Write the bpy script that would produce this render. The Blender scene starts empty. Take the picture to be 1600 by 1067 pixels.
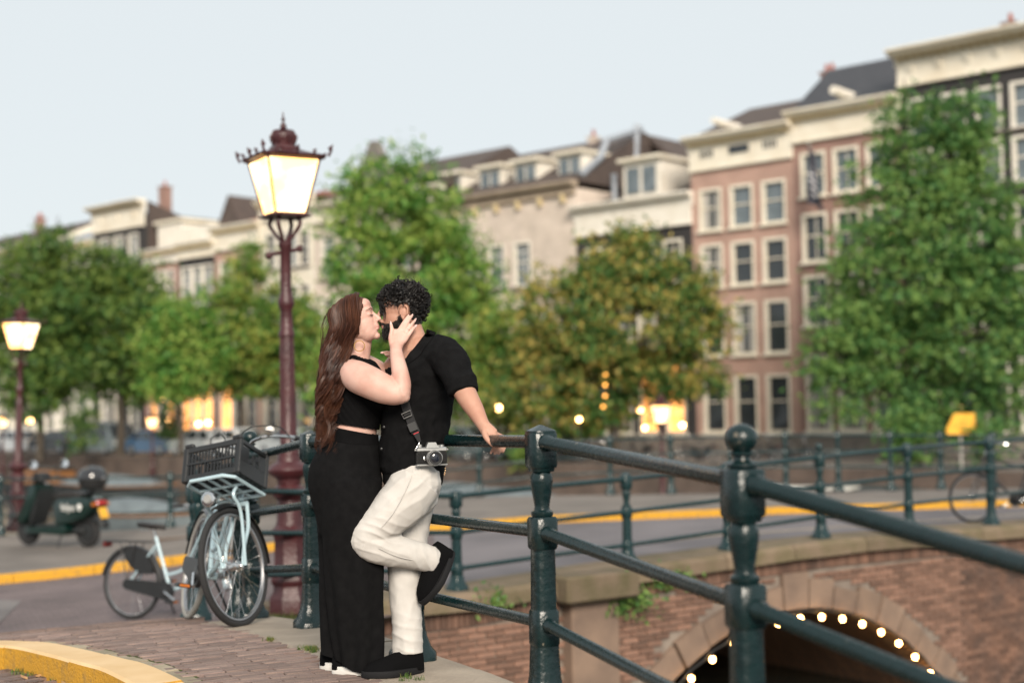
import bpy, bmesh, math, random
import numpy as np
from mathutils import Vector, Matrix, Euler
from mathutils.geometry import delaunay_2d_cdt
R = math.radians
PI = math.pi
random.seed(7)
rng = np.random.default_rng(7)
SC = bpy.context.scene
COL = SC.collection

# ------------------------------------------------------------------ camera
CAM_Z = 2.2
PITCH, ROLL = R(2.73), R(-1.0)
FPX = 2222.2
CAM_M = (Matrix.Rotation(PI / 2 + PITCH, 3, 'X') @ Matrix.Rotation(ROLL, 3, 'Z'))
cam_data = bpy.data.cameras.new('camera')
cam = bpy.data.objects.new('camera', cam_data)
COL.objects.link(cam)
cam.location = (0, 0, CAM_Z)
cam.rotation_euler = CAM_M.to_euler()
cam_data.sensor_width = 36
cam_data.lens = 50
cam_data.clip_end = 3000
cam_data.dof.use_dof = True
cam_data.dof.focus_distance = 6.35
cam_data.dof.aperture_fstop = 1.35
SC.camera = cam

# ------------------------------------------------------------------ sky, sun, exposure
SUN_EL, SUN_AZ = R(27), R(172)          # azimuth from +Y towards +X: behind the camera, to its right
world = bpy.data.worlds.new('World')
SC.world = world
world.use_nodes = True
wn, wl = world.node_tree.nodes, world.node_tree.links
wn.clear()
w_out = wn.new('ShaderNodeOutputWorld')
w_bg = wn.new('ShaderNodeBackground')
w_sky = wn.new('ShaderNodeTexSky')
w_sky.sky_type = 'NISHITA'
w_sky.sun_disc = False
w_sky.sun_elevation = SUN_EL
w_sky.sun_rotation = SUN_AZ
w_sky.air_density = 1.0
w_sky.dust_density = 1.5
w_mix = wn.new('ShaderNodeMix')
w_mix.data_type = 'RGBA'
w_mix.inputs[0].default_value = 0.90     # an even veil of thin cloud over the clear sky
w_mix.inputs[7].default_value = (6.55, 6.95, 7.05, 1)
w_bg.inputs[1].default_value = 0.1
wl.new(w_sky.outputs[0], w_mix.inputs[6])
wl.new(w_mix.outputs[2], w_bg.inputs[0])
wl.new(w_bg.outputs[0], w_out.inputs[0])

sun_data = bpy.data.lights.new('sun', 'SUN')
sun_data.energy = 4.0
sun_data.angle = R(22)
sun_data.color = (1.0, 0.89, 0.76)
sun = bpy.data.objects.new('sun', sun_data)
COL.objects.link(sun)
sun_dir = Vector((math.sin(SUN_AZ) * math.cos(SUN_EL), math.cos(SUN_AZ) * math.cos(SUN_EL), math.sin(SUN_EL)))
sun.rotation_euler = sun_dir.to_track_quat('Z', 'Y').to_euler()

SC.view_settings.view_transform = 'Standard'
SC.view_settings.look = 'None'
SC.view_settings.exposure = 0.34
SC.view_settings.gamma = 1.0
SC.view_settings.use_curve_mapping = False
SC.cycles.use_denoising = True
SC.cycles.max_bounces = 6
SC.cycles.diffuse_bounces = 3
SC.cycles.glossy_bounces = 3
SC.cycles.transmission_bounces = 4
SC.cycles.sample_clamp_indirect = 6

# ------------------------------------------------------------------ survey helpers (photo pixel + distance -> place in the world)
def P(px, py, y):
    d = CAM_M @ Vector(((px - 800) / FPX, -(py - 533.5) / FPX, -1))
    return Vector((0, 0, CAM_Z)) + d * (y / d.y)

def Gz(px, py, z):
    d = CAM_M @ Vector(((px - 800) / FPX, -(py - 533.5) / FPX, -1))
    return Vector((0, 0, CAM_Z)) + d * ((z - CAM_Z) / d.z)

def lerp(a, b, t): return a + (b - a) * t
def sstep(x, a, b):
    t = min(1, max(0, (x - a) / (b - a)))
    return t * t * (3 - 2 * t)

# ------------------------------------------------------------------ object helpers
def link(name, data, parent=None):
    o = bpy.data.objects.new(name, data)
    COL.objects.link(o)
    if parent is not None: o.parent = parent
    return o

def tag(o, label=None, cat=None, group=None, kind=None):
    if label: o['label'] = label
    if cat: o['category'] = cat
    if group: o['group'] = group
    if kind: o['kind'] = kind
    return o

def thing(name, label, cat, loc=(0, 0, 0), rotz=0, group=None, rot=None):
    o = link(name, None)
    o.location = loc
    o.rotation_euler = rot if rot is not None else (0, 0, rotz)
    o.empty_display_size = 0.2
    return tag(o, label, cat, group)

def children(o): return [c for c in bpy.data.objects if c.parent == o]

def build_kids():
    d = {}
    for c in bpy.data.objects:
        if c.parent: d.setdefault(c.parent.name, []).append(c)
    return d

def copy_tree(o, parent=None, kids=None):
    kids = kids if kids is not None else build_kids()
    c = o.copy(); COL.objects.link(c)
    if parent is not None: c.parent = parent
    for ch in kids.get(o.name, []): copy_tree(ch, c, kids)
    return c

def frame_from(z, hint=Vector((0, 0, 1))):
    z = z.normalized()
    if abs(z.dot(hint)) > 0.97: hint = Vector((1, 0, 0))
    x = hint.cross(z).normalized()
    return x, z.cross(x), z

class MB:
    """collects shells and links them as one mesh object"""
    def __init__(s): s.V = []; s.F = []
    def add(s, verts, faces):
        n = len(s.V)
        s.V.extend([tuple(v) for v in verts])
        s.F.extend([tuple(i + n for i in f) for f in faces])
        return s
    def box(s, c, size, rot=None, bev=0.0, top=None):
        hx, hy, hz = size[0] / 2, size[1] / 2, size[2] / 2
        t = top if top is not None else 1.0
        if not bev:
            vs = [(-hx, -hy, -hz), (hx, -hy, -hz), (hx, hy, -hz), (-hx, hy, -hz),
                  (-hx * t, -hy * t, hz), (hx * t, -hy * t, hz), (hx * t, hy * t, hz), (-hx * t, hy * t, hz)]
            fs = [(3, 2, 1, 0), (4, 5, 6, 7), (0, 1, 5, 4), (1, 2, 6, 5), (2, 3, 7, 6), (3, 0, 4, 7)]
        else:
            b = min(bev, hx * .9, hy * .9, hz * .9)
            vs = []; fs = []
            for z, ins in ((-hz, b), (-hz + b, 0), (hz - b, 0), (hz, b)):
                x, y = hx - ins, hy - ins
                k = b if ins == 0 else b * 0.4
                ring = [(-x + k, -y), (x - k, -y), (x, -y + k), (x, y - k), (x - k, y), (-x + k, y), (-x, y - k), (-x, -y + k)]
                vs += [(p[0], p[1], z) for p in ring]
            for l in range(3):
                for i in range(8):
                    j = (i + 1) % 8
                    fs.append((l * 8 + i, l * 8 + j, l * 8 + 8 + j, l * 8 + 8 + i))
            fs.append(tuple(range(7, -1, -1))); fs.append(tuple(range(24, 32)))
        M = rot if rot is not None else Matrix.Identity(3)
        if isinstance(M, (tuple, list)): M = Euler(M).to_matrix()
        c = Vector(c)
        return s.add([c + M @ Vector(v) for v in vs], fs)
    def tube(s, pts, r, n=8, closed=False, flat=None, hint=Vector((0, 0, 1)), cap=True):
        """r: number or one per point (number or (a,b) half axes)"""
        pts = [Vector(p) for p in pts]
        m = len(pts)
        if not isinstance(r, (list, tuple)) or (isinstance(r, tuple) and len(r) == 2 and m != 2): r = [r] * m
        V = []; px = None
        for i, p in enumerate(pts):
            if closed: d = pts[(i + 1) % m] - pts[i - 1]
            else: d = pts[min(i + 1, m - 1)] - pts[max(i - 1, 0)]
            if d.length < 1e-9: d = Vector((0, 0, 1))
            d.normalize()
            if px is None: x, y, _ = frame_from(d, hint)
            else:
                x = px - d * px.dot(d)
                if x.length < 1e-6: x, _, _ = frame_from(d, hint)
                x.normalize(); y = d.cross(x)
            px = x
            a, b = r[i] if isinstance(r[i], (list, tuple)) else (r[i], r[i])
            for k in range(n):
                t = 2 * PI * k / n
                V.append(p + x * (a * math.cos(t)) + y * (b * math.sin(t)))
        F = []
        for i in range(m if closed else m - 1):
            i2 = (i + 1) % m
            for k in range(n):
                k2 = (k + 1) % n
                F.append((i * n + k, i * n + k2, i2 * n + k2, i2 * n + k))
        if not closed and cap:
            F.append(tuple(range(n - 1, -1, -1))); F.append(tuple((m - 1) * n + k for k in range(n)))
        return s.add(V, F)
    def lathe(s, prof, n=16, c=(0, 0, 0), sq=False, rot=0.0, M=None):
        """prof: (radius, z) from bottom to top; sq: square section of that half width"""
        c = Vector(c); V = []; F = []
        if sq:
            ch = 0.22
            ring = [(1, -1 + ch), (1, 1 - ch), (1 - ch, 1), (-1 + ch, 1), (-1, 1 - ch), (-1, -1 + ch), (-1 + ch, -1), (1 - ch, -1)]
            n = 8
        else: ring = [(math.cos(2 * PI * k / n), math.sin(2 * PI * k / n)) for k in range(n)]
        cr, sr = math.cos(rot), math.sin(rot)
        ring = [(a * cr - b * sr, a * sr + b * cr) for a, b in ring]
        for r_, z in prof:
            for a, b in ring:
                v = Vector((a * r_, b * r_, z))
                V.append(c + (M @ v if M is not None else v))
        m = len(prof)
        for i in range(m - 1):
            for k in range(n):
                k2 = (k + 1) % n
                F.append((i * n + k, i * n + k2, (i + 1) * n + k2, (i + 1) * n + k))
        F.append(tuple(range(n - 1, -1, -1))); F.append(tuple((m - 1) * n + k for k in range(n)))
        return s.add(V, F)
    def ell(s, c, r, rot=None, nu=16, nv=10):
        if not isinstance(r, (list, tuple)): r = (r, r, r)
        M = rot if rot is not None else Matrix.Identity(3)
        if isinstance(M, (tuple, list)): M = Euler(M).to_matrix()
        c = Vector(c); V = [c + M @ Vector((0, 0, -r[2]))]
        for j in range(1, nv):
            a = -PI / 2 + PI * j / nv
            for i in range(nu):
                t = 2 * PI * i / nu
                V.append(c + M @ Vector((r[0] * math.cos(a) * math.cos(t), r[1] * math.cos(a) * math.sin(t), r[2] * math.sin(a))))
        V.append(c + M @ Vector((0, 0, r[2])))
        F = [(0, 1 + (i + 1) % nu, 1 + i) for i in range(nu)]
        for j in range(nv - 2):
            for i in range(nu):
                i2 = (i + 1) % nu
                F.append((1 + j * nu + i, 1 + j * nu + i2, 1 + (j + 1) * nu + i2, 1 + (j + 1) * nu + i))
        L = len(V) - 1; b = 1 + (nv - 2) * nu
        F += [(b + i, b + (i + 1) % nu, L) for i in range(nu)]
        return s.add(V, F)
    def torus(s, c, R1, r, axis='Y', n=32, m=8, M=None):
        c = Vector(c); pts = []
        for i in range(n):
            t = 2 * PI * i / n
            v = {'Y': Vector((math.cos(t) * R1, 0, math.sin(t) * R1)), 'Z': Vector((math.cos(t) * R1, math.sin(t) * R1, 0)),
                 'X': Vector((0, math.cos(t) * R1, math.sin(t) * R1))}[axis]
            pts.append(c + (M @ v if M is not None else v))
        h = {'Y': Vector((0, 1, 0)), 'Z': Vector((0, 0, 1)), 'X': Vector((1, 0, 0))}[axis]
        return s.tube(pts, r, n=m, closed=True, hint=(M @ h if M is not None else h))
    def prism(s, poly, h0, h1, M=None, axis='Z'):
        """extrude a 2-D outline; axis Z: (x,y)->z ; Y: (x,z)->y ; X: (y,z)->x"""
        def at(p, h):
            v = {'Z': (p[0], p[1], h), 'Y': (p[0], h, p[1]), 'X': (h, p[0], p[1])}[axis]
            v = Vector(v)
            return M @ v if M is not None else v
        n = len(poly)
        V = [at(p, h0) for p in poly] + [at(p, h1) for p in poly]
        F = [(i, (i + 1) % n, n + (i + 1) % n, n + i) for i in range(n)]
        F += [tuple(range(n - 1, -1, -1)), tuple(range(n, 2 * n))]
        return s.add(V, F)
    def loft(s, rings, cap=True):
        n = len(rings[0]); V = [v for r_ in rings for v in r_]; F = []
        for i in range(len(rings) - 1):
            for k in range(n):
                k2 = (k + 1) % n
                F.append((i * n + k, i * n + k2, (i + 1) * n + k2, (i + 1) * n + k))
        if cap:
            F.append(tuple(range(n - 1, -1, -1))); F.append(tuple((len(rings) - 1) * n + k for k in range(n)))
        return s.add(V, F)
    def mesh(s, name, mat=None, smooth=True, angle=38, fix=True):
        me = bpy.data.meshes.new(name)
        me.from_pydata(s.V, [], s.F)
        if fix:
            bm = bmesh.new(); bm.from_mesh(me)
            bmesh.ops.recalc_face_normals(bm, faces=bm.faces)
            bm.to_mesh(me); bm.free()
        if smooth:
            me.shade_smooth()
            me.set_sharp_from_angle(angle=R(angle))
        if mat: me.materials.append(mat)
        return me
    def build(s, name, mat=None, parent=None, world=False, smooth=True, angle=38, fix=True):
        if world and parent is not None:
            L = Vector(parent.location)
            s.V = [tuple(Vector(v) - L) for v in s.V]
        return link(name, s.mesh(name, mat, smooth, angle, fix), parent)

def catmull(pts, per=6):
    pts = [Vector(p) for p in pts]
    out = []
    for i in range(len(pts) - 1):
        p0 = pts[max(i - 1, 0)]; p1 = pts[i]; p2 = pts[i + 1]; p3 = pts[min(i + 2, len(pts) - 1)]
        for k in range(per):
            t = k / per
            out.append(0.5 * ((2 * p1) + (-p0 + p2) * t + (2 * p0 - 5 * p1 + 4 * p2 - p3) * t * t + (-p0 + 3 * p1 - 3 * p2 + p3) * t ** 3))
    out.append(pts[-1])
    return out

# ------------------------------------------------------------------ materials
def new_mat(name):
    m = bpy.data.materials.new(name); m.use_nodes = True
    nt = m.node_tree; nt.nodes.clear()
    out = nt.nodes.new('ShaderNodeOutputMaterial')
    b = nt.nodes.new('ShaderNodeBsdfPrincipled')
    nt.links.new(b.outputs[0], out.inputs[0])
    return m, nt, b, out

def rgba(c): return (c[0], c[1], c[2], 1)

def mat(name, col, rough=.6, metal=0.0, col2=None, scale=6.0, bump=0.0, bscale=60.0, spec=.5, coat=0.0,
        island=0.0, objvar=0.0, detail=4.0, lo=.35, hi=.7, stretch=None, sss=0.0, rvar=0.0):
    """base colour varied by noise towards col2, by island and by object; fine bump"""
    m, nt, b, out = new_mat(name)
    N, L = nt.nodes, nt.links
    tc = N.new('ShaderNodeTexCoord'); src = tc.outputs['Object']
    if stretch:
        mp = N.new('ShaderNodeMapping'); mp.inputs['Scale'].default_value = stretch
        L.new(src, mp.inputs[0]); src = mp.outputs[0]
    if col2 is None: col2 = tuple(c * .8 for c in col)
    ns = N.new('ShaderNodeTexNoise'); ns.inputs['Scale'].default_value = scale; ns.inputs['Detail'].default_value = detail
    L.new(src, ns.inputs['Vector'])
    rp = N.new('ShaderNodeValToRGB')
    rp.color_ramp.elements[0].position = lo; rp.color_ramp.elements[0].color = rgba(col)
    rp.color_ramp.elements[1].position = hi; rp.color_ramp.elements[1].color = rgba(col2)
    L.new(ns.outputs['Fac'], rp.inputs[0])
    c = rp.outputs[0]
    if island or objvar:
        hs = N.new('ShaderNodeHueSaturation')
        add = None
        if island:
            g = N.new('ShaderNodeNewGeometry')
            mr = N.new('ShaderNodeMapRange'); mr.inputs[3].default_value = 1 - island; mr.inputs[4].default_value = 1 + island
            L.new(g.outputs['Random Per Island'], mr.inputs[0]); add = mr.outputs[0]
        if objvar:
            oi = N.new('ShaderNodeObjectInfo')
            m2 = N.new('ShaderNodeMapRange'); m2.inputs[3].default_value = 1 - objvar; m2.inputs[4].default_value = 1 + objvar
            L.new(oi.outputs['Random'], m2.inputs[0])
            if add is None: add = m2.outputs[0]
            else:
                mu = N.new('ShaderNodeMath'); mu.operation = 'MULTIPLY'
                L.new(add, mu.inputs[0]); L.new(m2.outputs[0], mu.inputs[1]); add = mu.outputs[0]
        L.new(add, hs.inputs['Value']); L.new(c, hs.inputs['Color']); c = hs.outputs[0]
    L.new(c, b.inputs['Base Color'])
    b.inputs['Roughness'].default_value = rough
    if rvar:
        mr = N.new('ShaderNodeMapRange'); mr.inputs[3].default_value = max(0.02, rough - rvar); mr.inputs[4].default_value = min(1, rough + rvar)
        L.new(ns.outputs['Fac'], mr.inputs[0]); L.new(mr.outputs[0], b.inputs['Roughness'])
    b.inputs['Metallic'].default_value = metal
    b.inputs['Specular IOR Level'].default_value = spec
    if coat:
        b.inputs['Coat Weight'].default_value = coat; b.inputs['Coat Roughness'].default_value = .12
    if sss:
        b.inputs['Subsurface Weight'].default_value = sss
        b.inputs['Subsurface Radius'].default_value = (.012, .005, .003); b.inputs['Subsurface Scale'].default_value = 1.0
    if bump:
        n2 = N.new('ShaderNodeTexNoise'); n2.inputs['Scale'].default_value = bscale; n2.inputs['Detail'].default_value = 5
        L.new(src, n2.inputs['Vector'])
        bp = N.new('ShaderNodeBump'); bp.inputs['Strength'].default_value = bump; bp.inputs['Distance'].default_value = .02
        L.new(n2.outputs['Fac'], bp.inputs['Height']); L.new(bp.outputs[0], b.inputs['Normal'])
    return m

def brick_mat(name, c1, c2, mortar, bw=.21, bh=.065, rough=.85, ms=.012, rotx=True, bump=.4, wear=.25):
    """brickwork too far away to build brick by brick; wall plane is local XZ (rotx) or XY"""
    m, nt, b, out = new_mat(name)
    N, L = nt.nodes, nt.links
    tc = N.new('ShaderNodeTexCoord'); mp = N.new('ShaderNodeMapping')
    if rotx: mp.inputs['Rotation'].default_value = (PI / 2, 0, 0)
    L.new(tc.outputs['Object'], mp.inputs[0])
    br = N.new('ShaderNodeTexBrick')
    br.inputs['Scale'].default_value = 1.0
    br.inputs['Color1'].default_value = rgba(c1); br.inputs['Color2'].default_value = rgba(c2); br.inputs['Mortar'].default_value = rgba(mortar)
    br.inputs['Mortar Size'].default_value = ms; br.inputs['Brick Width'].default_value = bw; br.inputs['Row Height'].default_value = bh
    L.new(mp.outputs[0], br.inputs['Vector'])
    ns = N.new('ShaderNodeTexNoise'); ns.inputs['Scale'].default_value = .9; ns.inputs['Detail'].default_value = 6
    L.new(tc.outputs['Object'], ns.inputs['Vector'])
    mr = N.new('ShaderNodeMapRange'); mr.inputs[1].default_value = .3; mr.inputs[2].default_value = .75
    mr.inputs[3].default_value = 1 - wear; mr.inputs[4].default_value = 1 + wear * .6
    L.new(ns.outputs['Fac'], mr.inputs[0])
    hs = N.new('ShaderNodeHueSaturation'); L.new(br.outputs[0], hs.inputs['Color']); L.new(mr.outputs[0], hs.inputs['Value'])
    L.new(hs.outputs[0], b.inputs['Base Color'])
    b.inputs['Roughness'].default_value = rough
    bp = N.new('ShaderNodeBump'); bp.invert = True; bp.inputs['Strength'].default_value = bump; bp.inputs['Distance'].default_value = .008
    L.new(br.outputs['Fac'], bp.inputs['Height']); L.new(bp.outputs[0], b.inputs['Normal'])
    return m

def emit_mat(name, col, strength, col2=None, scale=3.0):
    m, nt, b, out = new_mat(name)
    N, L = nt.nodes, nt.links
    b.inputs['Base Color'].default_value = rgba(tuple(c * .6 for c in col))
    b.inputs['Roughness'].default_value = .3
    b.inputs['Emission Strength'].default_value = strength
    b.inputs['Emission Color'].default_value = rgba(col)
    if col2:
        tc = N.new('ShaderNodeTexCoord'); ns = N.new('ShaderNodeTexNoise'); ns.inputs['Scale'].default_value = scale
        L.new(tc.outputs['Object'], ns.inputs['Vector'])
        rp = N.new('ShaderNodeValToRGB'); rp.color_ramp.elements[0].color = rgba(col); rp.color_ramp.elements[1].color = rgba(col2)
        rp.color_ramp.elements[0].position = .4; rp.color_ramp.elements[1].position = .65
        L.new(ns.outputs['Fac'], rp.inputs[0]); L.new(rp.outputs[0], b.inputs['Emission Color'])
    return m
# ------------------------------------------------------------------ lie of the land
AX = Vector((.483, -.875))                     # the near bridge, towards the camera
NL = Vector((-.875, -.483))                    # from the near railing towards the roadway
W0, WD = Vector((.4, 14.6)), Vector((.809, .588))   # railing line of the second bridge
WN = Vector((WD.y, -WD.x))                     # its outward (canal) side
_S = [-60, -24, -18, -14, -11.8, -9.27, -8.1, -7.55, -6.5, -5.8, -4.8, -3.3, -2.0, 4, 12]
_Z = [.1, .2, .22, .29, .51, .88, .975, 1.0, 1.06, 1.07, 1.03, .92, .78, .2, 0]
_Q = [-14, -6, -4, -1.3, 1, 4, 8, 12, 20]
_B = [.2, .45, .52, .45, .55, .62, .56, .5, .4]
def zg(x, y):
    s = AX.x * x + AX.y * y
    a = sum(np.interp(s + d, _S, _Z) for d in (-.7, -.35, 0, .35, .7)) / 5
    q = (x - W0.x) * WD.x + (y - W0.y) * WD.y
    p = -((x - W0.x) * WN.x + (y - W0.y) * WN.y)      # distance behind the second railing
    b = float(np.interp(q, _Q, _B))
    w = sstep(q, -5, -2) * sstep(x, -7.5, -1.5)
    return lerp(float(a), b, w)

def wpt(q, off=0.0, z=0.0):
    """place on the second bridge's face: q along it, off towards the canal"""
    p = W0 + WD * q + WN * off
    return Vector((p.x, p.y, z))

# railing lines: (place of post, height of top rail)
RA = P(485, 690, 8.0); RB = P(640, 687, 6.6); RC = P(845, 690, 5.55); RD = P(1160, 752, 4.09); RE_ = P(1600, 868, 3.24)
RE = RE_ + (RE_ - RD) * .45; RE.z = RE_.z - .09
RG2 = RE + Vector((.55, -1.0, -.14))
RF = P(391, 714, 8.9); RG = P(303, 764, 11.4)
NEAR_LINE = [RF, RA, RB, RC, RD, RE, RG2]
R2 = [P(712, 775, 13.9), P(849, 760, 14.5), P(978, 748, 15.2), P(1135, 731, 16.07), P(1280, 714, 16.97), P(1417, 700, 17.93), P(1545, 690, 18.9), P(1690, 683, 20.1)]
SECOND_LINE = [RG] + R2 + [R2[-1] + Vector((1.9, 1.35, 0)), R2[-1] + Vector((3.8, 2.7, -.05))]
FAR_LINE = [P(-130, 752, 24.4), P(0, 749, 24.7), P(133, 747, 25.0), P(266, 745, 25.2), P(400, 740, 25.6), P(560, 725, 26.2), P(655, 714, 26.6), P(748, 703, 27.0), P(848, 692, 27.2), P(952, 687, 27.4),
            P(1047, 684, 27.6), P(1140, 682, 27.8), P(1226, 680, 28.0), P(1308, 680, 28.2), P(1390, 680, 28.4), P(1468, 680, 28.7), P(1550, 681, 29.0), P(1640, 682, 29.4), P(1760, 684, 30)]

v2 = lambda v: Vector((v.x, v.y))
def offset_line(line, d):
    """shift a polyline sideways (to the right of its run) by d"""
    out = []
    for i, p in enumerate(line):
        a = line[max(i - 1, 0)]; b = line[min(i + 1, len(line) - 1)]
        t = (v2(b) - v2(a)).normalized()
        out.append(Vector((p.x + t.y * d, p.y - t.x * d)))
    return out

def sheet(name, outline, zf, m, step=.5, kind='structure', box=None, parent=None):
    """a ground sheet inside an outline, following the lie of the land"""
    pts = []
    n = len(outline)
    for i in range(n):
        a, b = v2(outline[i]), v2(outline[(i + 1) % n])
        k = max(1, min(60, int((b - a).length / (step * 2))))
        for j in range(k): pts.append(a.lerp(b, j / k))
    edges = [(i, (i + 1) % len(pts)) for i in range(len(pts))]
    xs = [p.x for p in pts]; ys = [p.y for p in pts]
    x0, x1, y0, y1 = box or (min(xs), max(xs), min(ys), max(ys))
    gx = np.arange(x0 + step * .37, x1, step); gy = np.arange(y0 + step * .41, y1, step)
    pts += [Vector((float(a), float(b))) for a in gx for b in gy]
    v, e, f, *_ = delaunay_2d_cdt(pts, edges, [], 1, 1e-5)
    mb = MB()
    mb.V = [(p.x, p.y, zf(p.x, p.y)) for p in v]
    mb.F = [tuple(t) for t in f]
    me = mb.mesh(name, m, smooth=True, fix=False)
    for poly in me.polygons[:1]: pass
    o = link(name, me, parent)
    if parent is None: o['kind'] = kind
    return o

M_asphalt = mat('asphalt', (.175, .16, .155), .95, col2=(.11, .10, .10), scale=.8, detail=8, bump=.5, bscale=90)
M_road = brick_mat('road_brick', (.20, .15, .15), (.14, .105, .11), (.07, .06, .055), bw=.21, bh=.085, rough=.92, rotx=False, bump=.5)
M_deck = mat('deck_paving', (.165, .15, .158), .88, col2=(.095, .088, .095), scale=.8, detail=8, bump=.4, bscale=50)
M_pave = mat('grey_paving', (.19, .165, .145), .92, col2=(.115, .10, .088), scale=1.1, detail=8, bump=.4, bscale=40)
M_bed = mat('sand_joint', (.11, .095, .075), 1.0, col2=(.05, .06, .03), scale=14, bump=.5, bscale=80)
M_pbrick = mat('paving_brick', (.235, .165, .135), .82, col2=(.15, .108, .10), scale=9, bump=.45, bscale=120, island=.28, objvar=.28)
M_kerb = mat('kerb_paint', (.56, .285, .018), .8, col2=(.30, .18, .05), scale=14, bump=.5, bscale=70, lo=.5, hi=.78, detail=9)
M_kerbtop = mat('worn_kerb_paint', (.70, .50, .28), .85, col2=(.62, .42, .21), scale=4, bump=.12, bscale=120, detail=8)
M_stone = mat('coping_stone', (.36, .30, .235), .85, col2=(.26, .215, .17), scale=4, bump=.4, bscale=50, objvar=.12, detail=8)
M_moss = mat('mossy_stone', (.17, .125, .085), .95, col2=(.10, .085, .042), scale=3.2, bump=.6, bscale=30, objvar=.15, detail=8)
M_wbrick = mat('wall_brick', (.225, .122, .082), .9, col2=(.125, .078, .06), scale=3.2, detail=9, bump=.5, bscale=70, island=.35, objvar=.35)
M_mortar = mat('mortar', (.24, .20, .165), 1.0, col2=(.15, .12, .10), scale=5, bump=.4, bscale=60)
M_vous = mat('arch_stone', (.21, .145, .105), .9, col2=(.125, .088, .068), scale=2.6, bump=.4, bscale=40, objvar=.18, detail=7)
M_vault = brick_mat('vault_brick', (.26, .14, .08), (.18, .10, .06), (.12, .09, .07), rough=.9, rotx=False)
M_qbrick = brick_mat('quay_brick', (.13, .085, .065), (.09, .06, .05), (.10, .085, .07), wear=.4)

m, nt, b, out = new_mat('canal_water')
b.inputs['Base Color'].default_value = (.018, .022, .018, 1); b.inputs['Roughness'].default_value = .09
b.inputs['IOR'].default_value = 1.33
_t = nt.nodes.new('ShaderNodeTexCoord'); _n = nt.nodes.new('ShaderNodeTexNoise'); _b = nt.nodes.new('ShaderNodeBump')
_n.inputs['Scale'].default_value = 2.2; _n.inputs['Detail'].default_value = 4; _b.inputs['Strength'].default_value = .35; _b.inputs['Distance'].default_value = .08
nt.links.new(_t.outputs['Object'], _n.inputs[0]); nt.links.new(_n.outputs['Fac'], _b.inputs['Height']); nt.links.new(_b.outputs[0], b.inputs['Normal'])
M_water = m

# ------------------------------------------------------------------ far quay line and facade line
FP, FE, FN = Vector((10.8, 66)), Vector((.738, -.674)), Vector((-.674, -.738))   # FE runs to the right, FN faces us
def fpt(t, off=0.0, z=0.0):
    p = FP - FE * t + FN * off
    return Vector((p.x, p.y, z))
def t_at(px):
    u = (px - 800) / FPX
    return (FP.x - FP.y * u) / (.738 + .674 * u)
QUAY_OFF = 13.0

# water: one sheet far past everything seen
mb = MB(); mb.add([(-400, -60, -1.5), (300, -60, -1.5), (300, 400, -1.5), (-400, 400, -1.5)], [(0, 1, 2, 3)])
o = mb.build('canal_water', M_water, smooth=False); o['kind'] = 'structure'
# land beyond the far quay, out to the horizon
mb = MB()
a, b_ = fpt(-90, QUAY_OFF), fpt(330, QUAY_OFF)
far = [a, a - v2(FN).to_3d() * 1500 + FE.to_3d() * 900, b_ - FN.to_3d() * 1500 - FE.to_3d() * 900, b_]
mb.add([(p.x, p.y, 0) for p in far], [(0, 1, 2, 3)])
o = mb.build('far_quay_ground', M_pave, smooth=False); o['kind'] = 'structure'
mb = MB()
for i in range(26):
    t0 = -60 + i * 9
    p0, p1 = fpt(t0, QUAY_OFF), fpt(t0 + 8.99, QUAY_OFF)
    d = FN.to_3d()
    q0, q1 = p0 + d * .25, p1 + d * .25
    mb.add([(q0.x, q0.y, -2), (q1.x, q1.y, -2), (q1.x, q1.y, .02), (q0.x, q0.y, .02), (p0.x, p0.y, .02), (p1.x, p1.y, .02)], [(0, 1, 2, 3), (3, 2, 5, 4)])
qw = mb.build('quay_wall', M_qbrick, smooth=False)
tag(qw, 'brick quay wall along the far side of the canal, under the parked cars', 'wall')

# ------------------------------------------------------------------ our bank: roadway, pavements
near_edge = offset_line(NEAR_LINE, -.13)       # canal side of the near railing
second_edge = offset_line(SECOND_LINE, .13)
far_edge = offset_line(FAR_LINE, -.13)
land = [Vector((3.2, -14))] + list(reversed(near_edge)) + second_edge + list(reversed(far_edge)) + [Vector((-60, 22)), Vector((-60, -14))]
sheet('road', land, lambda x, y: zg(x, y) - .13, M_road, step=.55, box=(-26, 22, -4, 32))

# kerb of the near pavement (outer top edge), from beside the camera round the corner
zk = 1.05
K = [Vector((-.05, 3.2)), Vector((-.55, 4.15))] + [v2(Gz(*p, zk)) for p in ((178, 1059), (125, 1035), (62, 1007), (0, 985.6))]
k_end = K[-1]
K += [k_end + Vector((-.55, .33)), k_end + Vector((-1.3, .62)), k_end + Vector((-2.4, .95)), k_end + Vector((-5, 1.5))]
K = [Vector((p.x, p.y)) for p in catmull([p.to_3d() for p in K], 5)]
def inner(line, d):
    out = []
    for i, p in enumerate(line):
        a = line[max(i - 1, 0)]; b = line[min(i + 1, len(line) - 1)]
        t = (b - a).normalized()
        out.append(Vector((p.x + t.y * d, p.y - t.x * d)))
    return out
K_in = inner(K, .21)
cope_in = offset_line(NEAR_LINE, .36)
cope_out = offset_line(NEAR_LINE, -.15)
K_edge = inner(K, .30)
walk = K_edge + [Vector((-8.2, 11.0)), Vector((-5, 11.0)), Vector((-3.0, 10.9)), Vector((RF.x - .5, RF.y + .5))] + cope_in
pave = sheet('pavement', walk, lambda x, y: zg(x, y) - .009, M_bed, step=.3)

def inside(p, poly):
    c = False; n = len(poly)
    for i in range(n):
        a, b = poly[i], poly[i - 1]
        if (a.y > p.y) != (b.y > p.y) and p.x < (b.x - a.x) * (p.y - a.y) / (b.y - a.y) + a.x: c = not c
    return c

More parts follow.
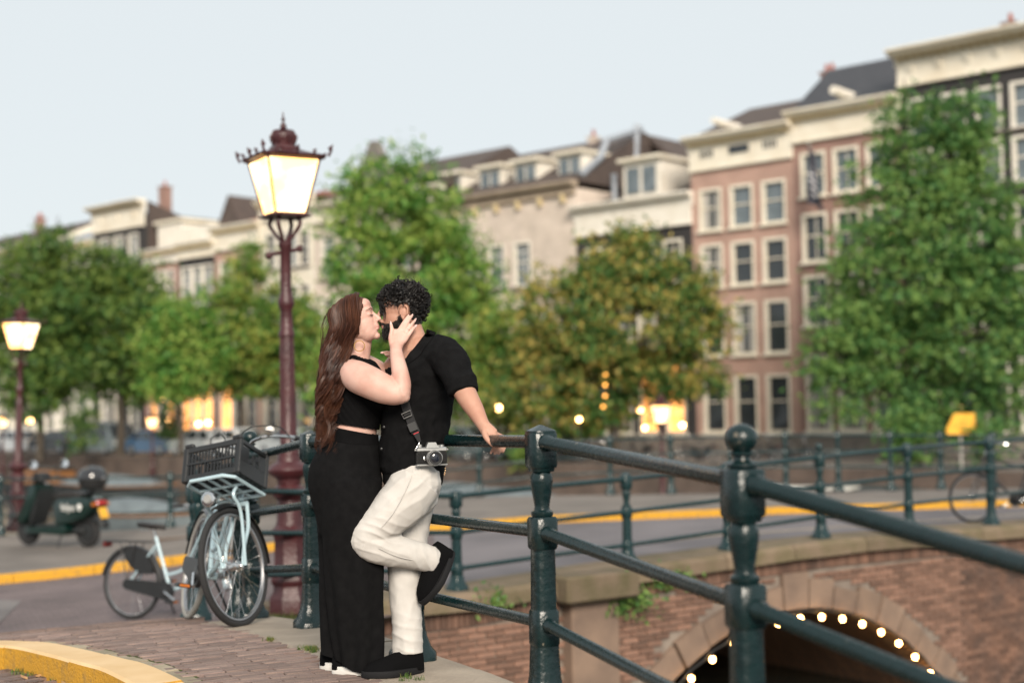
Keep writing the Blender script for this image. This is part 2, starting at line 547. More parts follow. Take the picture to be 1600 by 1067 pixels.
brick_meshes = []
for k in range(4):
    mb = MB(); mb.box((0, 0, -.02), (.199 - .004 * (k % 3), .0505 - .001 * (k % 2), .05), bev=.003)
    brick_meshes.append(mb.mesh('brick', M_pbrick, angle=30))
def slope_rot(x, y, yaw, f=zg):
    e = .15
    nx = -(f(x + e, y) - f(x - e, y)) / (2 * e); ny = -(f(x, y + e) - f(x, y - e)) / (2 * e)
    n = Vector((nx, ny, 1)).normalized()
    x_ = Vector((math.cos(yaw), math.sin(yaw), 0)); x_ = (x_ - n * x_.dot(n)).normalized()
    return Matrix((x_, n.cross(x_), n)).transposed()
yaw = math.atan2(-NL.y, -NL.x)                 # courses run across the pavement
def lay(poly, xr, yr, f, parent, keep, yaw0, skipd, bl=.203, bw=.0545):
    ca, sa = math.cos(yaw0), math.sin(yaw0)
    spots = []
    nn = int(max(xr[1] - xr[0], yr[1] - yr[0]) / bw) + 60
    cx, cy = (xr[0] + xr[1]) / 2, (yr[0] + yr[1]) / 2
    for j in range(-nn, nn):
        sh = (j % 2) * bl * .5 + random.uniform(-.03, .03)
        for i in range(-60, 60):
            u, v = i * bl + sh, j * bw
            x, y = cx + u * ca - v * sa, cy + u * sa + v * ca
            if xr[0] < x < xr[1] and yr[0] < y < yr[1]:
                p = Vector((x, y))
                if inside(p, poly) and abs(x) < .40 * y + .3: spots.append((y, x, y))
    spots.sort()
    rest = MB()
    for k, (_, x, y) in enumerate(spots):
        if y > skipd: break
        z = f(x, y) + random.uniform(-.004, .003)
        M = slope_rot(x, y, yaw0 + random.gauss(0, .012), f) @ Euler((random.gauss(0, .022), random.gauss(0, .012), 0)).to_matrix()
        if k < keep:
            o = link('brick', random.choice(brick_meshes), parent)
            o.location = (x, y, z); o.rotation_euler = M.to_euler()
        else:
            rest.box(Vector((x, y, z)) + M @ Vector((0, 0, -.02)), (.198, .050, .05), rot=M)
    if rest.V:
        o = rest.build('brickwork', M_pbrick, parent, smooth=False, fix=False); o['kind'] = 'stuff'
# bricks start where the frame begins to show the pavement
lay(walk, (-5.2, .3), (5.35, 10.4), zg, pave, 290, yaw, 10.4)

# coping stones under the near railing, one by one
def ribbon_stones(line_a, line_b, length, top, h, parent, name, m, gap=.0035, m2=None, jit=.004, per=8, matfn=None):
    """stones between two parallel polylines"""
    def resample(line):
        pts = [v2(p) for p in line]; L = [0]
        for i in range(1, len(pts)): L.append(L[-1] + (pts[i] - pts[i - 1]).length)
        return pts, L
    pa, La = resample(line_a); pb, Lb = resample(line_b)
    def at(pts, L, t):
        d = t * L[-1]
        for i in range(1, len(L)):
            if d <= L[i] + 1e-9:
                return pts[i - 1].lerp(pts[i], (d - L[i - 1]) / max(1e-9, L[i] - L[i - 1]))
        return pts[-1]
    n = max(1, round(La[-1] / length))
    for i in range(n):
        g = gap / La[-1]
        t0, t1 = i / n + g, (i + 1) / n - g
        dz = random.uniform(-jit, jit)
        mb = MB(); rings = []
        for k in range(per + 1):
            t = lerp(t0, t1, k / per)
            a, b = at(pa, La, t), at(pb, Lb, t)
            za, zb = top(a.x, a.y) + dz, top(b.x, b.y) + dz
            c = .012
            e = (b - a).normalized() * c
            rings.append([(a.x, a.y, za - h), (a.x, a.y, za - c), (a.x + e.x, a.y + e.y, za), (b.x - e.x, b.y - e.y, zb), (b.x, b.y, zb - c), (b.x, b.y, zb - h)])
        mb.loft(rings)
        mm = matfn(i) if matfn else m
        o = mb.build(name, mm, parent, angle=25)
        if m2:
            o.data.materials.append(m2)
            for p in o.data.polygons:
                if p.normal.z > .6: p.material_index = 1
ribbon_stones(cope_in, cope_out, .95, lambda x, y: zg(x, y) + .004, .3, pave, 'coping_stone', M_stone)

kerb = thing('kerb', None, None); tag(kerb, kind='structure')
del kerb['kind']; tag(kerb, 'yellow painted kerb curving round the brick pavement at the lower left corner', 'kerb')
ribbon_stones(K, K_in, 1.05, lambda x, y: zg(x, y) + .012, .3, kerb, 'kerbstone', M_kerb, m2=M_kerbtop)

M_edging = mat('edging_brick', (.36, .30, .22), .9, col2=(.24, .21, .14), scale=7, bump=.4, bscale=80, objvar=.15, detail=8)
ribbon_stones(K_in[6:26], K_edge[6:26], .2, lambda x, y: zg(x, y) + .002, .1, pave, 'edging_brick', M_edging, per=2)
# bricks of the near roadway beside the kerb
road = bpy.data.objects['road']
near_road = [Vector((p.x, p.y)) for p in inner(K, -.01)] + [Vector((-8, 6)), Vector((-3, 3))]
lay(near_road, (-3.4, -.9), (5.6, 7.7), lambda x, y: zg(x, y) - .115, road, 120, yaw + .5, 7.7)

# asphalt of the crossing beyond the pavement; flush stone line on the second bridge
asph = [Vector((-4.4, 11.2)), Vector((-5.0, 13.5)), Vector((-5.6, 16.2)), Vector((-7, 17.2)), Vector((-20, 15.0)), Vector((-20, 10.6)), Vector((-8, 11.3))]
sheet('asphalt_road', asph, lambda x, y: zg(x, y) - .124, M_asphalt, step=.6)

# far kerb, yellow, and the pavement behind it up to the far railing
FK = [Vector((-22, 14.5)), Vector((-12, 16.6)), Vector((-6.5, 18.0)), Vector((-3.6, 19.3)), Vector((-.73, 20.5)), Vector((2, 21.8)), Vector((5.1, 23.2)), Vector((9, 24.6)), Vector((14, 26))]
FK = [Vector((p.x, p.y + .25)) for p in FK]
FK = [v2(p) for p in catmull([p.to_3d() for p in FK], 6)]
FK_in = inner(FK, -.16)
far_walk = FK_in + list(reversed(offset_line(FAR_LINE, -.1))) + [Vector((-24, 22.5))]
def zfar(x, y): return zg(x, y)
sheet('far_pavement', far_walk, lambda x, y: zg(x, y) - .025, M_pave, step=.8)
fkerb = thing('kerb', 'yellow painted kerb running past the parked scooter and along the far side of the bridge', 'kerb')
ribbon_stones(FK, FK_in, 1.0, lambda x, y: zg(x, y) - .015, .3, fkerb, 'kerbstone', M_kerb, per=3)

deck = offset_line(SECOND_LINE, -.1) + [v2(p) for p in reversed(FK) if p.x > -1.5]
deck = [p for p in deck if p.x > -1.4]
sheet('bridge_roadway', deck, lambda x, y: zg(x, y) - .122, M_deck, step=.7)
strip_a = offset_line(SECOND_LINE[2:], -2.0); strip_b = offset_line(SECOND_LINE[2:], -2.16)
sheet('kerb_line', strip_a + list(reversed(strip_b)), lambda x, y: zg(x, y) - .117, M_stone, step=.5)

# ------------------------------------------------------------------ the second bridge: face of bricks, arch stones, coping
br = thing('canal_bridge', 'brick canal bridge with a stone ringed arch strung with light bulbs, behind the railing', 'bridge', wpt(0, 0, 0))
br_rot = math.atan2(WD.y, WD.x)
br.rotation_euler = (0, 0, br_rot)             # local x along the face, local -y towards the canal
AC, AZ, AR, AO = 3.33, -3.585, 3.45, 3.74
FACE = -.14
def coping_z(q):
    p = wpt(q); return zg(p.x, p.y) - .10
mb = MB(); cols = []
qs = list(np.arange(-3.2, 16.01, .1))
half = math.sqrt(AR ** 2 - (AZ + 1.7) ** 2)
for q in qs:
    zb = AZ + math.sqrt(AR ** 2 - (q - AC) ** 2) if abs(q - AC) < half else -1.7
    cols.append(((q, FACE + .012, zb), (q, FACE + .012, coping_z(q) - .065)))
for c in cols: mb.V += list(c)
mb.F = [(2 * i, 2 * i + 2, 2 * i + 3, 2 * i + 1) for i in range(len(cols) - 1)]
mb.build('mortar_bed', M_mortar, br, smooth=False, fix=False)
wb_mesh = []
for k in range(4):
    m_ = MB(); m_.box((0, 0, 0), (.204 - .006 * (k % 2), .03, .052), bev=.004)
    wb_mesh.append(m_.mesh('brick', M_wbrick, angle=30))
spots = []
for j in range(36):
    z = .40 - j * .0635
    for i in range(-22, 74):
        q = i * .2165 + (j % 2) * .108
        if q < -3.15 or q > 15: continue
        if z > coping_z(q) - .255: continue
        r_ = math.hypot(q - AC, z - AZ)
        if r_ < AO + .07: continue
        if -.05 < q < .62 and z > -1.7: continue
        p = wpt(q, .1, z)
        dd = p.y
        u = 800 + FPX * p.x / p.y; v = 635 + FPX * (CAM_Z - z) / p.y
        vis = 560 < u < 1640 and v < 1085
        spots.append((0 if vis else 1, dd, q, z))
spots.sort()
rest = MB()
for k, (vis, dd, q, z) in enumerate(spots):
    y = FACE + random.uniform(-.004, .004)
    if k < 300:
        o = link('brick', random.choice(wb_mesh), br); o.location = (q + random.uniform(-.003, .003), y, z)
        o.rotation_euler = (random.gauss(0, .02), random.gauss(0, .008), random.gauss(0, .012))
    else:
        rest.box((q, y, z), (.202, .03, .052))
# soldier course below the coping
for i in range(int(18.4 / .068)):
    q = -3.17 + i * .068
    if -.05 < q < .62: continue
    rest.box((q, FACE - .006, coping_z(q) - .15), (.056, .03, .15))
o = rest.build('brickwork', M_wbrick, br, smooth=False, fix=False); o['kind'] = 'stuff'
NV = 17
a0 = math.asin(half / AR)
for k in range(NV):
    t0 = -a0 + 2 * a0 * k / NV + .004; t1 = -a0 + 2 * a0 * (k + 1) / NV - .004
    oo = AO + random.uniform(-.05, .05) + (.12 if k == NV // 2 else 0)
    mb = MB()
    poly = [(AC + AR * math.sin(t0), AZ + AR * math.cos(t0)), (AC + AR * math.sin((t0 + t1) / 2), AZ + AR * math.cos((t0 + t1) / 2)),
            (AC + AR * math.sin(t1), AZ + AR * math.cos(t1)),
            (AC + oo * math.sin(t1), AZ + oo * math.cos(t1)), (AC + oo * math.sin(t0), AZ + oo * math.cos(t0))]
    mb.prism(poly, FACE - .05 + random.uniform(-.015, .01), FACE + .35, axis='Y')
    mb.build('arch_stone', M_vous, br, angle=20)
mb = MB()
for k in range(41):
    t = -a0 + 2 * a0 * k / 40
    for y in (FACE + .3, 4, 9.5): mb.V.append((AC + (AR + .02) * math.sin(t), y, AZ + (AR + .02) * math.cos(t)))
for k in range(40):
    for r_ in range(2): mb.F.append((k * 3 + r_, k * 3 + 3 + r_, k * 3 + 4 + r_, k * 3 + 1 + r_))
mb.build('vault', M_vault, br, fix=False)
# a plain wall closes the vault at its far end
mb = MB(); mb.box((AC, 9.6, -.8), (7.4, .1, 2.2)); mb.build('back_wall', M_vault, br)
q = -3.2
while q < 16:
    L_ = random.uniform(.95, 1.3)
    mb = MB()
    for k in range(5):
        pass
    z0, z1 = coping_z(q), coping_z(q + L_)
    poly = [(-.27, -.07), (-.27, .05), (-.22, .10), (.42, .10), (.42, -.07)]
    rings = [[(q + .008, y, z0 + z) for y, z in poly], [(q + L_ / 2, y, (z0 + z1) / 2 + z + random.uniform(-.006, .006)) for y, z in poly], [(q + L_ - .008, y, z1 + z) for y, z in poly]]
    mb.loft(rings)
    mb.build('coping_stone', M_moss, br, angle=25)
    q += L_
zc = coping_z(.28)
mb = MB(); mb.box((.285, FACE - .06, (zc - .16 - 1.7) / 2), (.62, .2, 1.7 + zc - .12 - .04), bev=.02); mb.build('pier', M_vous, br)
mb = MB(); mb.box((.285, FACE - .1, zc - .02), (.95, .42, .27), bev=.025); mb.build('pier_cap', M_moss, br)

# string of bulbs round the arch
sl = thing('string_light', 'string of warm round bulbs following the curve of the stone bridge arch', 'string lights', wpt(AC, .24, AZ + AR), br_rot)
M_bulb = emit_mat('bulb_glow', (1.0, .52, .16), 40)
M_cable = mat('black_cable', (.015, .015, .015), .6)
def arc(t, r_, y=0): return Vector((r_ * math.sin(t), y, r_ * math.cos(t) - AR))
mb = MB(); mb.tube([arc(lerp(-a0, a0, k / 60), AR - .03 + .012 * math.sin(k * 1.9)) for k in range(61)], .012, n=6)
mb.build('cable', M_cable, sl)
bm_ = MB(); bm_.ell((0, 0, 0), (.027, .027, .034), nu=12, nv=8); bulb_me = bm_.mesh('bulb', M_bulb)
sock = MB(); sock.lathe([(.016, 0), (.016, .035)], n=8); sock_me = sock.mesh('socket', M_cable)
for k in range(19):
    t = -a0 + .03 + k * (2 * a0 - .06) / 18
    o = link('bulb', bulb_me, sl); o.location = arc(t, AR - .10)
    s_ = link('socket', sock_me, o); s_.location = (0, 0, .028)

# plain retaining walls where the land meets the canal elsewhere
def wall_line(name, line, label, z1off=-.14):
    mb = MB(); pts = line
    for p in pts: mb.V += [(p.x, p.y, -1.8), (p.x, p.y, zg(p.x, p.y) + z1off)]
    mb.F = [(2 * i, 2 * i + 2, 2 * i + 3, 2 * i + 1) for i in range(len(pts) - 1)]
    o = mb.build(name, M_qbrick, smooth=False, fix=False)
    tag(o, label, 'wall')
def densify(line, n=4):
    out = []
    for a, b in zip(line[:-1], line[1:]):
        for k in range(n): out.append(v2(a).lerp(v2(b), k / n))
    return out + [v2(line[-1])]
wall_line('retaining_wall', densify(near_edge), 'brick wall under the near railing, dropping to the canal')
wall_line('retaining_wall', densify([v2(RF) + Vector((.1, 0)), v2(RG) + Vector((.12, -.05)), v2(wpt(-3.2, .13))]), 'brick wall at the corner of the canal behind the crate bicycle')
wall_line('retaining_wall', densify(far_edge), 'brick wall under the far railing behind the scooter')
# ------------------------------------------------------------------ cast iron railings
def green_paint(name, base, chips):
    m, nt, b, out = new_mat(name)
    N, L = nt.nodes, nt.links
    tc = N.new('ShaderNodeTexCoord')
    ns = N.new('ShaderNodeTexNoise'); ns.inputs['Scale'].default_value = 21; ns.inputs['Detail'].default_value = 9; ns.inputs['Roughness'].default_value = .62
    L.new(tc.outputs['Object'], ns.inputs[0])
    rp = N.new('ShaderNodeValToRGB'); e = rp.color_ramp.elements
    e[0].position = .30; e[0].color = rgba(tuple(c * 1.35 for c in base)); e[1].position = .55; e[1].color = rgba(base)
    if chips:
        x = e.new(.672); x.color = rgba(base); x = e.new(.682); x.color = (.15, .13, .10, 1)
    L.new(ns.outputs['Fac'], rp.inputs[0]); L.new(rp.outputs[0], b.inputs['Base Color'])
    n2 = N.new('ShaderNodeTexNoise'); n2.inputs['Scale'].default_value = 42; n2.inputs['Detail'].default_value = 6
    L.new(tc.outputs['Object'], n2.inputs[0])
    mr = N.new('ShaderNodeMapRange'); mr.inputs[3].default_value = .12; mr.inputs[4].default_value = .40
    L.new(n2.outputs['Fac'], mr.inputs[0]); L.new(mr.outputs[0], b.inputs['Roughness'])
    bp = N.new('ShaderNodeBump'); bp.inputs['Strength'].default_value = .4; bp.inputs['Distance'].default_value = .008
    L.new(n2.outputs['Fac'], bp.inputs['Height']); L.new(bp.outputs[0], b.inputs['Normal'])
    b.inputs['Specular IOR Level'].default_value = .45
    return m
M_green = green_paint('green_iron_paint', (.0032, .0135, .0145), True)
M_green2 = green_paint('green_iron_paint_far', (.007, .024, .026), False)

def post_mesh(style, zrail, base_h, m, big=1.0, name='post'):
    """origin at the ground; top rail at height zrail"""
    mb = MB(); z = zrail; k = big
    mb.lathe([(.048 * k, z - .10), (.051 * k, z - .09), (.051 * k, z + .03), (.048 * k, z + .036), (.043 * k, z + .038)], sq=True)
    if style == 'ball':
        mb.lathe([(.035, z + 0.036), (.045, z + 0.044), (.045, z + 0.052), (.026, z + 0.061), (.024, z + 0.070), (.036, z + 0.077), (.036, z + 0.082), (.026, z + 0.088),
                  (.036, z + 0.094), (.045, z + 0.107), (.048, z + 0.124), (.044, z + 0.141), (.033, z + 0.155), (.016, z + 0.163), (.002, z + 0.166)], n=22)
    elif style == 'dome':
        mb.lathe([(.05, z + .036), (.055, z + .05), (.05, z + .07), (.03, z + .085), (.002, z + .09)], n=16)
    else:
        mb.lathe([(.049 * k, z + .036), (.048 * k, z + .043), (.004, z + .066)], sq=True)
    mb.lathe([(.04, z - .115), (.043, z - .10)], sq=True)
    mb.lathe([(.038, z - .29), (.043, z - .283), (.043, z - .27), (.031, z - .262), (.029, z - .25), (.034, z - .22), (.041, z - .18), (.044, z - .155),
              (.0435, z - .135), (.036, z - .118), (.029, z - .11), (.036, z - .105), (.045, z - .098)], n=20)
    mb.lathe([(.042, z - .415), (.047 * k, z - .405), (.048 * k, z - .30), (.042, z - .29)], sq=True)
    mb.lathe([(.041, z - .66), (.038, z - .405)], sq=True)
    mb.lathe([(.043, z - .79), (.048 * k, z - .775), (.047 * k, z - .655), (.042, z - .645)], sq=True)
    zb = base_h
    mb.lathe([(.09, zb), (.09, zb + .045), (.085, zb + .055), (.07, zb + .075), (.056, zb + .12), (.05, zb + .16), (.045, z - .785)], sq=True)
    return mb

def railing(label, line, styles, m, drops=(0, .35, .70), group=None, rr=(.026, .0235, .0225), name='bridge_railing', bs=None):
    c = line[len(line) // 2]
    root = thing(name, label, 'railing', (c.x, c.y, zg(c.x, c.y)), group=group)
    for i, p in enumerate(line):
        g = zg(p.x, p.y)
        a = line[max(i - 1, 0)]; b = line[min(i + 1, len(line) - 1)]
        yaw_ = math.atan2(b.y - a.y, b.x - a.x)
        mb = post_mesh(styles[i % len(styles)] if bs is None else ('ball' if i in bs else 'cap'), p.z - g, -.01, m)
        o = mb.build('post', m, root, angle=45)
        o.location = (p.x - c.x, p.y - c.y, g - zg(c.x, c.y)); o.rotation_euler = (0, 0, yaw_)
        if i + 1 < len(line):
            q = line[i + 1]
            for d, r_ in zip(drops, rr):
                mb = MB()
                A = p - Vector((0, 0, d)); B = q - Vector((0, 0, d))
                t = (B - A).normalized()
                mb.tube([A + t * .02, A + t * .075, A + t * .085, B - t * .085, B - t * .075, B - t * .02],
                        [r_ * 1.25, r_ * 1.25, r_, r_, r_ * 1.25, r_ * 1.25], n=14)
                mb.V = [tuple(Vector(v) - root.location) for v in mb.V]
                mb.build('rail', m, root)
    return root
railing('dark green iron railing with a big ball topped post that the couple lean against', NEAR_LINE, ['cap'], M_green, bs=(0, 4))
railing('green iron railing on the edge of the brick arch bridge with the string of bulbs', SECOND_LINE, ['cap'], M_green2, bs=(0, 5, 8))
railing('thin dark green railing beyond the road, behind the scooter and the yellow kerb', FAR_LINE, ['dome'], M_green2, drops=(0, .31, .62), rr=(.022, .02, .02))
RJ = [RF, RG]
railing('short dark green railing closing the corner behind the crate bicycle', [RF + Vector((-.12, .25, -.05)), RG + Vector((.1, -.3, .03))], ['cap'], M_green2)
# ------------------------------------------------------------------ canal houses on the far quay
M_white = mat('white_paint', (.74, .70, .62), .55, col2=(.66, .61, .52), scale=1.5, bump=.15, bscale=30)
M_cream = mat('cream_paint', (.74, .69, .58), .6, col2=(.64, .57, .45), scale=.8, bump=.2, bscale=20)
M_dentil = mat('ochre_paint', (.60, .48, .28), .7, col2=(.5, .4, .22), scale=2)  # plain ochre colour of the dentils and cornice brackets
M_pink = brick_mat('pink_brick', (.44, .26, .205), (.385, .215, .17), (.44, .33, .27), wear=.22)
M_redbr = brick_mat('red_brick', (.30, .155, .125), (.25, .13, .105), (.30, .22, .18), wear=.22)
M_salmon = brick_mat('salmon_brick', (.46, .235, .20), (.40, .20, .165), (.42, .30, .25))
M_black = brick_mat('black_brick', (.030, .028, .030), (.022, .020, .022), (.04, .037, .036), bump=.2)
M_sand = brick_mat('sandstone', (.62, .53, .455), (.565, .48, .405), (.50, .42, .355), bw=.9, bh=.42, ms=.01, wear=.22)
M_grey = brick_mat('grey_brick', (.22, .20, .18), (.18, .16, .15), (.2, .18, .16))
M_tile = mat('roof_tile', (.085, .062, .052), .8, col2=(.055, .042, .038), scale=3, bump=.5, bscale=16)
M_slate = mat('roof_slate', (.040, .040, .046), .55, col2=(.028, .028, .034), scale=2.5, bump=.4, bscale=20)
M_redtile = mat('red_roof_tile', (.36, .10, .06), .75, col2=(.26, .08, .05), scale=3, bump=.4, bscale=16)
M_zinc = mat('zinc', (.34, .37, .41), .45, metal=.3, col2=(.27, .29, .32), scale=2)
M_glass = mat('window_glass', (.035, .042, .048), .07, col2=(.02, .024, .028), scale=1.1, spec=.6)
M_glass2 = mat('window_glass_pale', (.15, .18, .20), .10, col2=(.07, .09, .10), scale=1.4, spec=.6)
M_curtain = mat('curtain', (.42, .40, .36), .9, col2=(.30, .29, .27), scale=2, stretch=(6, 1, .5))
M_lit = emit_mat('lit_window', (1.0, .40, .10), 2.2, (.55, .18, .03), 1.3)
M_door = mat('door_paint', (.02, .03, .028), .4)
M_stoop = mat('stoop_stone', (.25, .22, .19), .9, col2=(.18, .16, .14), scale=3)
H_ROT = math.atan2(FE.y, FE.x)

win_cache = {}
def window(root, x, z0, z1, w, pane='dark', sash='six', frame=None, sill=True, y=0.0):
    """window set into the wall at local x, from z0 to z1; frame > pane, sash bars, sill"""
    frame = frame or M_white
    key = (round(z1 - z0, 2), round(w, 2), sash, frame.name)
    h = z1 - z0
    if key not in win_cache:
        f = .13; mb = MB(); d = .12
        for sx in (-1, 1): mb.box((sx * (w / 2 - f / 2), .09, h / 2), (f, .22, h))
        mb.box((0, .09, h - f / 2), (w - 2 * f, .216, f)); mb.box((0, .09, f * .35), (w - 2 * f, .216, f * .7))
        mb.box((0, .14, h * .54), (w - 2 * f, .07, .06))
        fm = mb.mesh('window', frame, smooth=False)
        mb = MB(); mb.box((0, .18, h / 2), (w - 2 * f, .02, h - 2 * f)); pms = {}
        for n_, mm in (('dark', M_glass), ('pale', M_glass2), ('lit', M_lit)): pms[n_] = mb.mesh('pane', mm, smooth=False)
        mb = MB()
        if sash in ('six', 'four'):
            mb.box((0, .155, h * .5), (.035, .03, h - 2 * f - .02))
        if sash == 'six':
            for q in (.28, .77): mb.box((0, .155, h * q), (w - 2 * f - .02, .028, .033))
        bm_ = mb.mesh('sash_bar', frame, smooth=False) if mb.V else None
        mb = MB(); mb.box((0, -.06, -.06), (w + .16, .26, .12), bev=.015); sm_ = mb.mesh('sill', M_stoop if frame is M_white else frame, smooth=False)
        win_cache[key] = (fm, pms, bm_, sm_)
    fm, pms, bm_, sm_ = win_cache[key]
    o = link('window', fm, root); o.location = (x, y, z0)
    link('pane', pms[pane if pane in pms else 'dark'], o)
    if pane == 'curtain':
        mb = MB(); ww = w - .3
        for sx in (-1, 1):
            pts = []
            n = 14
            poly = [(sx * ww / 2, .0)]
            V = []
            for k in range(n + 1):
                xx = sx * (ww / 2 - ww * .36 * k / n); V += [(xx, .20 - .02 - .0 + (-.006 if k % 2 else .006), .14), (xx, .18 + (-.006 if k % 2 else .006), h - .14)]
            mb.add([(v[0], v[1] - .03, v[2]) for v in V], [(2 * k, 2 * k + 2, 2 * k + 3, 2 * k + 1) for k in range(n)])
        mb.build('curtain', M_curtain, o, fix=False)
    if bm_: link('sash_bar', bm_, o)
    if sill: link('sill', sm_, o)
    return o

def wall_mesh(w, h, depth, openings, m, z0=0.0):
    """front face with real openings and reveals, closed by side and back faces"""
    xs = sorted({0.0, w} | {a for o in openings for a in o[:2]}); zs = sorted({z0, h} | {a for o in openings for a in o[2:]})
    mb = MB()
    def hole(x, z): return any(o[0] < x < o[1] and o[2] < z < o[3] for o in openings)
    for i in range(len(xs) - 1):
        for j in range(len(zs) - 1):
            if hole((xs[i] + xs[i + 1]) / 2, (zs[j] + zs[j + 1]) / 2): continue
            mb.add([(xs[i], 0, zs[j]), (xs[i + 1], 0, zs[j]), (xs[i + 1], 0, zs[j + 1]), (xs[i], 0, zs[j + 1])], [(0, 1, 2, 3)])
    d = .32
    for a, b, c, e in openings:
        mb.add([(a, 0, c), (b, 0, c), (b, 0, e), (a, 0, e), (a, d, c), (b, d, c), (b, d, e), (a, d, e)],
               [(0, 4, 5, 1), (1, 5, 6, 2), (2, 6, 7, 3), (3, 7, 4, 0), (4, 7, 6, 5)])
    mb.add([(0, 0, z0), (0, depth, z0), (0, depth, h), (0, 0, h)], [(0, 3, 2, 1)])
    mb.add([(w, 0, z0), (w, depth, z0), (w, depth, h), (w, 0, h)], [(0, 1, 2, 3)])
    mb.add([(0, depth, z0), (w, depth, z0), (w, depth, h), (0, depth, h)], [(0, 3, 2, 1)])
    mb.add([(0, 0, h), (w, 0, h), (w, depth, h), (0, depth, h)], [(0, 1, 2, 3)])
    return mb

def cornice(root, w, ztop, zbot, m, dent=True, proj=.55, brackets=0, ov=.12):
    """frieze board, bed mould, projecting crown; dentils as one worked part"""
    H = ztop - zbot
    mb = MB()
    mb.box((w / 2, -.05, zbot + H * .29), (w + .02, .14, H * .58))
    mb.box((w / 2, -.09, zbot + .07), (w + .06, .2, .14), bev=.02)
    o = mb.build('frieze', m, root, smooth=False)
    poly = [(.05, ztop), (-proj, ztop), (-proj, ztop - .10), (-proj * .92, ztop - .14), (-proj * .80, ztop - .24), (-proj * .72, ztop - .27), (-.16, ztop - .29), (-.12, ztop - H * .42), (.05, ztop - H * .42)]
    mb = MB(); mb.loft([[(x, y, z) for y, z in poly] for x in (-ov, w + ov)])
    c = mb.build('cornice', m, root, smooth=False)
    if dent:
        mb = MB(); n = int(w / .34)
        for k in range(n):
            mb.box(((k + .5) * w / n, -.26, ztop - .36), (.17, .3, .13))
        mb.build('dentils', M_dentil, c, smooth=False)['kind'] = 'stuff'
    for k in range(brackets):
        x = (k + .5) * w / brackets
        b = MB(); b.prism([(-.02, zbot + .2), (-.28, ztop - H * .42 - .03), (-.02, ztop - H * .42 - .03)], x - .13, x + .13, axis='X'); b.build('bracket', m, o, smooth=False)

def gable_roof(root, w, z0, zr, depth, m, set_back=None, wall=None, ov=.1, x0=0.0):
    """ridge parallel to the street"""
    y = depth * .5 if set_back is None else set_back
    mb = MB()
    poly = [(-.05, z0), (y, zr), (2 * y + .05, z0), (2 * y + .05, z0 - .12), (y, zr - .14), (-.05, z0 - .12)]
    mb.prism([(p[0], p[1]) for p in poly], x0 - ov, x0 + w + ov, axis='X')
    r_ = mb.build('roof', m, root, smooth=False)
    if wall:
        for xx in (x0, x0 + w):
            g = MB(); g.prism([(0, z0 - .14), (y, zr - .16), (2 * y, z0 - .14)], xx - .12, xx + .12, axis='X'); g.build('gable_wall', wall, root, smooth=False)
    return r_

def roof_across(root, x0, x1, z0, zr, y0, y1, m, front=None):
    """ridge running back from the street"""
    c = (x0 + x1) / 2
    mb = MB(); mb.prism([(x0 - .1, z0), (c, zr), (x1 + .1, z0), (x1 + .1, z0 - .1), (c, zr - .12), (x0 - .1, z0 - .1)], y0, y1, axis='Y')
    r_ = mb.build('roof', m, root, smooth=False)
    g = MB(); g.prism([(x0, z0 - .1), (c, zr - .14), (x1, z0 - .1)], y0 + .06, y0 + .3, axis='Y'); g.build('gable_wall', front or m, root, smooth=False)
    return r_

def dormer(root, x, z, y, w=1.5, h=1.5, d=2.2, pane='pale', cheek=None, roofm=None):
    mb = MB(); mb.box((x, y + d / 2 + .04, z + h / 2), (w, d - .08, h)); dm = mb.build('dormer', cheek or M_white, root, smooth=False)
    mb = MB(); mb.box((x, y + d / 2 - .1, z + h + .09), (w + .4, d + .3, .2), bev=.03); mb.build('dormer_roof', roofm or M_cream, dm, smooth=False)
    for sx in (-1, 1):
        m2 = MB(); m2.box((x + sx * w * .22, y + .02, z + h * .5), (w * .34, .05, h * .68)); m2.build('pane', M_glass2 if pane == 'pale' else M_glass, dm, smooth=False)
    return dm

def chimney(root, x, y, z0, z1, m, w=.7, pots=2):
    mb = MB(); mb.box((x, y, (z0 + z1) / 2), (w, .6, z1 - z0)); mb.box((x, y, z1 + .05), (w + .14, .74, .1))
    c = mb.build('chimney', m, root, smooth=False)
    for k in range(pots):
        p = MB(); p.lathe([(.11, z1 + .1), (.09, z1 + .5)], n=10, c=(x + (k - (pots - 1) / 2) * .3, y, 0)); p.build('chimney_pot', M_redtile, c)

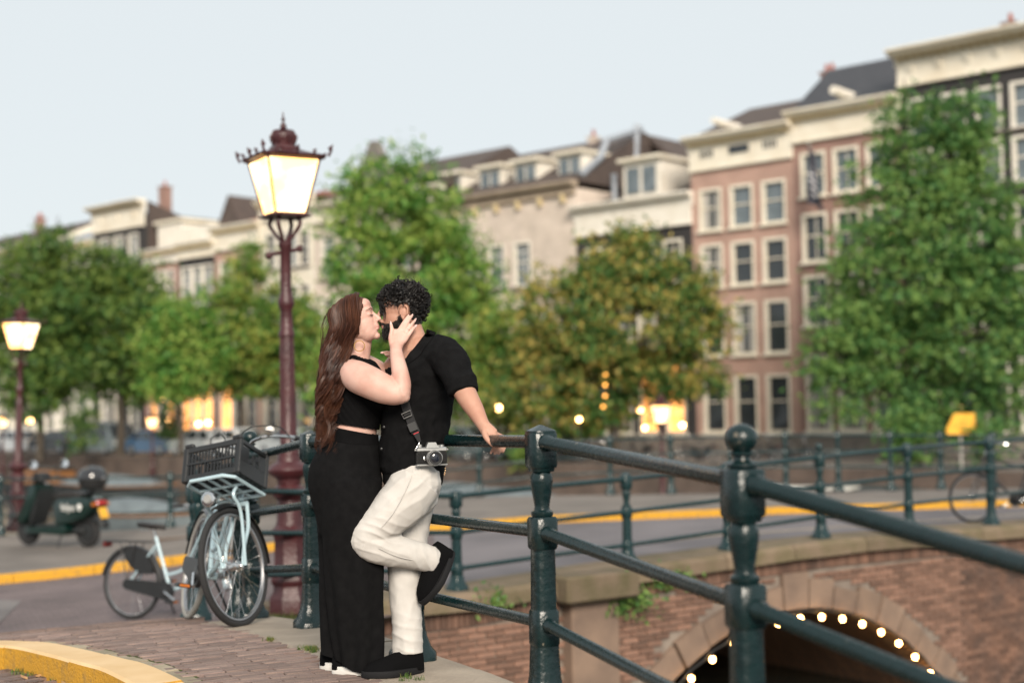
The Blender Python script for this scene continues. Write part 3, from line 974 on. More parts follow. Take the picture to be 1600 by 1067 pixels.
def house(label, px0, px1, ztop, zfr, wallm, rows, nwin, corn=M_cream, depth=11, ww=1.3, dent=True, brackets=0, proj=.55,
          door=None, base=True, frame=None, sash='six', margin=.5, skip=(), panes=None, tt=None, sill=True):
    t0, t1 = (t_at(px0), t_at(px1)) if tt is None else tt
    w = t0 - t1
    root = thing('canal_house', label, 'house', fpt(t0), H_ROT, 'houses along the far quay')
    ops, wins = [], []
    for r_, row in enumerate(rows):
        n = row[2] if len(row) > 2 else nwin
        wq = row[3] if len(row) > 3 else ww
        for k in range(n):
            x = margin + (w - 2 * margin) * (k + .5) / n
            if (r_, k) in skip: continue
            ops.append((x - wq / 2, x + wq / 2, row[0], row[1])); wins.append((r_, k, x, row[0], row[1], wq))
    dr = None
    if door is not None:
        dx, dz = door; dr = (dx - .6, dx + .6, .9, dz)
        ops = [o for o in ops if o[1] < dr[0] - .1 or o[0] > dr[1] + .1 or o[2] > dz]
        wins = [q for q in wins if q[2] + q[5] / 2 < dr[0] - .1 or q[2] - q[5] / 2 > dr[1] + .1 or q[3] > dz]
        ops.append(dr)
    wall_mesh(w, (zfr + ztop) / 2, depth, ops, wallm).build('wall', wallm, root, smooth=False)
    for r_, k, x, a, b, wq in wins:
        pane = (panes or {}).get((r_, k), (panes or {}).get(r_, random.choice(['dark', 'dark', 'pale', 'curtain'])))
        window(root, x, a, b, wq, pane, sash, frame, sill)
    if dr:
        mb = MB(); dh = dr[3] - dr[2]
        for sx in (-1, 1): mb.box((sx * .52, .12, dh / 2), (.16, .24, dh))
        mb.box((0, .12, dh - .08), (.88, .236, .16)); mb.box((0, .16, dh * .74), (.88, .1, .1))
        d_ = mb.build('door', frame or M_white, root, smooth=False); d_.location = ((dr[0] + dr[1]) / 2, 0, dr[2])
        mb = MB(); mb.box((0, .2, dh * .36), (.86, .06, dh * .72))
        for zz in (.2, .5): mb.box((0, .165, dh * zz), (.6, .03, dh * .22), bev=.01)
        mb.build('door_leaf', M_door, d_, smooth=False)
        mb = MB(); mb.box((0, .2, dh * .865), (.86, .03, dh * .14)); mb.build('pane', M_glass, d_, smooth=False)
        st = MB()
        for k in range(5): st.box(((dr[0] + dr[1]) / 2 + .1, -.25 - .25 * k, .45 - .09 * k), (1.5, .26 if k else .5, .9 - .18 * k))
        st.build('stoop', M_stoop, root, smooth=False)
    if base:
        mb = MB(); mb.box((w / 2, -.03, .42), (w - .01, .1, .84)); mb.build('plinth', M_stoop, root, smooth=False)
    cornice(root, w, ztop, zfr, corn, dent, proj, brackets)
    return root, w

# measured from the picture: left to right along the quay
F3 = [(12.0, 13.6), (8.7, 10.9), (5.4, 7.8), (1.1, 4.2)]
h, w = house('pale cream house with a low roof, at the far left end of the row', -90, 58, 15.6, 14.3, M_cream, [(11.6, 13.3), (8.3, 10.4), (5, 7.2), (1.1, 3.8)], 5, ww=1.3, panes={0: 'pale'})
gable_roof(h, w, 15.6, 18.0, 11, M_tile, wall=M_cream); chimney(h, w * .45, 5, 17, 18.8, M_redbr)
h, w = house('white plastered house with a grey mansard roof, left of the black house', 58, 146, 15.2, 14.0, M_white, [(11.4, 13.2), (8.3, 10.4), (5, 7.2), (1.1, 3.8)], 3, panes={0: 'pale'}, proj=.4)
gable_roof(h, w, 15.2, 17.3, 11, M_zinc, wall=M_zinc)
h, w = house('tall black house with a heavy cream cornice and a red chimney', 146, 226, 17.4, 15.5, M_black, [(13.0, 15.1), (9.6, 11.8), (6.0, 8.4), (1.1, 4.4)], 3, corn=M_cream, brackets=3, proj=.8, panes={0: 'pale'})
chimney(h, w * .80, 2.6, 16.6, 18.6, M_redbr, .8, 1)
mb = MB(); mb.prism([(0.3, 17.3), (0.3, 13), (11, 13), (9.0, 14.6)], w - .16, w + .02, axis='X'); mb.build('side_wall', M_tile, h, smooth=False)
h, w = house('narrow salmon brick house with a cream attic storey, right of the black house', 226, 279, 13.7, 12.6, M_salmon, [(9.7, 12.2), (6.4, 9.0), (1.1, 5.0)], 3, ww=1.05, corn=M_white, panes={(2, 0): 'lit', (2, 1): 'dark', (2, 2): 'lit'})
mb = MB(); mb.box((w * .5, 2.2, 14.6), (w * .72, 3, 1.9)); a_ = mb.build('attic', M_white, h, smooth=False); mb = MB(); mb.box((w * .5, 2.2, 15.65), (w * .84, 3.4, .22)); mb.build('attic_roof', M_cream, a_, smooth=False)
h, w = house('narrow black fronted house with tall white windows and a steep brown roof', 279, 336, 13.8, 12.7, M_black, [(9.5, 12.2), (6.2, 8.9), (1.1, 5.0)], 3, ww=1.2, corn=M_cream, panes={0: 'pale', 2: 'lit'}, margin=.25)
roof_across(h, .5, w - .2, 14.1, 17.2, 2.5, 10, M_tile, M_tile)
mb = MB(); mb.box((w * .35, 1.6, 14.4), (w * .8, 2.2, 1.1)); mb.build('attic', M_white, h, smooth=False)
h, w = house('cream house with tall lit ground floor windows, left of the big lantern', 336, 408, 14.5, 12.9, M_pink, [(9.6, 12.2), (6.2, 8.9), (1.1, 5.0)], 3, ww=1.35, corn=M_cream, panes={(2, 0): 'lit', 2: 'dark'})
gable_roof(h, w, 14.5, 16.0, 11, M_redtile, wall=M_redbr)
h, w = house('cream plastered house with red roof, half hidden by the big lantern', 408, 492, 15.7, 14.4, M_cream, [(11.3, 13.6), (7.7, 10.2), (4.4, 6.8), (1.1, 3.8)], 4, ww=1.3, corn=M_cream)
gable_roof(h, w, 15.7, 16.9, 11, M_redtile, wall=M_redbr); chimney(h, w * .9, 5.2, 16.5, 18.4, M_sand)
h, w = house('broad sandstone house with a stone gable, behind the tall middle tree', 492, 696, 14.9, 13.7, M_sand, [(10.3, 12.9), (6.4, 9.2), (1.6, 5.2)], 6, ww=1.35, corn=M_cream, dent=False, panes={0: 'pale'})
gable_roof(h, w, 14.9, 17.7, 11, M_tile, wall=M_tile)
mb = MB(); mb.prism([(w * .42 - 2.3, 14.6), (w * .42 - .25, 18.3), (w * .42 + .25, 18.3), (w * .42 + 2.3, 14.6)], .6, 1.1, axis='Y'); mb.build('stone_gable', M_grey, h, smooth=False)
h, w = house('wide pale sandstone house with four white dormers on a long brown roof', 700, 904, 13.9, 13.2, M_sand, [(8.7, 11.1), (5.0, 7.4), (1.2, 3.9)], 4, ww=1.25, corn=mat('weathered_stone', (.40, .32, .24), .85, col2=(.30, .24, .18), scale=2), dent=False, proj=.55, panes={0: 'pale'}, margin=.9, skip=((0, 3),))
gable_roof(h, w + 1.8, 14.0, 17.2, 12, M_tile, set_back=6, wall=M_tile, ov=.05, x0=-1.8)
for k in range(6):
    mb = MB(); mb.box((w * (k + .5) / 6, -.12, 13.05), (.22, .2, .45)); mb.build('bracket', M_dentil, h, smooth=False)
for x in (-.5, w * .27, w * .55, w * .88): dormer(h, x, 14.25, .9, 1.7, 1.25, 2.4)
mb = MB(); mb.tube([(w + .02, .4, 14.2), (w + .05, 2.0, 15.3), (w + .05, 2.6, 16.3), (w + .05, 5.6, 17.3)], .2, n=6); mb.tube([(w + .1, 5.0, 15.2), (w + .1, 5.2, 17.5)], .16, n=6); mb.build('roof_flashing', M_zinc, h, smooth=False)
chimney(h, w * .62, 6, 16.9, 17.35, M_sand, .4, 1)
mb = MB(); mb.prism([(w - 5, 12.6), (w, 17.1), (w + 7.2, 11.2), (w + 7.2, 10.9), (w, 16.8), (w - 5, 12.3)], 6.2, 24, axis='Y'); mb.build('rear_roof', M_tile, h, smooth=False)
h, w = house('low black house with deep white cornice and white dormer beside the pink brick house', 904, 1086, 12.5, 10.9, M_black, [(8.2, 10.3), (4.9, 7.2), (.9, 4.3)], 4, ww=1.2, corn=M_white, dent=False, panes={(2, 2): 'lit', (2, 3): 'lit', 2: 'dark', 0: 'dark'}, frame=M_cream, margin=.4)
mb = MB(); mb.prism([(.5, 12.4), (4.5, 14.0), (11, 14.0), (11, 12.0), (.5, 12.0)], .1, w - .1, axis='X'); mb.build('roof', M_tile, h, smooth=False)
dormer(h, w * .52, 12.6, .6, 2.3, 1.9, 3.2, cheek=M_white)
mb = MB(); mb.lathe([(.16, 12.5), (.16, 14.2)], n=10, c=(w * .2, 1.4, 0)); mb.build('flue', M_zinc, h)
h, w = house('pink brick house four storeys high with three white windows on each floor', 1086, 1247, 15.0, 13.35, M_pink, [(10.5, 12.5), (7.8, 9.85), (4.55, 7.0), (.95, 3.6)], 3, ww=1.3, corn=M_cream, margin=.2, frame=M_cream, sash='none',
             panes={(0, 0): 'curtain', 0: 'pale', (1, 0): 'curtain', (1, 1): 'dark', (1, 2): 'dark', (2, 1): 'curtain', 2: 'dark', 3: 'dark'}, proj=.7)
gable_roof(h, w, 15.0, 17.3, 11, M_tile, wall=M_tile)
mb = MB(); mb.tube([(w * .35, -.9, 15.5), (w * .35, 1.2, 15.4)], [.16, .24], n=8); mb.build('hoist_beam', M_white, h); chimney(h, w * .8, 5.5, 17, 18.3, M_redbr)
for k, x in enumerate((.18, .50, .80)):
    mb = MB()
    for j in range(4 if k != 1 else 1): mb.box((w * x + (j - 1.5) * .2 if k != 1 else w * x, -.13, 14.15), (.1 if k != 1 else 1.1, .04, .38))
    mb.build('attic_vent', M_glass, h, smooth=False)
h, w = house('red brick house with a black flag and dark slate roof beside the tallest black house', 1247, 1417, 15.4, 13.95, M_redbr, [(11.5, 13.5), (8.55, 10.75), (5.7, 7.95), (1.0, 4.4)], 3, ww=1.3, corn=M_cream, margin=.2, frame=M_cream, sash='four',
             panes={0: 'pale', 1: 'dark', 2: 'dark', (3, 0): 'curtain', (3, 1): 'curtain'}, proj=.7)
gable_roof(h, w, 15.4, 18.0, 11, M_slate, set_back=3.6, wall=M_slate)
mb = MB(); mb.tube([(w * .5, -.9, 15.9), (w * .5, 1.6, 15.75)], [.2, .28], n=8); mb.build('hoist_beam', M_white, h)
h, w = house('tallest house, black brick with a very deep cream cornice, behind the big green tree', 1417, 1650, 17.2, 15.65, M_black, [(13.2, 15.1), (11.0, 12.9), (8.2, 10.4), (5.0, 7.6), (.9, 4.4)], 4, ww=1.12, corn=M_cream, margin=.2, frame=M_white, sash='none', proj=1.0, brackets=5,
             panes={0: 'pale', 1: 'pale', 2: 'dark', 4: 'dark'})
for x in (.62, .8): chimney(h, w * x, 2.5, 17, 18.1, M_redbr, .5, 1)
h, w = house('grey brick house beyond the tallest black house', None, None, 16.6, 15.2, M_grey, [(12.0, 14.2), (8.6, 10.9), (5.2, 7.6), (1, 4.2)], 3, tt=(t_at(1650), t_at(1650) - 7))
gable_roof(h, w, 16.6, 19, 11, M_tile, wall=M_tile)

for k_, (ta, tb, mm, lab) in enumerate(((t_at(-90) + 12, t_at(-90), M_redbr, 'red brick house left of the pale cream house with a low roof'), (t_at(-90) + 25, t_at(-90) + 12, M_grey, 'grey brick house at the far left of the row, beyond the red brick one'))):
    h, w = house(lab, None, None, 14.6 + k_, 13.4 + k_, mm, [(10.8, 12.8), (7.6, 9.8), (4.6, 6.8), (1, 3.7)], 5, tt=(ta, tb), corn=M_white)
    gable_roof(h, w, 14.6 + k_, 17.2 + k_, 11, M_tile, wall=mm)

# flag on the red brick house
t = t_at(1292)
fl = thing('flag', 'black flag with white print hanging from a slanted pole on the red brick house', 'flag', fpt(t, .05, 11.6), H_ROT)
M_flag = mat('flag_cloth', (.022, .024, .034), .8, col2=(.03, .03, .045), scale=2)
M_flagp = mat('flag_print', (.5, .5, .52), .8)
mb = MB(); mb.tube([(-.1, 0, .7), (.15, -1.3, 2.1)], .03, n=8); mb.build('pole', M_white, fl)
def cloth(u, v): return Vector((.15 + .9 * u * (.35 + .5 * v) - .1 + .06 * math.sin(u * 9 + v * 4), -1.25 + .12 * math.sin(u * 7 + v * 5), 2.05 - 2.6 * v - .5 * u))
mb = MB(); n = 10
mb.V = [tuple(cloth(i / n, j / n)) for j in range(n + 1) for i in range(n + 1)]
mb.F = [(j * (n + 1) + i, j * (n + 1) + i + 1, (j + 1) * (n + 1) + i + 1, (j + 1) * (n + 1) + i) for j in range(n) for i in range(n)]
fc = mb.build('cloth', M_flag, fl, fix=False)
mb = MB()
for k in range(5):
    a = [cloth(.3 + .08 * (k % 2), .3 + k * .12), cloth(.62, .3 + k * .12 + .02), cloth(.6, .36 + k * .12), cloth(.33, .36 + k * .12)]
    mb.add([p + Vector((0, -.02, 0)) for p in a], [(0, 1, 2, 3)])
mb.build('print', M_flagp, fc, fix=False)
# ------------------------------------------------------------------ trees along the far quay
def leaf_mat(name, c1, c2, c3, t3=.5):
    m, nt, b, out = new_mat(name)
    N, L = nt.nodes, nt.links
    tc = N.new('ShaderNodeTexCoord')
    ns = N.new('ShaderNodeTexNoise'); ns.inputs['Scale'].default_value = .55; ns.inputs['Detail'].default_value = 3
    L.new(tc.outputs['Object'], ns.inputs[0])
    g = N.new('ShaderNodeNewGeometry')
    add = N.new('ShaderNodeMath'); add.operation = 'MULTIPLY_ADD'; add.inputs[1].default_value = .5; add.inputs[2].default_value = -.12
    L.new(g.outputs['Random Per Island'], add.inputs[0])
    s = N.new('ShaderNodeMath'); s.operation = 'ADD'; L.new(ns.outputs['Fac'], s.inputs[0]); L.new(add.outputs[0], s.inputs[1])
    rp = N.new('ShaderNodeValToRGB'); e = rp.color_ramp.elements
    e[0].position = .38; e[0].color = rgba(c1); e[1].position = .62; e[1].color = rgba(c2)
    x = e.new(.62 + .3 * t3); x.color = rgba(c3)
    L.new(s.outputs[0], rp.inputs[0]); L.new(rp.outputs[0], b.inputs['Base Color'])
    b.inputs['Roughness'].default_value = .55; b.inputs['Specular IOR Level'].default_value = .3
    tr = N.new('ShaderNodeBsdfTranslucent'); L.new(rp.outputs[0], tr.inputs[0])
    mx = N.new('ShaderNodeMixShader'); mx.inputs[0].default_value = .32
    L.new(b.outputs[0], mx.inputs[1]); L.new(tr.outputs[0], mx.inputs[2]); L.new(mx.outputs[0], out.inputs[0])
    return m
L_green = leaf_mat('elm_leaves', (0.049, 0.136, 0.040), (0.091, 0.212, 0.056), (0.183, 0.295, 0.075))
L_mid = leaf_mat('lime_leaves', (0.065, 0.185, 0.035), (0.13, 0.29, 0.05), (0.29, 0.38, 0.08))
L_dark = leaf_mat('dark_leaves', (0.045, 0.115, 0.030), (0.085, 0.175, 0.040), (0.17, 0.24, 0.05))
L_yel = leaf_mat('yellowing_leaves', (0.075, 0.18, 0.038), (0.14, 0.27, 0.05), (0.32, 0.34, 0.07))
L_aut = leaf_mat('autumn_leaves', (0.045, 0.125, 0.030), (0.11, 0.20, 0.045), (0.40, 0.32, 0.08), .5)
M_bark = mat('bark', (.075, .06, .045), .95, col2=(.04, .034, .026), scale=8, bump=.8, bscale=25, stretch=(1, 1, .3))

def crown_mesh(name, m, lobes, n, size, seed):
    """leaf sprays: each a small bent quad pair, spread through overlapping lobes with gaps between twigs"""
    r_ = np.random.default_rng(seed)
    vol = np.array([l[1][0] * l[1][1] * l[1][2] for l in lobes]); pr = vol ** .75; pr /= pr.sum()
    # twig centres first, leaves gather round them: leaves gaps between the sprays
    nt_ = max(60, n // 26)
    k = r_.choice(len(lobes), nt_, p=pr)
    d = r_.normal(size=(nt_, 3)); d /= np.linalg.norm(d, axis=1)[:, None]
    rad = r_.uniform(.25, 1.0, nt_) ** .5
    C = np.array([l[0] for l in lobes])[k]; A = np.array([l[1] for l in lobes])[k]
    tw = C + d * rad[:, None] * A * r_.uniform(.8, 1.25, nt_)[:, None]
    i = r_.integers(0, nt_, n)
    spread = r_.uniform(.2, .85, nt_)[i] * size * 5.0
    p = tw[i] + r_.normal(size=(n, 3)) * spread[:, None] * np.array([1, 1, .55])
    nrm = r_.normal(size=(n, 3)) + d[i] * .6 + np.array([0, 0, .35]); nrm /= np.linalg.norm(nrm, axis=1)[:, None]
    h = np.cross(nrm, r_.normal(size=(n, 3))); h /= np.linalg.norm(h, axis=1)[:, None]
    s = np.cross(nrm, h)
    L_ = size * r_.uniform(.7, 1.5, n)[:, None]; W_ = L_ * r_.uniform(.42, .62, n)[:, None]
    V = np.stack([p - h * L_, p + s * W_ - nrm * L_ * .15, p + h * L_, p - s * W_ - nrm * L_ * .15], 1).reshape(-1, 3)
    me = bpy.data.meshes.new(name)
    me.vertices.add(4 * n); me.vertices.foreach_set('co', V.astype(np.float32).ravel())
    me.loops.add(4 * n); me.loops.foreach_set('vertex_index', np.arange(4 * n, dtype=np.int32))
    me.polygons.add(n); me.polygons.foreach_set('loop_start', np.arange(0, 4 * n, 4, dtype=np.int32))
    me.update(calc_edges=True)
    me.materials.append(m)
    return me

def tree(label, tx, depth, z0, crown_px, m, n, size=.17, seed=1, trunk_r=.22, fork=.45, name='street_tree', thick=.85):
    """crown_px: lobes (px, py, half width px, half height px) seen at the tree's distance"""
    base = P(tx, 700, depth); base.z = z0
    root = thing(name, label, 'tree', base, 0, 'trees along the far quay')
    lobes = []; r_ = random.Random(seed)
    for (cx, cy, rx, ry) in crown_px:
        c = P(cx, cy, depth + r_.uniform(-.8, .8)); k = depth / FPX
        lobes.append((tuple(c - base), (rx * k * 1.1, max(rx, ry) * k * thick, ry * k * 1.06)))
    link('crown', crown_mesh('crown', m, lobes, int(n * 1.4), size * .82, seed), root)
    mb = MB()
    top = max(lobes, key=lambda l: l[0][2] + l[1][2]); zt = top[0][2] + top[1][2] * .5
    zl = min(l[0][2] - l[1][2] * .4 for l in lobes); zf = max(zl, zt * fork)
    mb.tube(catmull([(0, 0, -.1), (.05, 0, zf * .35), (-.05, .05, zf), (top[0][0] * .6, .1, lerp(zf, zt, .55)), (top[0][0], 0, zt)], 5),
            [lerp(trunk_r * 1.15, .035, (i / 20) ** .8) for i in range(21)], n=10)
    tk = mb.build('trunk', M_bark, root)
    for l in lobes:
        mb = MB(); e = Vector(l[0]); st = Vector((0, 0, min(zf * r_.uniform(.75, 1.25), e.z * .9)))
        mid = st.lerp(e, .5) + Vector((r_.uniform(-.3, .3), r_.uniform(-.3, .3), r_.uniform(0, .5)))
        mb.tube(catmull([st, mid, e, e + (e - st) * .25], 4), [lerp(trunk_r * .45, .02, i / 12) for i in range(13)], n=7)
        mb.build('limb', M_bark, tk)
    return root

tree('biggest green tree at the right, hanging low in front of the tallest black house', 1432, 52, 0,
     [(1500, 205, 55, 75), (1415, 200, 40, 62), (1455, 260, 90, 90), (1400, 330, 80, 80), (1510, 360, 95, 100), (1440, 440, 130, 90), (1335, 400, 50, 55), (1310, 555, 62, 48), (1350, 500, 80, 60), (1400, 560, 110, 75), (1520, 520, 95, 110),
      (1570, 440, 50, 90), (1330, 610, 60, 40), (1480, 625, 70, 60), (1570, 600, 40, 80), (1425, 655, 30, 45)],
     L_green, 30000, .13, 11, .26)
tree('autumn tree with orange and green leaves, right of the middle of the row', 960, 57, 0,
     [(985, 405, 38, 55), (960, 440, 85, 60), (1050, 440, 50, 45), (880, 490, 75, 70), (980, 520, 110, 75), (1085, 510, 55, 60), (845, 590, 70, 65), (930, 600, 90, 70), (1050, 580, 70, 50), (900, 655, 60, 35), (1090, 460, 35, 40)],
     L_aut, 21000, .14, 12, .2)
tree('tall bright green tree behind the kissing couple', 612, 66, 0,
     [(640, 290, 52, 55), (570, 300, 40, 50), (600, 340, 85, 65), (680, 350, 50, 60), (560, 410, 50, 70), (640, 430, 95, 80), (710, 430, 55, 70), (600, 520, 95, 70), (700, 530, 75, 75), (640, 610, 100, 60), (545, 560, 45, 60), (745, 470, 40, 50), (740, 590, 50, 55), (510, 610, 45, 40)],
     L_mid, 22000, .16, 13, .24)
tree('slim yellowing tree between the tall green tree and the autumn tree', 790, 62, 0,
     [(775, 520, 40, 45), (800, 570, 40, 50), (765, 600, 40, 55), (800, 640, 35, 35)], L_yel, 6500, .14, 14, .13)
tree('yellow green tree just left of the big lantern post', 378, 78, 0,
     [(385, 430, 22, 45), (360, 470, 28, 40), (440, 500, 50, 50), (375, 540, 62, 45), (440, 570, 60, 40), (320, 570, 40, 36), (400, 595, 60, 28), (470, 545, 40, 50)], L_yel, 14000, .17, 15, .22)
tree('small bright yellowish tree between the dark tree and the lantern', 282, 75, 0,
     [(290, 500, 40, 40), (255, 545, 40, 35), (310, 560, 45, 40), (275, 600, 45, 30)], L_mid, 8000, .16, 16, .15)
tree('broad dark green tree left of the small yellowish tree', 188, 80, 0,
     [(160, 430, 50, 45), (215, 460, 50, 45), (120, 470, 40, 45), (170, 510, 80, 55), (235, 540, 40, 50), (130, 560, 60, 50), (200, 590, 60, 38)], L_dark, 15000, .18, 17, .24)
tree('tree with a pointed top at the left edge of the row, above the small lantern', 62, 77, 0,
     [(85, 385, 28, 40), (60, 420, 55, 40), (20, 460, 50, 55), (80, 480, 60, 55), (30, 540, 55, 55), (90, 570, 60, 50), (40, 610, 60, 40), (-30, 500, 50, 70)], L_dark, 15000, .17, 18, .22)
# ------------------------------------------------------------------ crowned street lamps
M_maroon = mat('maroon_iron_paint', (.060, .014, .016), .38, col2=(.038, .010, .012), scale=7, bump=.35, bscale=45, detail=8)
M_lampglass = emit_mat('lantern_glass', (1.0, .52, .17), 2.2, (1.0, .82, .50), 3.4)
M_lampglass.node_tree.nodes['Principled BSDF'].inputs['Emission Strength'].default_value = 3.3
M_mantle = emit_mat('lamp_mantle', (1.0, .80, .50), 20)

def make_lamp(label, loc, height, rotz, group='crowned street lamps', lod=0):
    """cast iron post with a square tapering lantern carried on four arms, crown on top"""
    root = thing('street_lamp', label, 'street lamp', loc, rotz, group)
    k = height / 4.54
    n = 18 if lod == 0 else 10
    def S(pr): return [(r_ * k, z * k) for r_, z in pr]
    mb = MB()
    mb.lathe(S([(.205, -.02), (.205, .10), (.195, .13), (.17, .16), (.165, .22), (.185, .25), (.185, .29), (.155, .34), (.150, .62), (.155, .66), (.17, .68), (.17, .72), (.13, .76)]), n=8)
    mb.build('base', M_maroon, root, angle=35)
    mb = MB()
    mb.lathe(S([(.13, .74), (.118, .80), (.108, .98), (.150, 1.02), (.160, 1.05), (.150, 1.08), (.105, 1.12), (.112, 1.17), (.180, 1.22), (.190, 1.255), (.175, 1.29), (.11, 1.33), (.095, 1.40), (.098, 1.43), (.075, 1.47),
                (.070, 1.9), (.062, 2.45), (.072, 2.46), (.072, 2.50), (.060, 2.52), (.055, 2.70), (.070, 2.73), (.078, 2.77), (.070, 2.80), (.058, 2.83), (.050, 2.88), (.048, 3.255), (.062, 3.275), (.062, 3.315), (.03, 3.335)]), n=n)
    for a in range(8 if lod == 0 else 0):                      # flutes on the shaft
        c, s_ = math.cos(a * PI / 4), math.sin(a * PI / 4)
        mb.tube([(c * .070 * k, s_ * .070 * k, 1.5 * k), (c * .0575 * k, s_ * .0575 * k, 2.44 * k)], .012 * k, n=5)
    sh = mb.build('shaft', M_maroon, root)
    mb = MB(); mb.tube([(-.15 * k, 0, 3.20 * k), (.13 * k, 0, 3.26 * k)], .018 * k, n=8); mb.ell((-.16 * k, 0, 3.19 * k), .036 * k, nu=10, nv=6); mb.ell((.14 * k, 0, 3.265 * k), .034 * k, nu=10, nv=6)
    mb.build('ladder_bar', M_maroon, root)
    zb, zt = 3.565 * k, 4.070 * k; wb, wt = .145 * k, .250 * k
    for a in range(4):
        c, s_ = math.cos(a * PI / 2 + PI / 4), math.sin(a * PI / 2 + PI / 4)
        pts = catmull([(c * .02 * k, s_ * .02 * k, 3.30 * k), (c * .09 * k, s_ * .09 * k, 3.39 * k), (c * .15 * k, s_ * .15 * k, 3.48 * k), (c * .13 * k, s_ * .13 * k, 3.54 * k), (c * .15 * k, s_ * .15 * k, 3.57 * k)], 4)
        mb = MB(); mb.tube(pts, [lerp(.015, .024, i / (len(pts) - 1)) * k for i in range(len(pts))], n=8); mb.ell(pts[-3], .03 * k, nu=10, nv=6); mb.build('arm', M_maroon, root)
    fr = MB()
    corners = [(-1, -1), (1, -1), (1, 1), (-1, 1)]
    for sx, sy in corners: fr.tube([(sx * wb, sy * wb, zb), (sx * wt, sy * wt, zt)], .011 * k, n=5)
    for i in range(4):
        a, b = corners[i], corners[(i + 1) % 4]
        fr.tube([(a[0] * wb, a[1] * wb, zb), (b[0] * wb, b[1] * wb, zb)], .014 * k, n=5)
        fr.tube([(a[0] * wt, a[1] * wt, zt), (b[0] * wt, b[1] * wt, zt)], .020 * k, n=5)
    fr.lathe([(wb * 1.35, zb - .02 * k), (wb * 1.35, zb - .004 * k)], sq=True)
    f_ = fr.build('lantern_frame', M_maroon, root)
    for i in range(4):
        a, b = corners[i], corners[(i + 1) % 4]
        g = MB(); e = .985
        V = [(a[0] * wb * e, a[1] * wb * e, zb + .01 * k), (b[0] * wb * e, b[1] * wb * e, zb + .01 * k), (b[0] * wt * e, b[1] * wt * e, zt - .01 * k), (a[0] * wt * e, a[1] * wt * e, zt - .01 * k)]
        g.add(V, [(0, 1, 2, 3)]); g.build('glass_pane', M_lampglass, f_, smooth=False)
    g = MB(); g.lathe(S([(.03, 3.65), (.05, 3.72), (.05, 3.90), (.02, 3.96)]), n=10); g.build('mantle', M_mantle, f_)
    rf = MB()
    rf.lathe([(wt * 1.22, zt - .004 * k), (wt * 1.26, zt + .02 * k), (wt * 1.05, zt + .036 * k), (wt * .66, zt + .072 * k), (wt * .44, zt + .10 * k), (wt * .42, zt + .125 * k)], sq=True)
    rr = rf.build('roof', M_maroon, root, angle=30)
    lg = MB(); lg.lathe([(wt * .34, zt + .115 * k), (wt * .335, zt + .16 * k)], n=12)
    # crest ornaments round the eaves: corners tall, edges low
    for i in range(4):
        a, b = corners[i], corners[(i + 1) % 4]
        for t, hh in ((0, .10), (.25, .05), (.5, .08), (.75, .05)):
            x, y = lerp(a[0], b[0], t) * wt * 1.22, lerp(a[1], b[1], t) * wt * 1.22
            o_ = MB(); r0 = Vector((x, y, 0)).normalized() * .03 * k
            z0 = zt + .01 * k
            o_.tube([(x, y, z0), (x + r0.x, y + r0.y, z0 + hh * .4 * k), (x + r0.x * .7, y + r0.y * .7, z0 + hh * .7 * k), (x + r0.x * 1.6, y + r0.y * 1.6, z0 + hh * k)], [.016 * k, .010 * k, .020 * k, .004 * k], n=6)
            if hh > .06: o_.ell((x + r0.x * .8, y + r0.y * .8, z0 + hh * .62 * k), (.022 * k, .022 * k, .02 * k), nu=8, nv=5)
            o_.build('crest_leaf', M_maroon, rr)
    cr = MB()
    cr.lathe([(.10 * k, zt + 0.110 * k), (.108 * k, zt + 0.135 * k), (.098 * k, zt + 0.150 * k), (.10 * k, zt + 0.165 * k), (.118 * k, zt + 0.200 * k), (.112 * k, zt + 0.235 * k), (.07 * k, zt + 0.260 * k), (.02 * k, zt + 0.270 * k)], n=16)
    for a in range(8):
        c, s_ = math.cos(a * PI / 4), math.sin(a * PI / 4)
        cr.tube([(c * .104 * k, s_ * .104 * k, zt + 0.155 * k), (c * .125 * k, s_ * .125 * k, zt + 0.205 * k), (c * .09 * k, s_ * .09 * k, zt + 0.260 * k), (0, 0, zt + 0.280 * k)], .014 * k, n=5)
    cr.ell((0, 0, zt + 0.310 * k), .032 * k, nu=10, nv=6); cr.tube([(0, 0, zt + 0.325 * k), (0, 0, zt + 0.445 * k)], [.014 * k, .004 * k], n=6); cr.ell((0, 0, zt + 0.375 * k), (.022 * k, .022 * k, .012 * k), nu=8, nv=5)
    cr.build('crown', M_maroon, root)
    return root

b0 = P(455, 952, 12.4); b0.z = zg(b0.x, b0.y)
lampA = make_lamp('tall maroon street lamp with a glowing square lantern and crown, beside the kissing couple', b0, 4.36, R(31))
lampA.rotation_euler = (0, R(-.4), R(31))
b1 = P(26, 842, 25.6); b1.z = zg(b1.x, b1.y)
lampB = make_lamp('maroon street lamp with a lit lantern standing behind the parked scooter', b1, 4.14, R(-20))
lampB.rotation_euler = (0, R(1.6), R(-20))
kids_ = build_kids()
far_lamps = [(1033, 680, 40, 'lit crowned lamp in front of the glowing orange windows below the autumn tree', 0),
             (238, 690, 74, 'lit crowned lamp on the far quay, left of the black plastic crate', 0),
             (4, 690, 78, 'lit crowned lamp on the far quay at the left edge, beside the maroon lamp post', 0)]
for px, py, d, lab, z in far_lamps:
    hh = 3.0 if d > 50 else 2.3
    g = P(px, {1033: 655, 238: 665, 4: 664}[px], d)
    c = copy_tree(lampA, None, kids_); c['label'] = lab
    c.location = (g.x, g.y, g.z - 3.52); c.rotation_euler = (0, 0, R(30 + px))
    if d > 50: c.scale = (1, 1, 1)

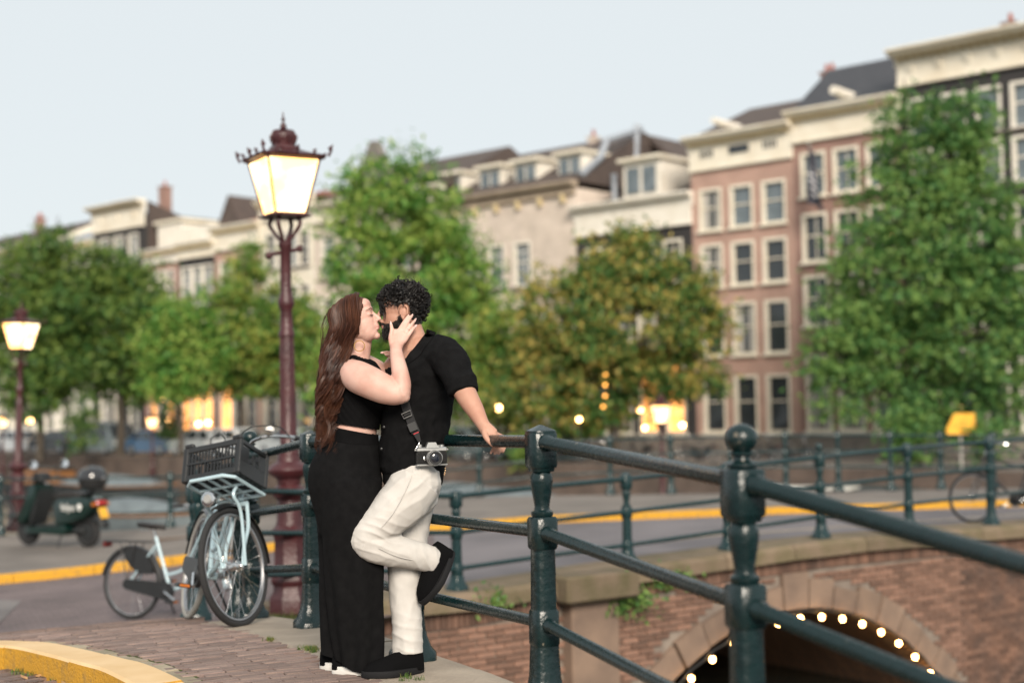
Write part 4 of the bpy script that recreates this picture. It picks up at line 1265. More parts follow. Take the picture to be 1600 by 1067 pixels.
# small wall lanterns and bulbs glowing on the far side
M_glow = emit_mat('warm_glow', (1.0, .55, .20), 24)
M_iron = mat('black_iron', (.02, .02, .022), .5)
def wall_lantern(px, py, d, r_, label, cat='wall lamp', group='small lit lamps across the canal', post=False):
    c = P(px, py, d)
    root = thing('wall_lantern', label, cat, c, H_ROT, group)
    mb = MB(); mb.ell((0, 0, 0), r_, nu=12, nv=8); mb.build('globe', M_glow, root)
    mb = MB(); mb.lathe([(r_ * .9, r_ * .75), (r_ * .7, r_ * 1.0), (.01, r_ * 1.3)], n=10)
    mb.tube([(0, 0, r_ * 1.2), (0, .05, r_ * 1.8), (0, .5, r_ * 1.9)], .025, n=6)
    if post: mb.tube([(0, 0, -r_), (0, 0, -c.z + .0)], .03, n=6)
    mb.build('bracket', M_iron, root)
for a in [(779, 637, 60, .11, 'round lit lamp just right of the man, low in the gap beside the slim tree', True),
          (1397, 365, 60, .12, 'lit lamp showing high through the leaves of the biggest green tree', False),
          (1415, 640, 58, .12, 'lit lamp low under the biggest green tree, near the yellow sign', True),
          (47, 658, 88, .15, 'lit lamp between the maroon lamp post and the dark tree trunk', True),
          (230, 693, 82, .13, 'lit lamp low below the lantern on the far quay', True),
          (303, 687, 84, .16, 'lit lamp just above the top of the black plastic crate', True),
          (905, 655, 56, .08, 'small lit lamp at the left under the autumn tree', True),
          (255, 621, 88, .13, 'upper amber lamp on the facade above the lit lamp left of the crate', False), (262, 657, 86, .12, 'amber lamp just right of the lit lamp left of the crate', False),
          (310, 662, 88, .13, 'left one of two amber lamps on the facade above the crate', False), (325, 660, 88, .13, 'right one of two amber lamps on the facade above the crate', False),
          (272, 693, 84, .12, 'dim amber lamp low beside the narrow bush left of the crate', True),
          (1000, 640, 62, .10, 'amber lamp in front of the glowing windows, left of the crowned lamp', False), (1008, 668, 62, .09, 'lower amber lamp left of the crowned lamp below the autumn tree', False),
          (1062, 610, 63, .10, 'upper amber lamp right of the crowned lamp below the autumn tree', False), (1066, 664, 63, .11, 'lower amber lamp right of the crowned lamp below the autumn tree', False),
          (690, 735, 52, .07, 'small red orange lamp low behind the rail right of the camera', True)]:
    wall_lantern(*a[:5], post=a[5])
sl2 = thing('string_light', 'vertical string of small amber bulbs hanging in the autumn tree', 'string lights', P(942, 580, 55.5))
mb = MB(); mb.tube([(0, 0, .6), (.05, 0, -.5), (-.02, 0, -1.9)], .012, n=5); mb.build('cable', M_cable, sl2)
mb = MB(); mb.ell((0, 0, 0), .055, nu=10, nv=6); M_amber = emit_mat('amber_glow', (1.0, .42, .08), 5); bme = mb.mesh('bulb', M_amber)
for k in range(5):
    o = link('bulb', bme, sl2); o.location = (random.uniform(-.12, .12), 0, .3 - k * .42)

# ------------------------------------------------------------------ yellow signs
M_yel = mat('yellow_sign', (.80, .40, .02), .5, col2=(.76, .37, .02), scale=2)
M_ink = mat('sign_ink', (.50, .24, .02), .6)
M_pole = mat('grey_pole', (.42, .40, .37), .5)
def sign(px, py, d, w, h_, label, shape, rot=0.0):
    c = P(px, py, d)
    root = thing('road_sign', label, 'sign', (c.x, c.y, 0), rot)
    mb = MB(); mb.tube([(0, .04, 0), (0, .04, c.z + h_ * .5)], .04, n=8); mb.build('pole', M_pole, root)
    poly = [(-w / 2, -h_ / 2), (w / 2, -h_ / 2), (w / 2, h_ / 2), (-w / 2 + (w * .28 if shape == 'arrow' else 0), h_ / 2), (-w / 2, -h_ / 6 if shape == 'arrow' else h_ / 4)]
    mb = MB(); mb.prism([(x, z + c.z) for x, z in poly], -.03, 0, axis='Y'); p_ = mb.build('sign_panel', M_yel, root, smooth=False)
    mb = MB()
    for a in ((-.1, -.05, .55, .06), (.1, .15, .35, .05)):
        mb.box((a[0] * w, -.034, c.z + a[1] * h_), (a[2] * w, .004, a[3] * h_))
    mb.build('lettering', M_ink, p_, smooth=False)
sign(1501, 663, 46, .92, .72, 'orange yellow slant cornered road sign on a pole at the right, beyond the black bicycle', 'arrow')
sign(170, 692, 84, .65, .72, 'small square yellow sign on the far quay above the parked cars', 'square')

# ------------------------------------------------------------------ cars parked on the far quay
M_tyre = mat('tyre_rubber', (.016, .016, .017), .85, bump=.3, bscale=80)
M_alloy = mat('alloy_rim', (.45, .46, .47), .35, metal=.7)
M_carglass = mat('car_glass', (.02, .024, .028), .05, spec=.7)
M_headl = mat('headlamp', (.7, .72, .72), .15)
M_taill = mat('tail_lamp', (.40, .02, .015), .2)
def car_paint(n, c): return mat(n, c, .3, col2=tuple(x * .92 for x in c), coat=.6)
def make_car(label, paint, loc, rotz, kind='hatch', group='cars parked along the far quay'):
    root = thing('parked_car', label, 'car', loc, rotz, group)
    L_, W_, H_ = {'hatch': (4.1, 1.75, 1.48), 'van': (4.7, 1.9, 1.95), 'saloon': (4.5, 1.8, 1.43)}[kind]
    hx = L_ / 2
    low = [(-hx, .32), (-hx, .62), (-hx * .97, .85), (-hx * .55, .92), (hx * .5, .93), (hx * .93, .88), (hx, .66), (hx, .32), (hx * .9, .22), (-hx * .9, .22)]
    mb = MB()
    def outline(y, ins): return [(x * (1 - ins * .04), y, z if z < .8 else z - ins * .03) for x, z in low]
    mb.loft([outline(-W_ / 2 + .05, 1.4), outline(-W_ / 2, .3), outline(-W_ * .3, 0), outline(W_ * .3, 0), outline(W_ / 2, .3), outline(W_ / 2 - .05, 1.4)])
    b_ = mb.build('body', paint, root, angle=30)
    if kind == 'van': gh = [(-hx * .93, .86), (-hx * .62, 1.82), (-hx * .45, 1.93), (hx * .92, 1.9), (hx * .98, .86)]
    elif kind == 'hatch': gh = [(-hx * .52, .88), (-hx * .16, 1.40), (hx * .02, 1.48), (hx * .62, 1.44), (hx * .95, .88)]
    else: gh = [(-hx * .48, .88), (-hx * .12, 1.36), (hx * .05, 1.43), (hx * .42, 1.40), (hx * .78, .88)]
    mb = MB(); rings = []
    for y, s_ in ((-1, 1), (-.86, 0), (.86, 0), (1, 1)):
        rings.append([(x * (1 - s_ * .0), y * (W_ / 2 - .04 - (z - .86) * .16) if True else 0, z - (.04 * s_ if z > 1.2 else 0)) for x, z in gh])
    mb.loft(rings); g_ = mb.build('roof', paint, root, angle=30)
    zt = gh[2][1]
    for sy in (-1, 1):
        m2 = MB(); a = []
        for k in range(2):
            xs = [lerp(gh[0][0], gh[-1][0], .12 + k * .44), lerp(gh[0][0], gh[-1][0], .50 + k * .36)]
            x_t = [lerp(gh[1][0], gh[-2][0], .04 + k * .52), lerp(gh[1][0], gh[-2][0], .50 + k * .46)]
            z0, z1 = .93, zt - .12
            yy = lambda z: sy * (W_ / 2 - .04 - (z - .86) * .16 + .006)
            m2.add([(xs[0], yy(z0), z0), (xs[1], yy(z0), z0), (x_t[1], yy(z1), z1), (x_t[0], yy(z1), z1)], [(0, 1, 2, 3)])
        m2.build('side_window', M_carglass, g_, smooth=False)
    for (p0, p1, nm) in ((gh[0], gh[1], 'windscreen'), (gh[-1], gh[-2], 'rear_window')):
        m2 = MB(); sg = -1 if nm == 'windscreen' else 1
        q = [(lerp(p0[0], p1[0], t) + sg * .01, lerp(p0[1], p1[1], t)) for t in (.1, .9)]
        w0, w1 = W_ / 2 - .16, W_ / 2 - .24
        m2.add([(q[0][0], -w0, q[0][1]), (q[0][0], w0, q[0][1]), (q[1][0], w1, q[1][1]), (q[1][0], -w1, q[1][1])], [(0, 1, 2, 3)])
        m2.build(nm, M_carglass, g_, smooth=False)
    for sx in (-.62, .62):
        for sy in (-1, 1):
            m2 = MB(); m2.torus((0, 0, 0), .235, .085, 'Y', 20, 8); m2.lathe([(.24, -.07), (.24, .07)], n=16, M=Matrix.Rotation(PI / 2, 3, 'X'))
            w_ = m2.build('wheel', M_tyre, root); w_.location = (sx * hx, sy * (W_ / 2 - .09), .315)
            m3 = MB(); m3.lathe([(.20, -.01), (.19, .02), (.05, .03)], n=14, M=Matrix.Rotation(-sy * PI / 2, 3, 'X')); r_ = m3.build('rim', M_alloy, w_); r_.location = (0, sy * .075, 0)
    for sy in (-1, 1):
        m2 = MB(); m2.box((-hx * .97, sy * (W_ / 2 - .25), .68), (.1, .34, .15), bev=.03); m2.build('headlight', M_headl, root)
        m2 = MB(); m2.box((hx * .96, sy * (W_ / 2 - .17), .74), (.1, .2, .2), bev=.03); m2.build('tail_light', M_taill, root)
    m2 = MB(); m2.box((-hx - .0, 0, .42), (.05, .5, .11)); m2.build('number_plate', M_yel, root)
    return root
P_white = car_paint('white_car_paint', (.62, .64, .65)); P_grey = car_paint('grey_car_paint', (.16, .20, .21)); P_blue = car_paint('blue_car_paint', (.05, .11, .20)); P_black = car_paint('black_car_paint', (.015, .016, .018)); P_silver = car_paint('silver_car_paint', (.36, .39, .40))
def park(px, off=10.6):
    t = t_at(px) + 0
    for _ in range(6):
        p = fpt(t, off); u = 800 + FPX * p.x / p.y; t += (u - px) * .045
    return fpt(t, off, .0)
RC0 = H_ROT + PI
for px, pm, kd, rz, lab in ((35, P_white, 'hatch', 0, 'white hatchback parked at the left edge, behind the maroon lamp post'),
                            (95, P_black, 'saloon', PI, 'black car parked between the white hatchback and the grey van'),
                            (163, P_grey, 'van', 0, 'grey green van parked below the yellow square sign'),
                            (246, P_blue, 'saloon', 0, 'blue car with pale windows parked right of the grey green van'),
                            (318, P_silver, 'hatch', PI, 'silver hatchback half hidden behind the black crate'),
                            (376, P_white, 'hatch', 0, 'white car showing between the black crate and the lamp shaft'),
                            (455, P_silver, 'hatch', PI, 'silver car showing behind the maroon lamp post and the woman'),
                            (735, P_grey, 'hatch', 0, 'grey hatchback parked behind the man\'s outstretched arm'),
                            (835, P_black, 'saloon', PI, 'black car parked below the slim yellowing tree')):
    make_car(lab, pm, park(px), RC0 + rz, kd)

# ------------------------------------------------------------------ boats on the canal
M_hullw = mat('white_hull', (.62, .60, .55), .4, col2=(.5, .48, .43), scale=2)
M_hulld = mat('dark_hull', (.03, .035, .036), .45, col2=(.05, .05, .05), scale=2)
M_tarp = mat('boat_tarp', (.15, .18, .19), .8, col2=(.10, .12, .13), scale=2, bump=.4, bscale=6)
M_wood = mat('varnished_wood', (.24, .11, .04), .4, col2=(.15, .07, .03), scale=4, stretch=(.4, 4, 4))
def make_boat(label, loc, rotz, L_, W_, hull, cover, kind='tarp'):
    root = thing('moored_boat', label, 'boat', loc, rotz, 'boats moored on the canal')
    mb = MB(); rings = []
    n = 10
    for i in range(n + 1):
        t = i / n; x = -L_ / 2 + L_ * t
        w = W_ / 2 * (1 - max(0, (t - .45) / .55) ** 2.2) * (1 if t > .08 else .86); w = max(w, .03)
        sh = .12 * (2 * t - .9) ** 2
        rings.append([(x, -w, .62 + sh), (x, -w * .93, .3), (x, -w * .62, -.12), (x, w * .62, -.12), (x, w * .93, .3), (x, w, .62 + sh), (x, w * .86, .60 + sh), (x, 0, .54 + sh), (x, -w * .86, .60 + sh)])
    mb.loft(rings); mb.build('hull', hull, root, angle=40)
    mb = MB()
    for sy in (-1, 1):
        mb.tube([(r_[0 if sy < 0 else 5][0], r_[0 if sy < 0 else 5][1], r_[0][2] + .02) for r_ in rings], .045, n=6)
    mb.build('gunwale', M_wood, root)
    if kind == 'tarp':
        mb = MB(); rr = []
        for i in range(8):
            t = .06 + .78 * i / 7; x = -L_ / 2 + L_ * t; w = W_ / 2 * (1 - max(0, (t - .45) / .55) ** 2.2) * .95
            hh = .35 * math.sin(PI * (.12 + .8 * i / 7)) + .12
            rr.append([(x, -w, .62), (x, -w * .6, .62 + hh * .8), (x, 0, .66 + hh), (x, w * .6, .62 + hh * .8), (x, w, .62), (x, 0, .56)])
        mb.loft(rr); mb.build('cover', cover, root, angle=50)
    else:
        mb = MB(); mb.box((-L_ * .08, 0, .92), (L_ * .42, W_ * .62, .7), bev=.08, top=.9); c_ = mb.build('cabin', cover, root)
        for sy in (-1, 1):
            for k in range(3):
                m2 = MB(); m2.box((-L_ * .2 + k * L_ * .12, sy * W_ * .300, 1.0), (L_ * .08, .04, .28)); m2.build('cabin_window', M_carglass, c_, smooth=False)
        mb = MB(); mb.box((-L_ * .08, 0, 1.3), (L_ * .45, W_ * .6, .06), bev=.02); mb.build('cabin_roof', hull, c_)
    return root
for px, py, d, rz, L_, W_, hu, co, kd, lab in (
        (190, 770, 62, H_ROT, 8.5, 2.3, M_hulld, M_tarp, 'tarp', 'long dark boat under a grey cover, on the water behind the scooter top box'),
        (85, 775, 66, H_ROT, 6.5, 2.1, M_hulld, M_wood, 'cabin', 'dark boat with a wooden cabin, on the water behind the scooter mirrors'),
        (225, 797, 44, H_ROT + .1, 6.0, 2.0, M_tarp, M_tarp, 'tarp', 'grey boat moored close behind the thin railing, left of the bicycles'),
        (725, 752, 50, H_ROT - .15, 6.0, 2.1, M_hulld, M_tarp, 'tarp', 'covered boat seen just right of the white trousers'),
        (800, 757, 46, H_ROT + .1, 6.2, 2.2, M_hullw, M_tarp, 'tarp', 'white boat with a grey cover between the man and the railing post'),
        (1290, 742, 40, H_ROT + .25, 5.6, 2.0, M_hullw, M_hulld, 'cabin', 'white boat with a dark cabin, right of the big ball topped post'),
        (1390, 745, 44, H_ROT, 7, 2.2, M_hulld, M_hulld, 'tarp', 'low black boat right of the white one')):
    g = P(px, py, d)
    make_boat(lab, (g.x, g.y, -1.45), rz, L_, W_, hu, co, kd)

# quayside life on the far bank: shrubs, parked bicycles, more boats
def shrub(px, d, w, h_, m, n, label, seed):
    b_ = P(px, 700, d); b_.z = 0
    root = thing('shrub', label, 'shrub', b_, 0, 'shrubs along the far quay')
    rr = random.Random(seed); lob = [((rr.uniform(-w, w) * .5, rr.uniform(-.3, .3), h_ * rr.uniform(.3, .75)), (w * .4, .45, h_ * .3)) for _ in range(6)]
    link('foliage', crown_mesh('foliage', m, lob, n, .09, seed), root)
    mb = MB()
    for l in lob: mb.tube([(0, 0, -.05), tuple(Vector(l[0]) * .5), l[0]], .02, n=5)
    mb.build('stem', M_bark, root)
for a in ((128, 76, 1.2, 4.2, L_dark, 1500, 'tall ivy covered bush below the dark trees, right of the yellow square sign', 41), (272, 78, .9, 3.4, L_dark, 1000, 'narrow bush between the lit lamp and the glowing windows', 42),
          (1440, 47, 1.6, 2.2, L_green, 1600, 'bush at the foot of the biggest green tree', 43), (835, 57, 1.6, 1.4, L_yel, 1100, 'low yellowing bush left of the autumn tree trunk', 44), (1545, 46, 1.0, 2.0, L_green, 900, 'bush behind the black bicycle at the right', 45),
          (660, 63, 1.8, 1.8, L_mid, 1300, 'low bush behind the man at hip height', 46), (520, 68, 1.4, 1.6, L_dark, 900, 'low dark bush just left of the woman', 47)):
    shrub(*a)
# ------------------------------------------------------------------ bicycles
M_bblue = mat('pale_blue_enamel', (.40, .53, .58), .28, col2=(.36, .48, .53), scale=6, coat=.4)
M_bblack = mat('black_enamel', (.012, .012, .013), .35, coat=.3)
M_chrome = mat('chrome', (.62, .62, .62), .18, metal=1.0, col2=(.5, .5, .5))
M_rubber = mat('bike_tyre', (.018, .018, .019), .75, bump=.5, bscale=160)
M_rubberw = mat('pale_tyre', (.34, .33, .30), .8, col2=(.25, .24, .22), bump=.4, bscale=120)
M_plastic = mat('black_plastic', (.014, .015, .016), .45, bump=.1, bscale=90)
M_leather = mat('saddle_vinyl', (.02, .018, .017), .5, bump=.2, bscale=120)
M_refl = mat('amber_reflector', (.40, .12, .02), .2)
M_bell = mat('white_bell', (.72, .70, .66), .25)
M_steelrim = mat('steel_rim', (.40, .40, .41), .28, metal=.9)

wheel_cache = {}
def wheel(parent, loc, Rw, fr, name='wheel', tyre=None, ns=28, M=None, fast=False):
    tyre = tyre or M_rubber
    key = (Rw, tyre.name, ns)
    if key not in wheel_cache:
        mb = MB(); mb.torus((0, 0, 0), Rw - .019, .019, 'Y', 56, 10); a = mb.mesh(name, tyre)
        mb = MB(); pts = []
        mb.torus((0, 0, 0), Rw - .044, (.009, .013), 'Y', 56, 6); b_ = mb.mesh('rim', M_steelrim)
        mb = MB()
        for k in range(ns):
            t = 2 * PI * k / ns; t2 = t + (.35 if (k // 2) % 2 else -.35); y = .03 if k % 2 else -.03
            mb.tube([(math.cos(t2) * .028, y, math.sin(t2) * .028), (math.cos(t) * (Rw - .046), 0, math.sin(t) * (Rw - .046))], .0016, n=4, cap=False)
        c = mb.mesh('spokes', M_chrome)
        mb = MB(); mb.lathe([(.012, -.06), (.018, -.05), (.034, -.036), (.034, -.028), (.024, -.024), (.024, .024), (.034, .028), (.034, .036), (.018, .05), (.012, .06)], n=14, M=Matrix.Rotation(PI / 2, 3, 'X'))
        d = mb.mesh('hub', M_chrome)
        wheel_cache[key] = (a, b_, c, d)
    a, b_, c, d = wheel_cache[key]
    o = link('wheel', a, parent)
    L_ = Matrix.Translation(loc)
    o.matrix_local = (M @ L_) if M is not None else L_
    link('rim', b_, o); link('spokes', c, o); link('hub', d, o)
    return o

def make_bike(label, loc, heading, frame=M_bblue, Rw=.35, wb=1.12, steer=0.0, lean=0.0, carrier=False, tyre_r=None, basket=None, rack=True, drop=True, bar=None, group='bicycles by the railings'):
    """x forward, origin on the ground under the rear hub"""
    root = thing('bicycle', label, 'bicycle', loc, 0, group)
    root.rotation_euler = (Matrix.Rotation(heading, 3, 'Z') @ Matrix.Rotation(lean, 3, 'X')).to_euler()
    H = Vector
    rh, fh = H((0, 0, Rw)), H((wb, 0, Rw))
    bb = H((.46, 0, .29)); st = H((.27, 0, .80)); ht = H((wb - .20, 0, .93)); hb = H((wb - .135, 0, .74))
    ax = (ht - hb).normalized()
    S = Matrix.Translation(hb) @ Matrix.Rotation(steer, 4, ax) @ Matrix.Translation(-hb)
    def TS(pts): return [S @ H(p) for p in pts]
    wheel(root, rh, Rw, None, tyre=tyre_r)
    wheel(root, fh, Rw, None, M=S)
    mb = MB()
    mb.tube([hb, ht], .019, n=10)
    if drop: mb.tube(catmull([hb + ax * .02, H((wb - .34, 0, .54)), H((.62, 0, .36)), bb], 6), .017, n=10); mb.tube(catmull([ht - ax * .05, H((wb - .42, 0, .68)), H((.60, 0, .50)), H((.405, 0, .44))], 6), .014, n=10)
    else: mb.tube([hb + ax * .02, bb], .017, n=10); mb.tube([ht - ax * .03, H((.30, 0, .72))], .015, n=10)
    mb.tube([bb, st], .0165, n=10)
    for sy in (-1, 1):
        mb.tube([rh + H((0, sy * .065, 0)), bb + H((-.04, sy * .045, 0))], .011, n=8)
        mb.tube([rh + H((0, sy * .065, 0)), H((.285, sy * .02, .72))], .009, n=8)
    mb.lathe([(.024, -.045), (.024, .045)], n=12, c=bb, M=Matrix.Rotation(PI / 2, 3, 'X'))
    mb.build('frame', frame, root)
    mb = MB()
    for sy in (-1, 1):
        mb.tube(TS(catmull([hb + H((.005, sy * .045, -.02)), hb + H((.035, sy * .058, -.16)), fh + H((-.035, sy * .062, .12)), fh + H((0, sy * .062, 0))], 5)), .0115, n=8)
    mb.tube(TS([hb + H((.005, -.05, -.02)), hb + H((.005, .05, -.02))]), .016, n=8)
    mb.build('fork', frame, root)
    # mudguards
    for c, Mx, a0, a1, nm in ((rh, None, -.15, 2.95, 'mudguard'), (fh, S, 1.15, 3.1, 'mudguard')):
        mb = MB(); rr = []
        for k in range(25):
            t = lerp(a0, a1, k / 24); ra = Rw + .016
            rr.append([(c.x + math.cos(t) * (ra + dz), y, c.z + math.sin(t) * (ra + dz)) for y, dz in ((-.028, -.012), (-.02, .004), (0, .010), (.02, .004), (.028, -.012), (0, .005))])
        if Mx is not None: rr = [[Mx @ H(p) for p in r_] for r_ in rr]
        mb.loft(rr); mb.build(nm, M_bblack, root)
    # stem, handlebar, grips, bell
    top = ht + ax * .14
    mb = MB(); mb.tube(TS([ht, top]), .012, n=8)
    bar = bar or [(.0, 0, 0), (.06, .10, .03), (.03, .20, .045), (-.10, .275, .035), (-.20, .29, .02)]
    pts = [top + H((x, -y, z)) for x, y, z in reversed(bar)] + [top + H(p) for p in bar[1:]]
    mb.tube(TS(catmull(pts, 5)), .0115, n=8)
    hbar = mb.build('handlebar', M_chrome, root)
    for sy in (-1, 1):
        e, e2 = H(bar[-1]), H(bar[-2]); q = lambda p: top + H((p.x, p.y * sy, p.z))
        mb = MB(); mb.tube(TS([q(e2.lerp(e, .15)), q(e + (e - e2) * .25)]), .017, n=10); mb.build('grip', M_plastic, hbar)
        mb = MB(); mb.tube(TS([q(e2) + H((.03, 0, -.02)), q(e) + H((.05, 0, -.035))]), .006, n=6); mb.build('brake_lever', M_chrome, hbar)
        m2 = MB(); m2.tube(TS(catmull([q(e2) + H((.03, 0, 0)), q(e2) + H((.12, -.05 * sy, .07)), top + H((.14, .05 * sy, .06)), hb + H((.06, .02 * sy, .02))], 5)), .0035, n=5); m2.build('brake_cable', M_plastic, hbar)
    b_ = top + H((bar[2][0], bar[2][1], bar[2][2] + .03)); mb = MB()
    mb.lathe([(.028, 0), (.03, .008), (.024, .024), (.008, .032)], n=14, c=S @ b_); mb.build('bell', M_bell, hbar)
    # saddle
    mb = MB(); mb.tube([st - H((0, 0, .02)), st + H((-.03, 0, .09))], .013, n=8); mb.build('seat_post', M_chrome, root)
    mb = MB(); sp = st + H((-.04, 0, .11))
    rr = []
    for x, w, z in ((-.15, .05, .015), (-.13, .085, .02), (-.07, .095, .012), (0, .06, .0), (.07, .03, .0), (.13, .018, -.004), (.145, .008, -.01)):
        rr.append([sp + H((x, w * math.cos(a), z + (.018 if math.sin(a) > 0 else .04) * math.sin(a))) for a in [2 * PI * k / 10 for k in range(10)]])
    mb.loft(rr); sd = mb.build('saddle', M_leather, root)
    mb = MB()
    for sy in (-1, 1): mb.torus(sp + H((-.09, sy * .04, -.05)), .016, .005, 'Z', 10, 5)
    mb.build('saddle_spring', M_chrome, sd)
    # chain case, cranks, pedals
    mb = MB(); cc = []
    for k in range(13): t = PI / 2 - PI * k / 12; cc.append((bb.x + .085 * math.cos(t), bb.z + .085 * math.sin(t)))
    for k in range(9): t = -PI / 2 - PI * k / 8; cc.append((rh.x + .05 * math.cos(t), rh.z + .05 * math.sin(t)))
    mb.prism([(x, z) for x, z in cc], -.085, -.055, axis='Y'); mb.build('chain_case', M_plastic, root)
    mb = MB(); mb.lathe([(.055, -.006), (.055, .004), (.02, .008)], n=16, c=bb + H((0, -.09, 0)), M=Matrix.Rotation(PI / 2, 3, 'X')); mb.build('chain_case_cap', M_plastic, root)
    for sy, an in ((-1, -.5), (1, PI - .5)):
        d = H((math.cos(an), 0, math.sin(an))); e = bb + d * .17 + H((0, sy * .12, 0))
        mb = MB(); mb.tube([bb + H((0, sy * .10, 0)), e], .011, n=8); c_ = mb.build('crank', M_chrome, root)
        mb = MB(); mb.box(e + H((0, sy * .06, 0)), (.10, .09, .026), bev=.006); p_ = mb.build('pedal', M_plastic, c_)
        mb = MB(); mb.box(e + H((.052, sy * .06, 0)), (.004, .06, .016)); mb.box(e + H((-.052, sy * .06, 0)), (.004, .06, .016)); mb.build('reflector', M_refl, p_)
    # skirt guard and rear rack
    mb = MB()
    g = [(rh.x + math.cos(t) * r_, rh.z + math.sin(t) * r_) for t, r_ in ((.35, .30), (.6, .33), (.9, .345), (1.35, .345), (1.75, .33), (1.8, .26), (1.4, .16), (.7, .15))]
    if rack:
        for sy in (-1, 1): mb.prism(g, sy * .055 - .002, sy * .055 + .002, axis='Y')
        mb.build('skirt_guard', M_plastic, root)
    if rack:
        mb = MB(); z = Rw * 2 + .06
        for sy in (-1, 1):
            mb.tube([(.24, sy * .05, z), (-.26, sy * .07, z), (-.29, sy * .04, z)], .006, n=6)
            mb.tube([rh + H((-.01, sy * .07, 0)), H((-.10, sy * .07, z))], .006, n=6); mb.tube([rh + H((-.01, sy * .07, 0)), H((.08, sy * .06, z))], .005, n=6)
        for x in (.15, 0, -.14, -.29): mb.tube([(x, -.06, z), (x, .06, z)], .005, n=6)
        rk = mb.build('rear_rack', M_bblack, root)
        mb = MB(); mb.box((-.315, 0, z - .03), (.03, .12, .06), bev=.01); mb.build('rear_light', mat('dark_red_lens', (.10, .008, .006), .3), rk)
    mb = MB(); mb.tube([bb + H((-.08, .05, -.02)), H((.36, .22, .02))], .009, n=6); mb.build('kickstand', M_bblack, root)
    if carrier:
        mb = MB(); z = Rw * 2 + .10; x0, x1 = wb - .15, wb + .21
        tilt = Matrix.Translation((wb, 0, z)) @ Matrix.Rotation(R(-17), 4, 'Y') @ Matrix.Translation((-wb, 0, -z))   # the carrier is bent upwards
        TS0 = TS
        TS = lambda pts: [S @ (tilt @ H(p)) for p in pts]
        loop = [(x0, -.16, z), (x1 - .05, -.16, z), (x1, -.11, z), (x1, .11, z), (x1 - .05, .16, z), (x0, .16, z)]
        mb.tube(TS(loop), .011, n=8, closed=True)
        for y in (-.07, 0, .07): mb.tube(TS([(x0, y, z), (x1, y, z)]), .008, n=6)
        for x in (x0 + .09, x0 + .2): mb.tube(TS([(x, -.16, z), (x, .16, z)]), .008, n=6)
        for sy in (-1, 1):
            mb.tube(TS0(catmull([fh + H((0, sy * .078, 0)), fh + H((.03, sy * .10, .30)), H((wb + .10, sy * .105, z - .05)), H((wb + .06, sy * .105, z))], 5)), .010, n=8)
        mb.build('front_carrier', frame, root)
        mb = MB(); mb.lathe([(.02, -.06), (.042, -.02), (.046, .01), (.044, .016), (.03, .022)], n=16, c=S @ H((wb + .16, -.02, z - .055)), M=S.to_3x3() @ Matrix.Rotation(PI / 2, 3, 'Y'))
        mb.build('head_light', M_chrome, root)
        mb = MB(); mb.lathe([(.028, 0), (.022, .008)], n=16, c=S @ H((wb + .182, -.02, z - .055)), M=S.to_3x3() @ Matrix.Rotation(PI / 2, 3, 'Y')); mb.build('light_lens', mat('dull_lens', (.30, .30, .29), .2), root)
    return root, S

HEAD1 = math.atan2(-.92, .40)
# front wheel touches down at this spot; the rear one 1.12 m behind along the heading
fw = P(350, 970, 8.3)
rw = fw - Vector((math.cos(HEAD1), math.sin(HEAD1), 0)) * 1.12
rw.z = zg(rw.x, rw.y); 
bike1, S1 = make_bike('pale blue bicycle with a black crate on its front carrier, leaning on the railing', rw, HEAD1, Rw=.35, steer=-.84, lean=-.03, carrier=True, tyre_r=M_rubberw, rack=False)
pz = zg(fw.x, fw.y) - rw.z
bike1.rotation_euler = (Matrix.Rotation(HEAD1, 3, 'Z') @ Matrix.Rotation(-math.atan2(pz, 1.12), 3, 'Y') @ Matrix.Rotation(-.20, 3, 'X')).to_euler()
B1 = Matrix.Translation(rw) @ bike1.rotation_euler.to_matrix().to_4x4()

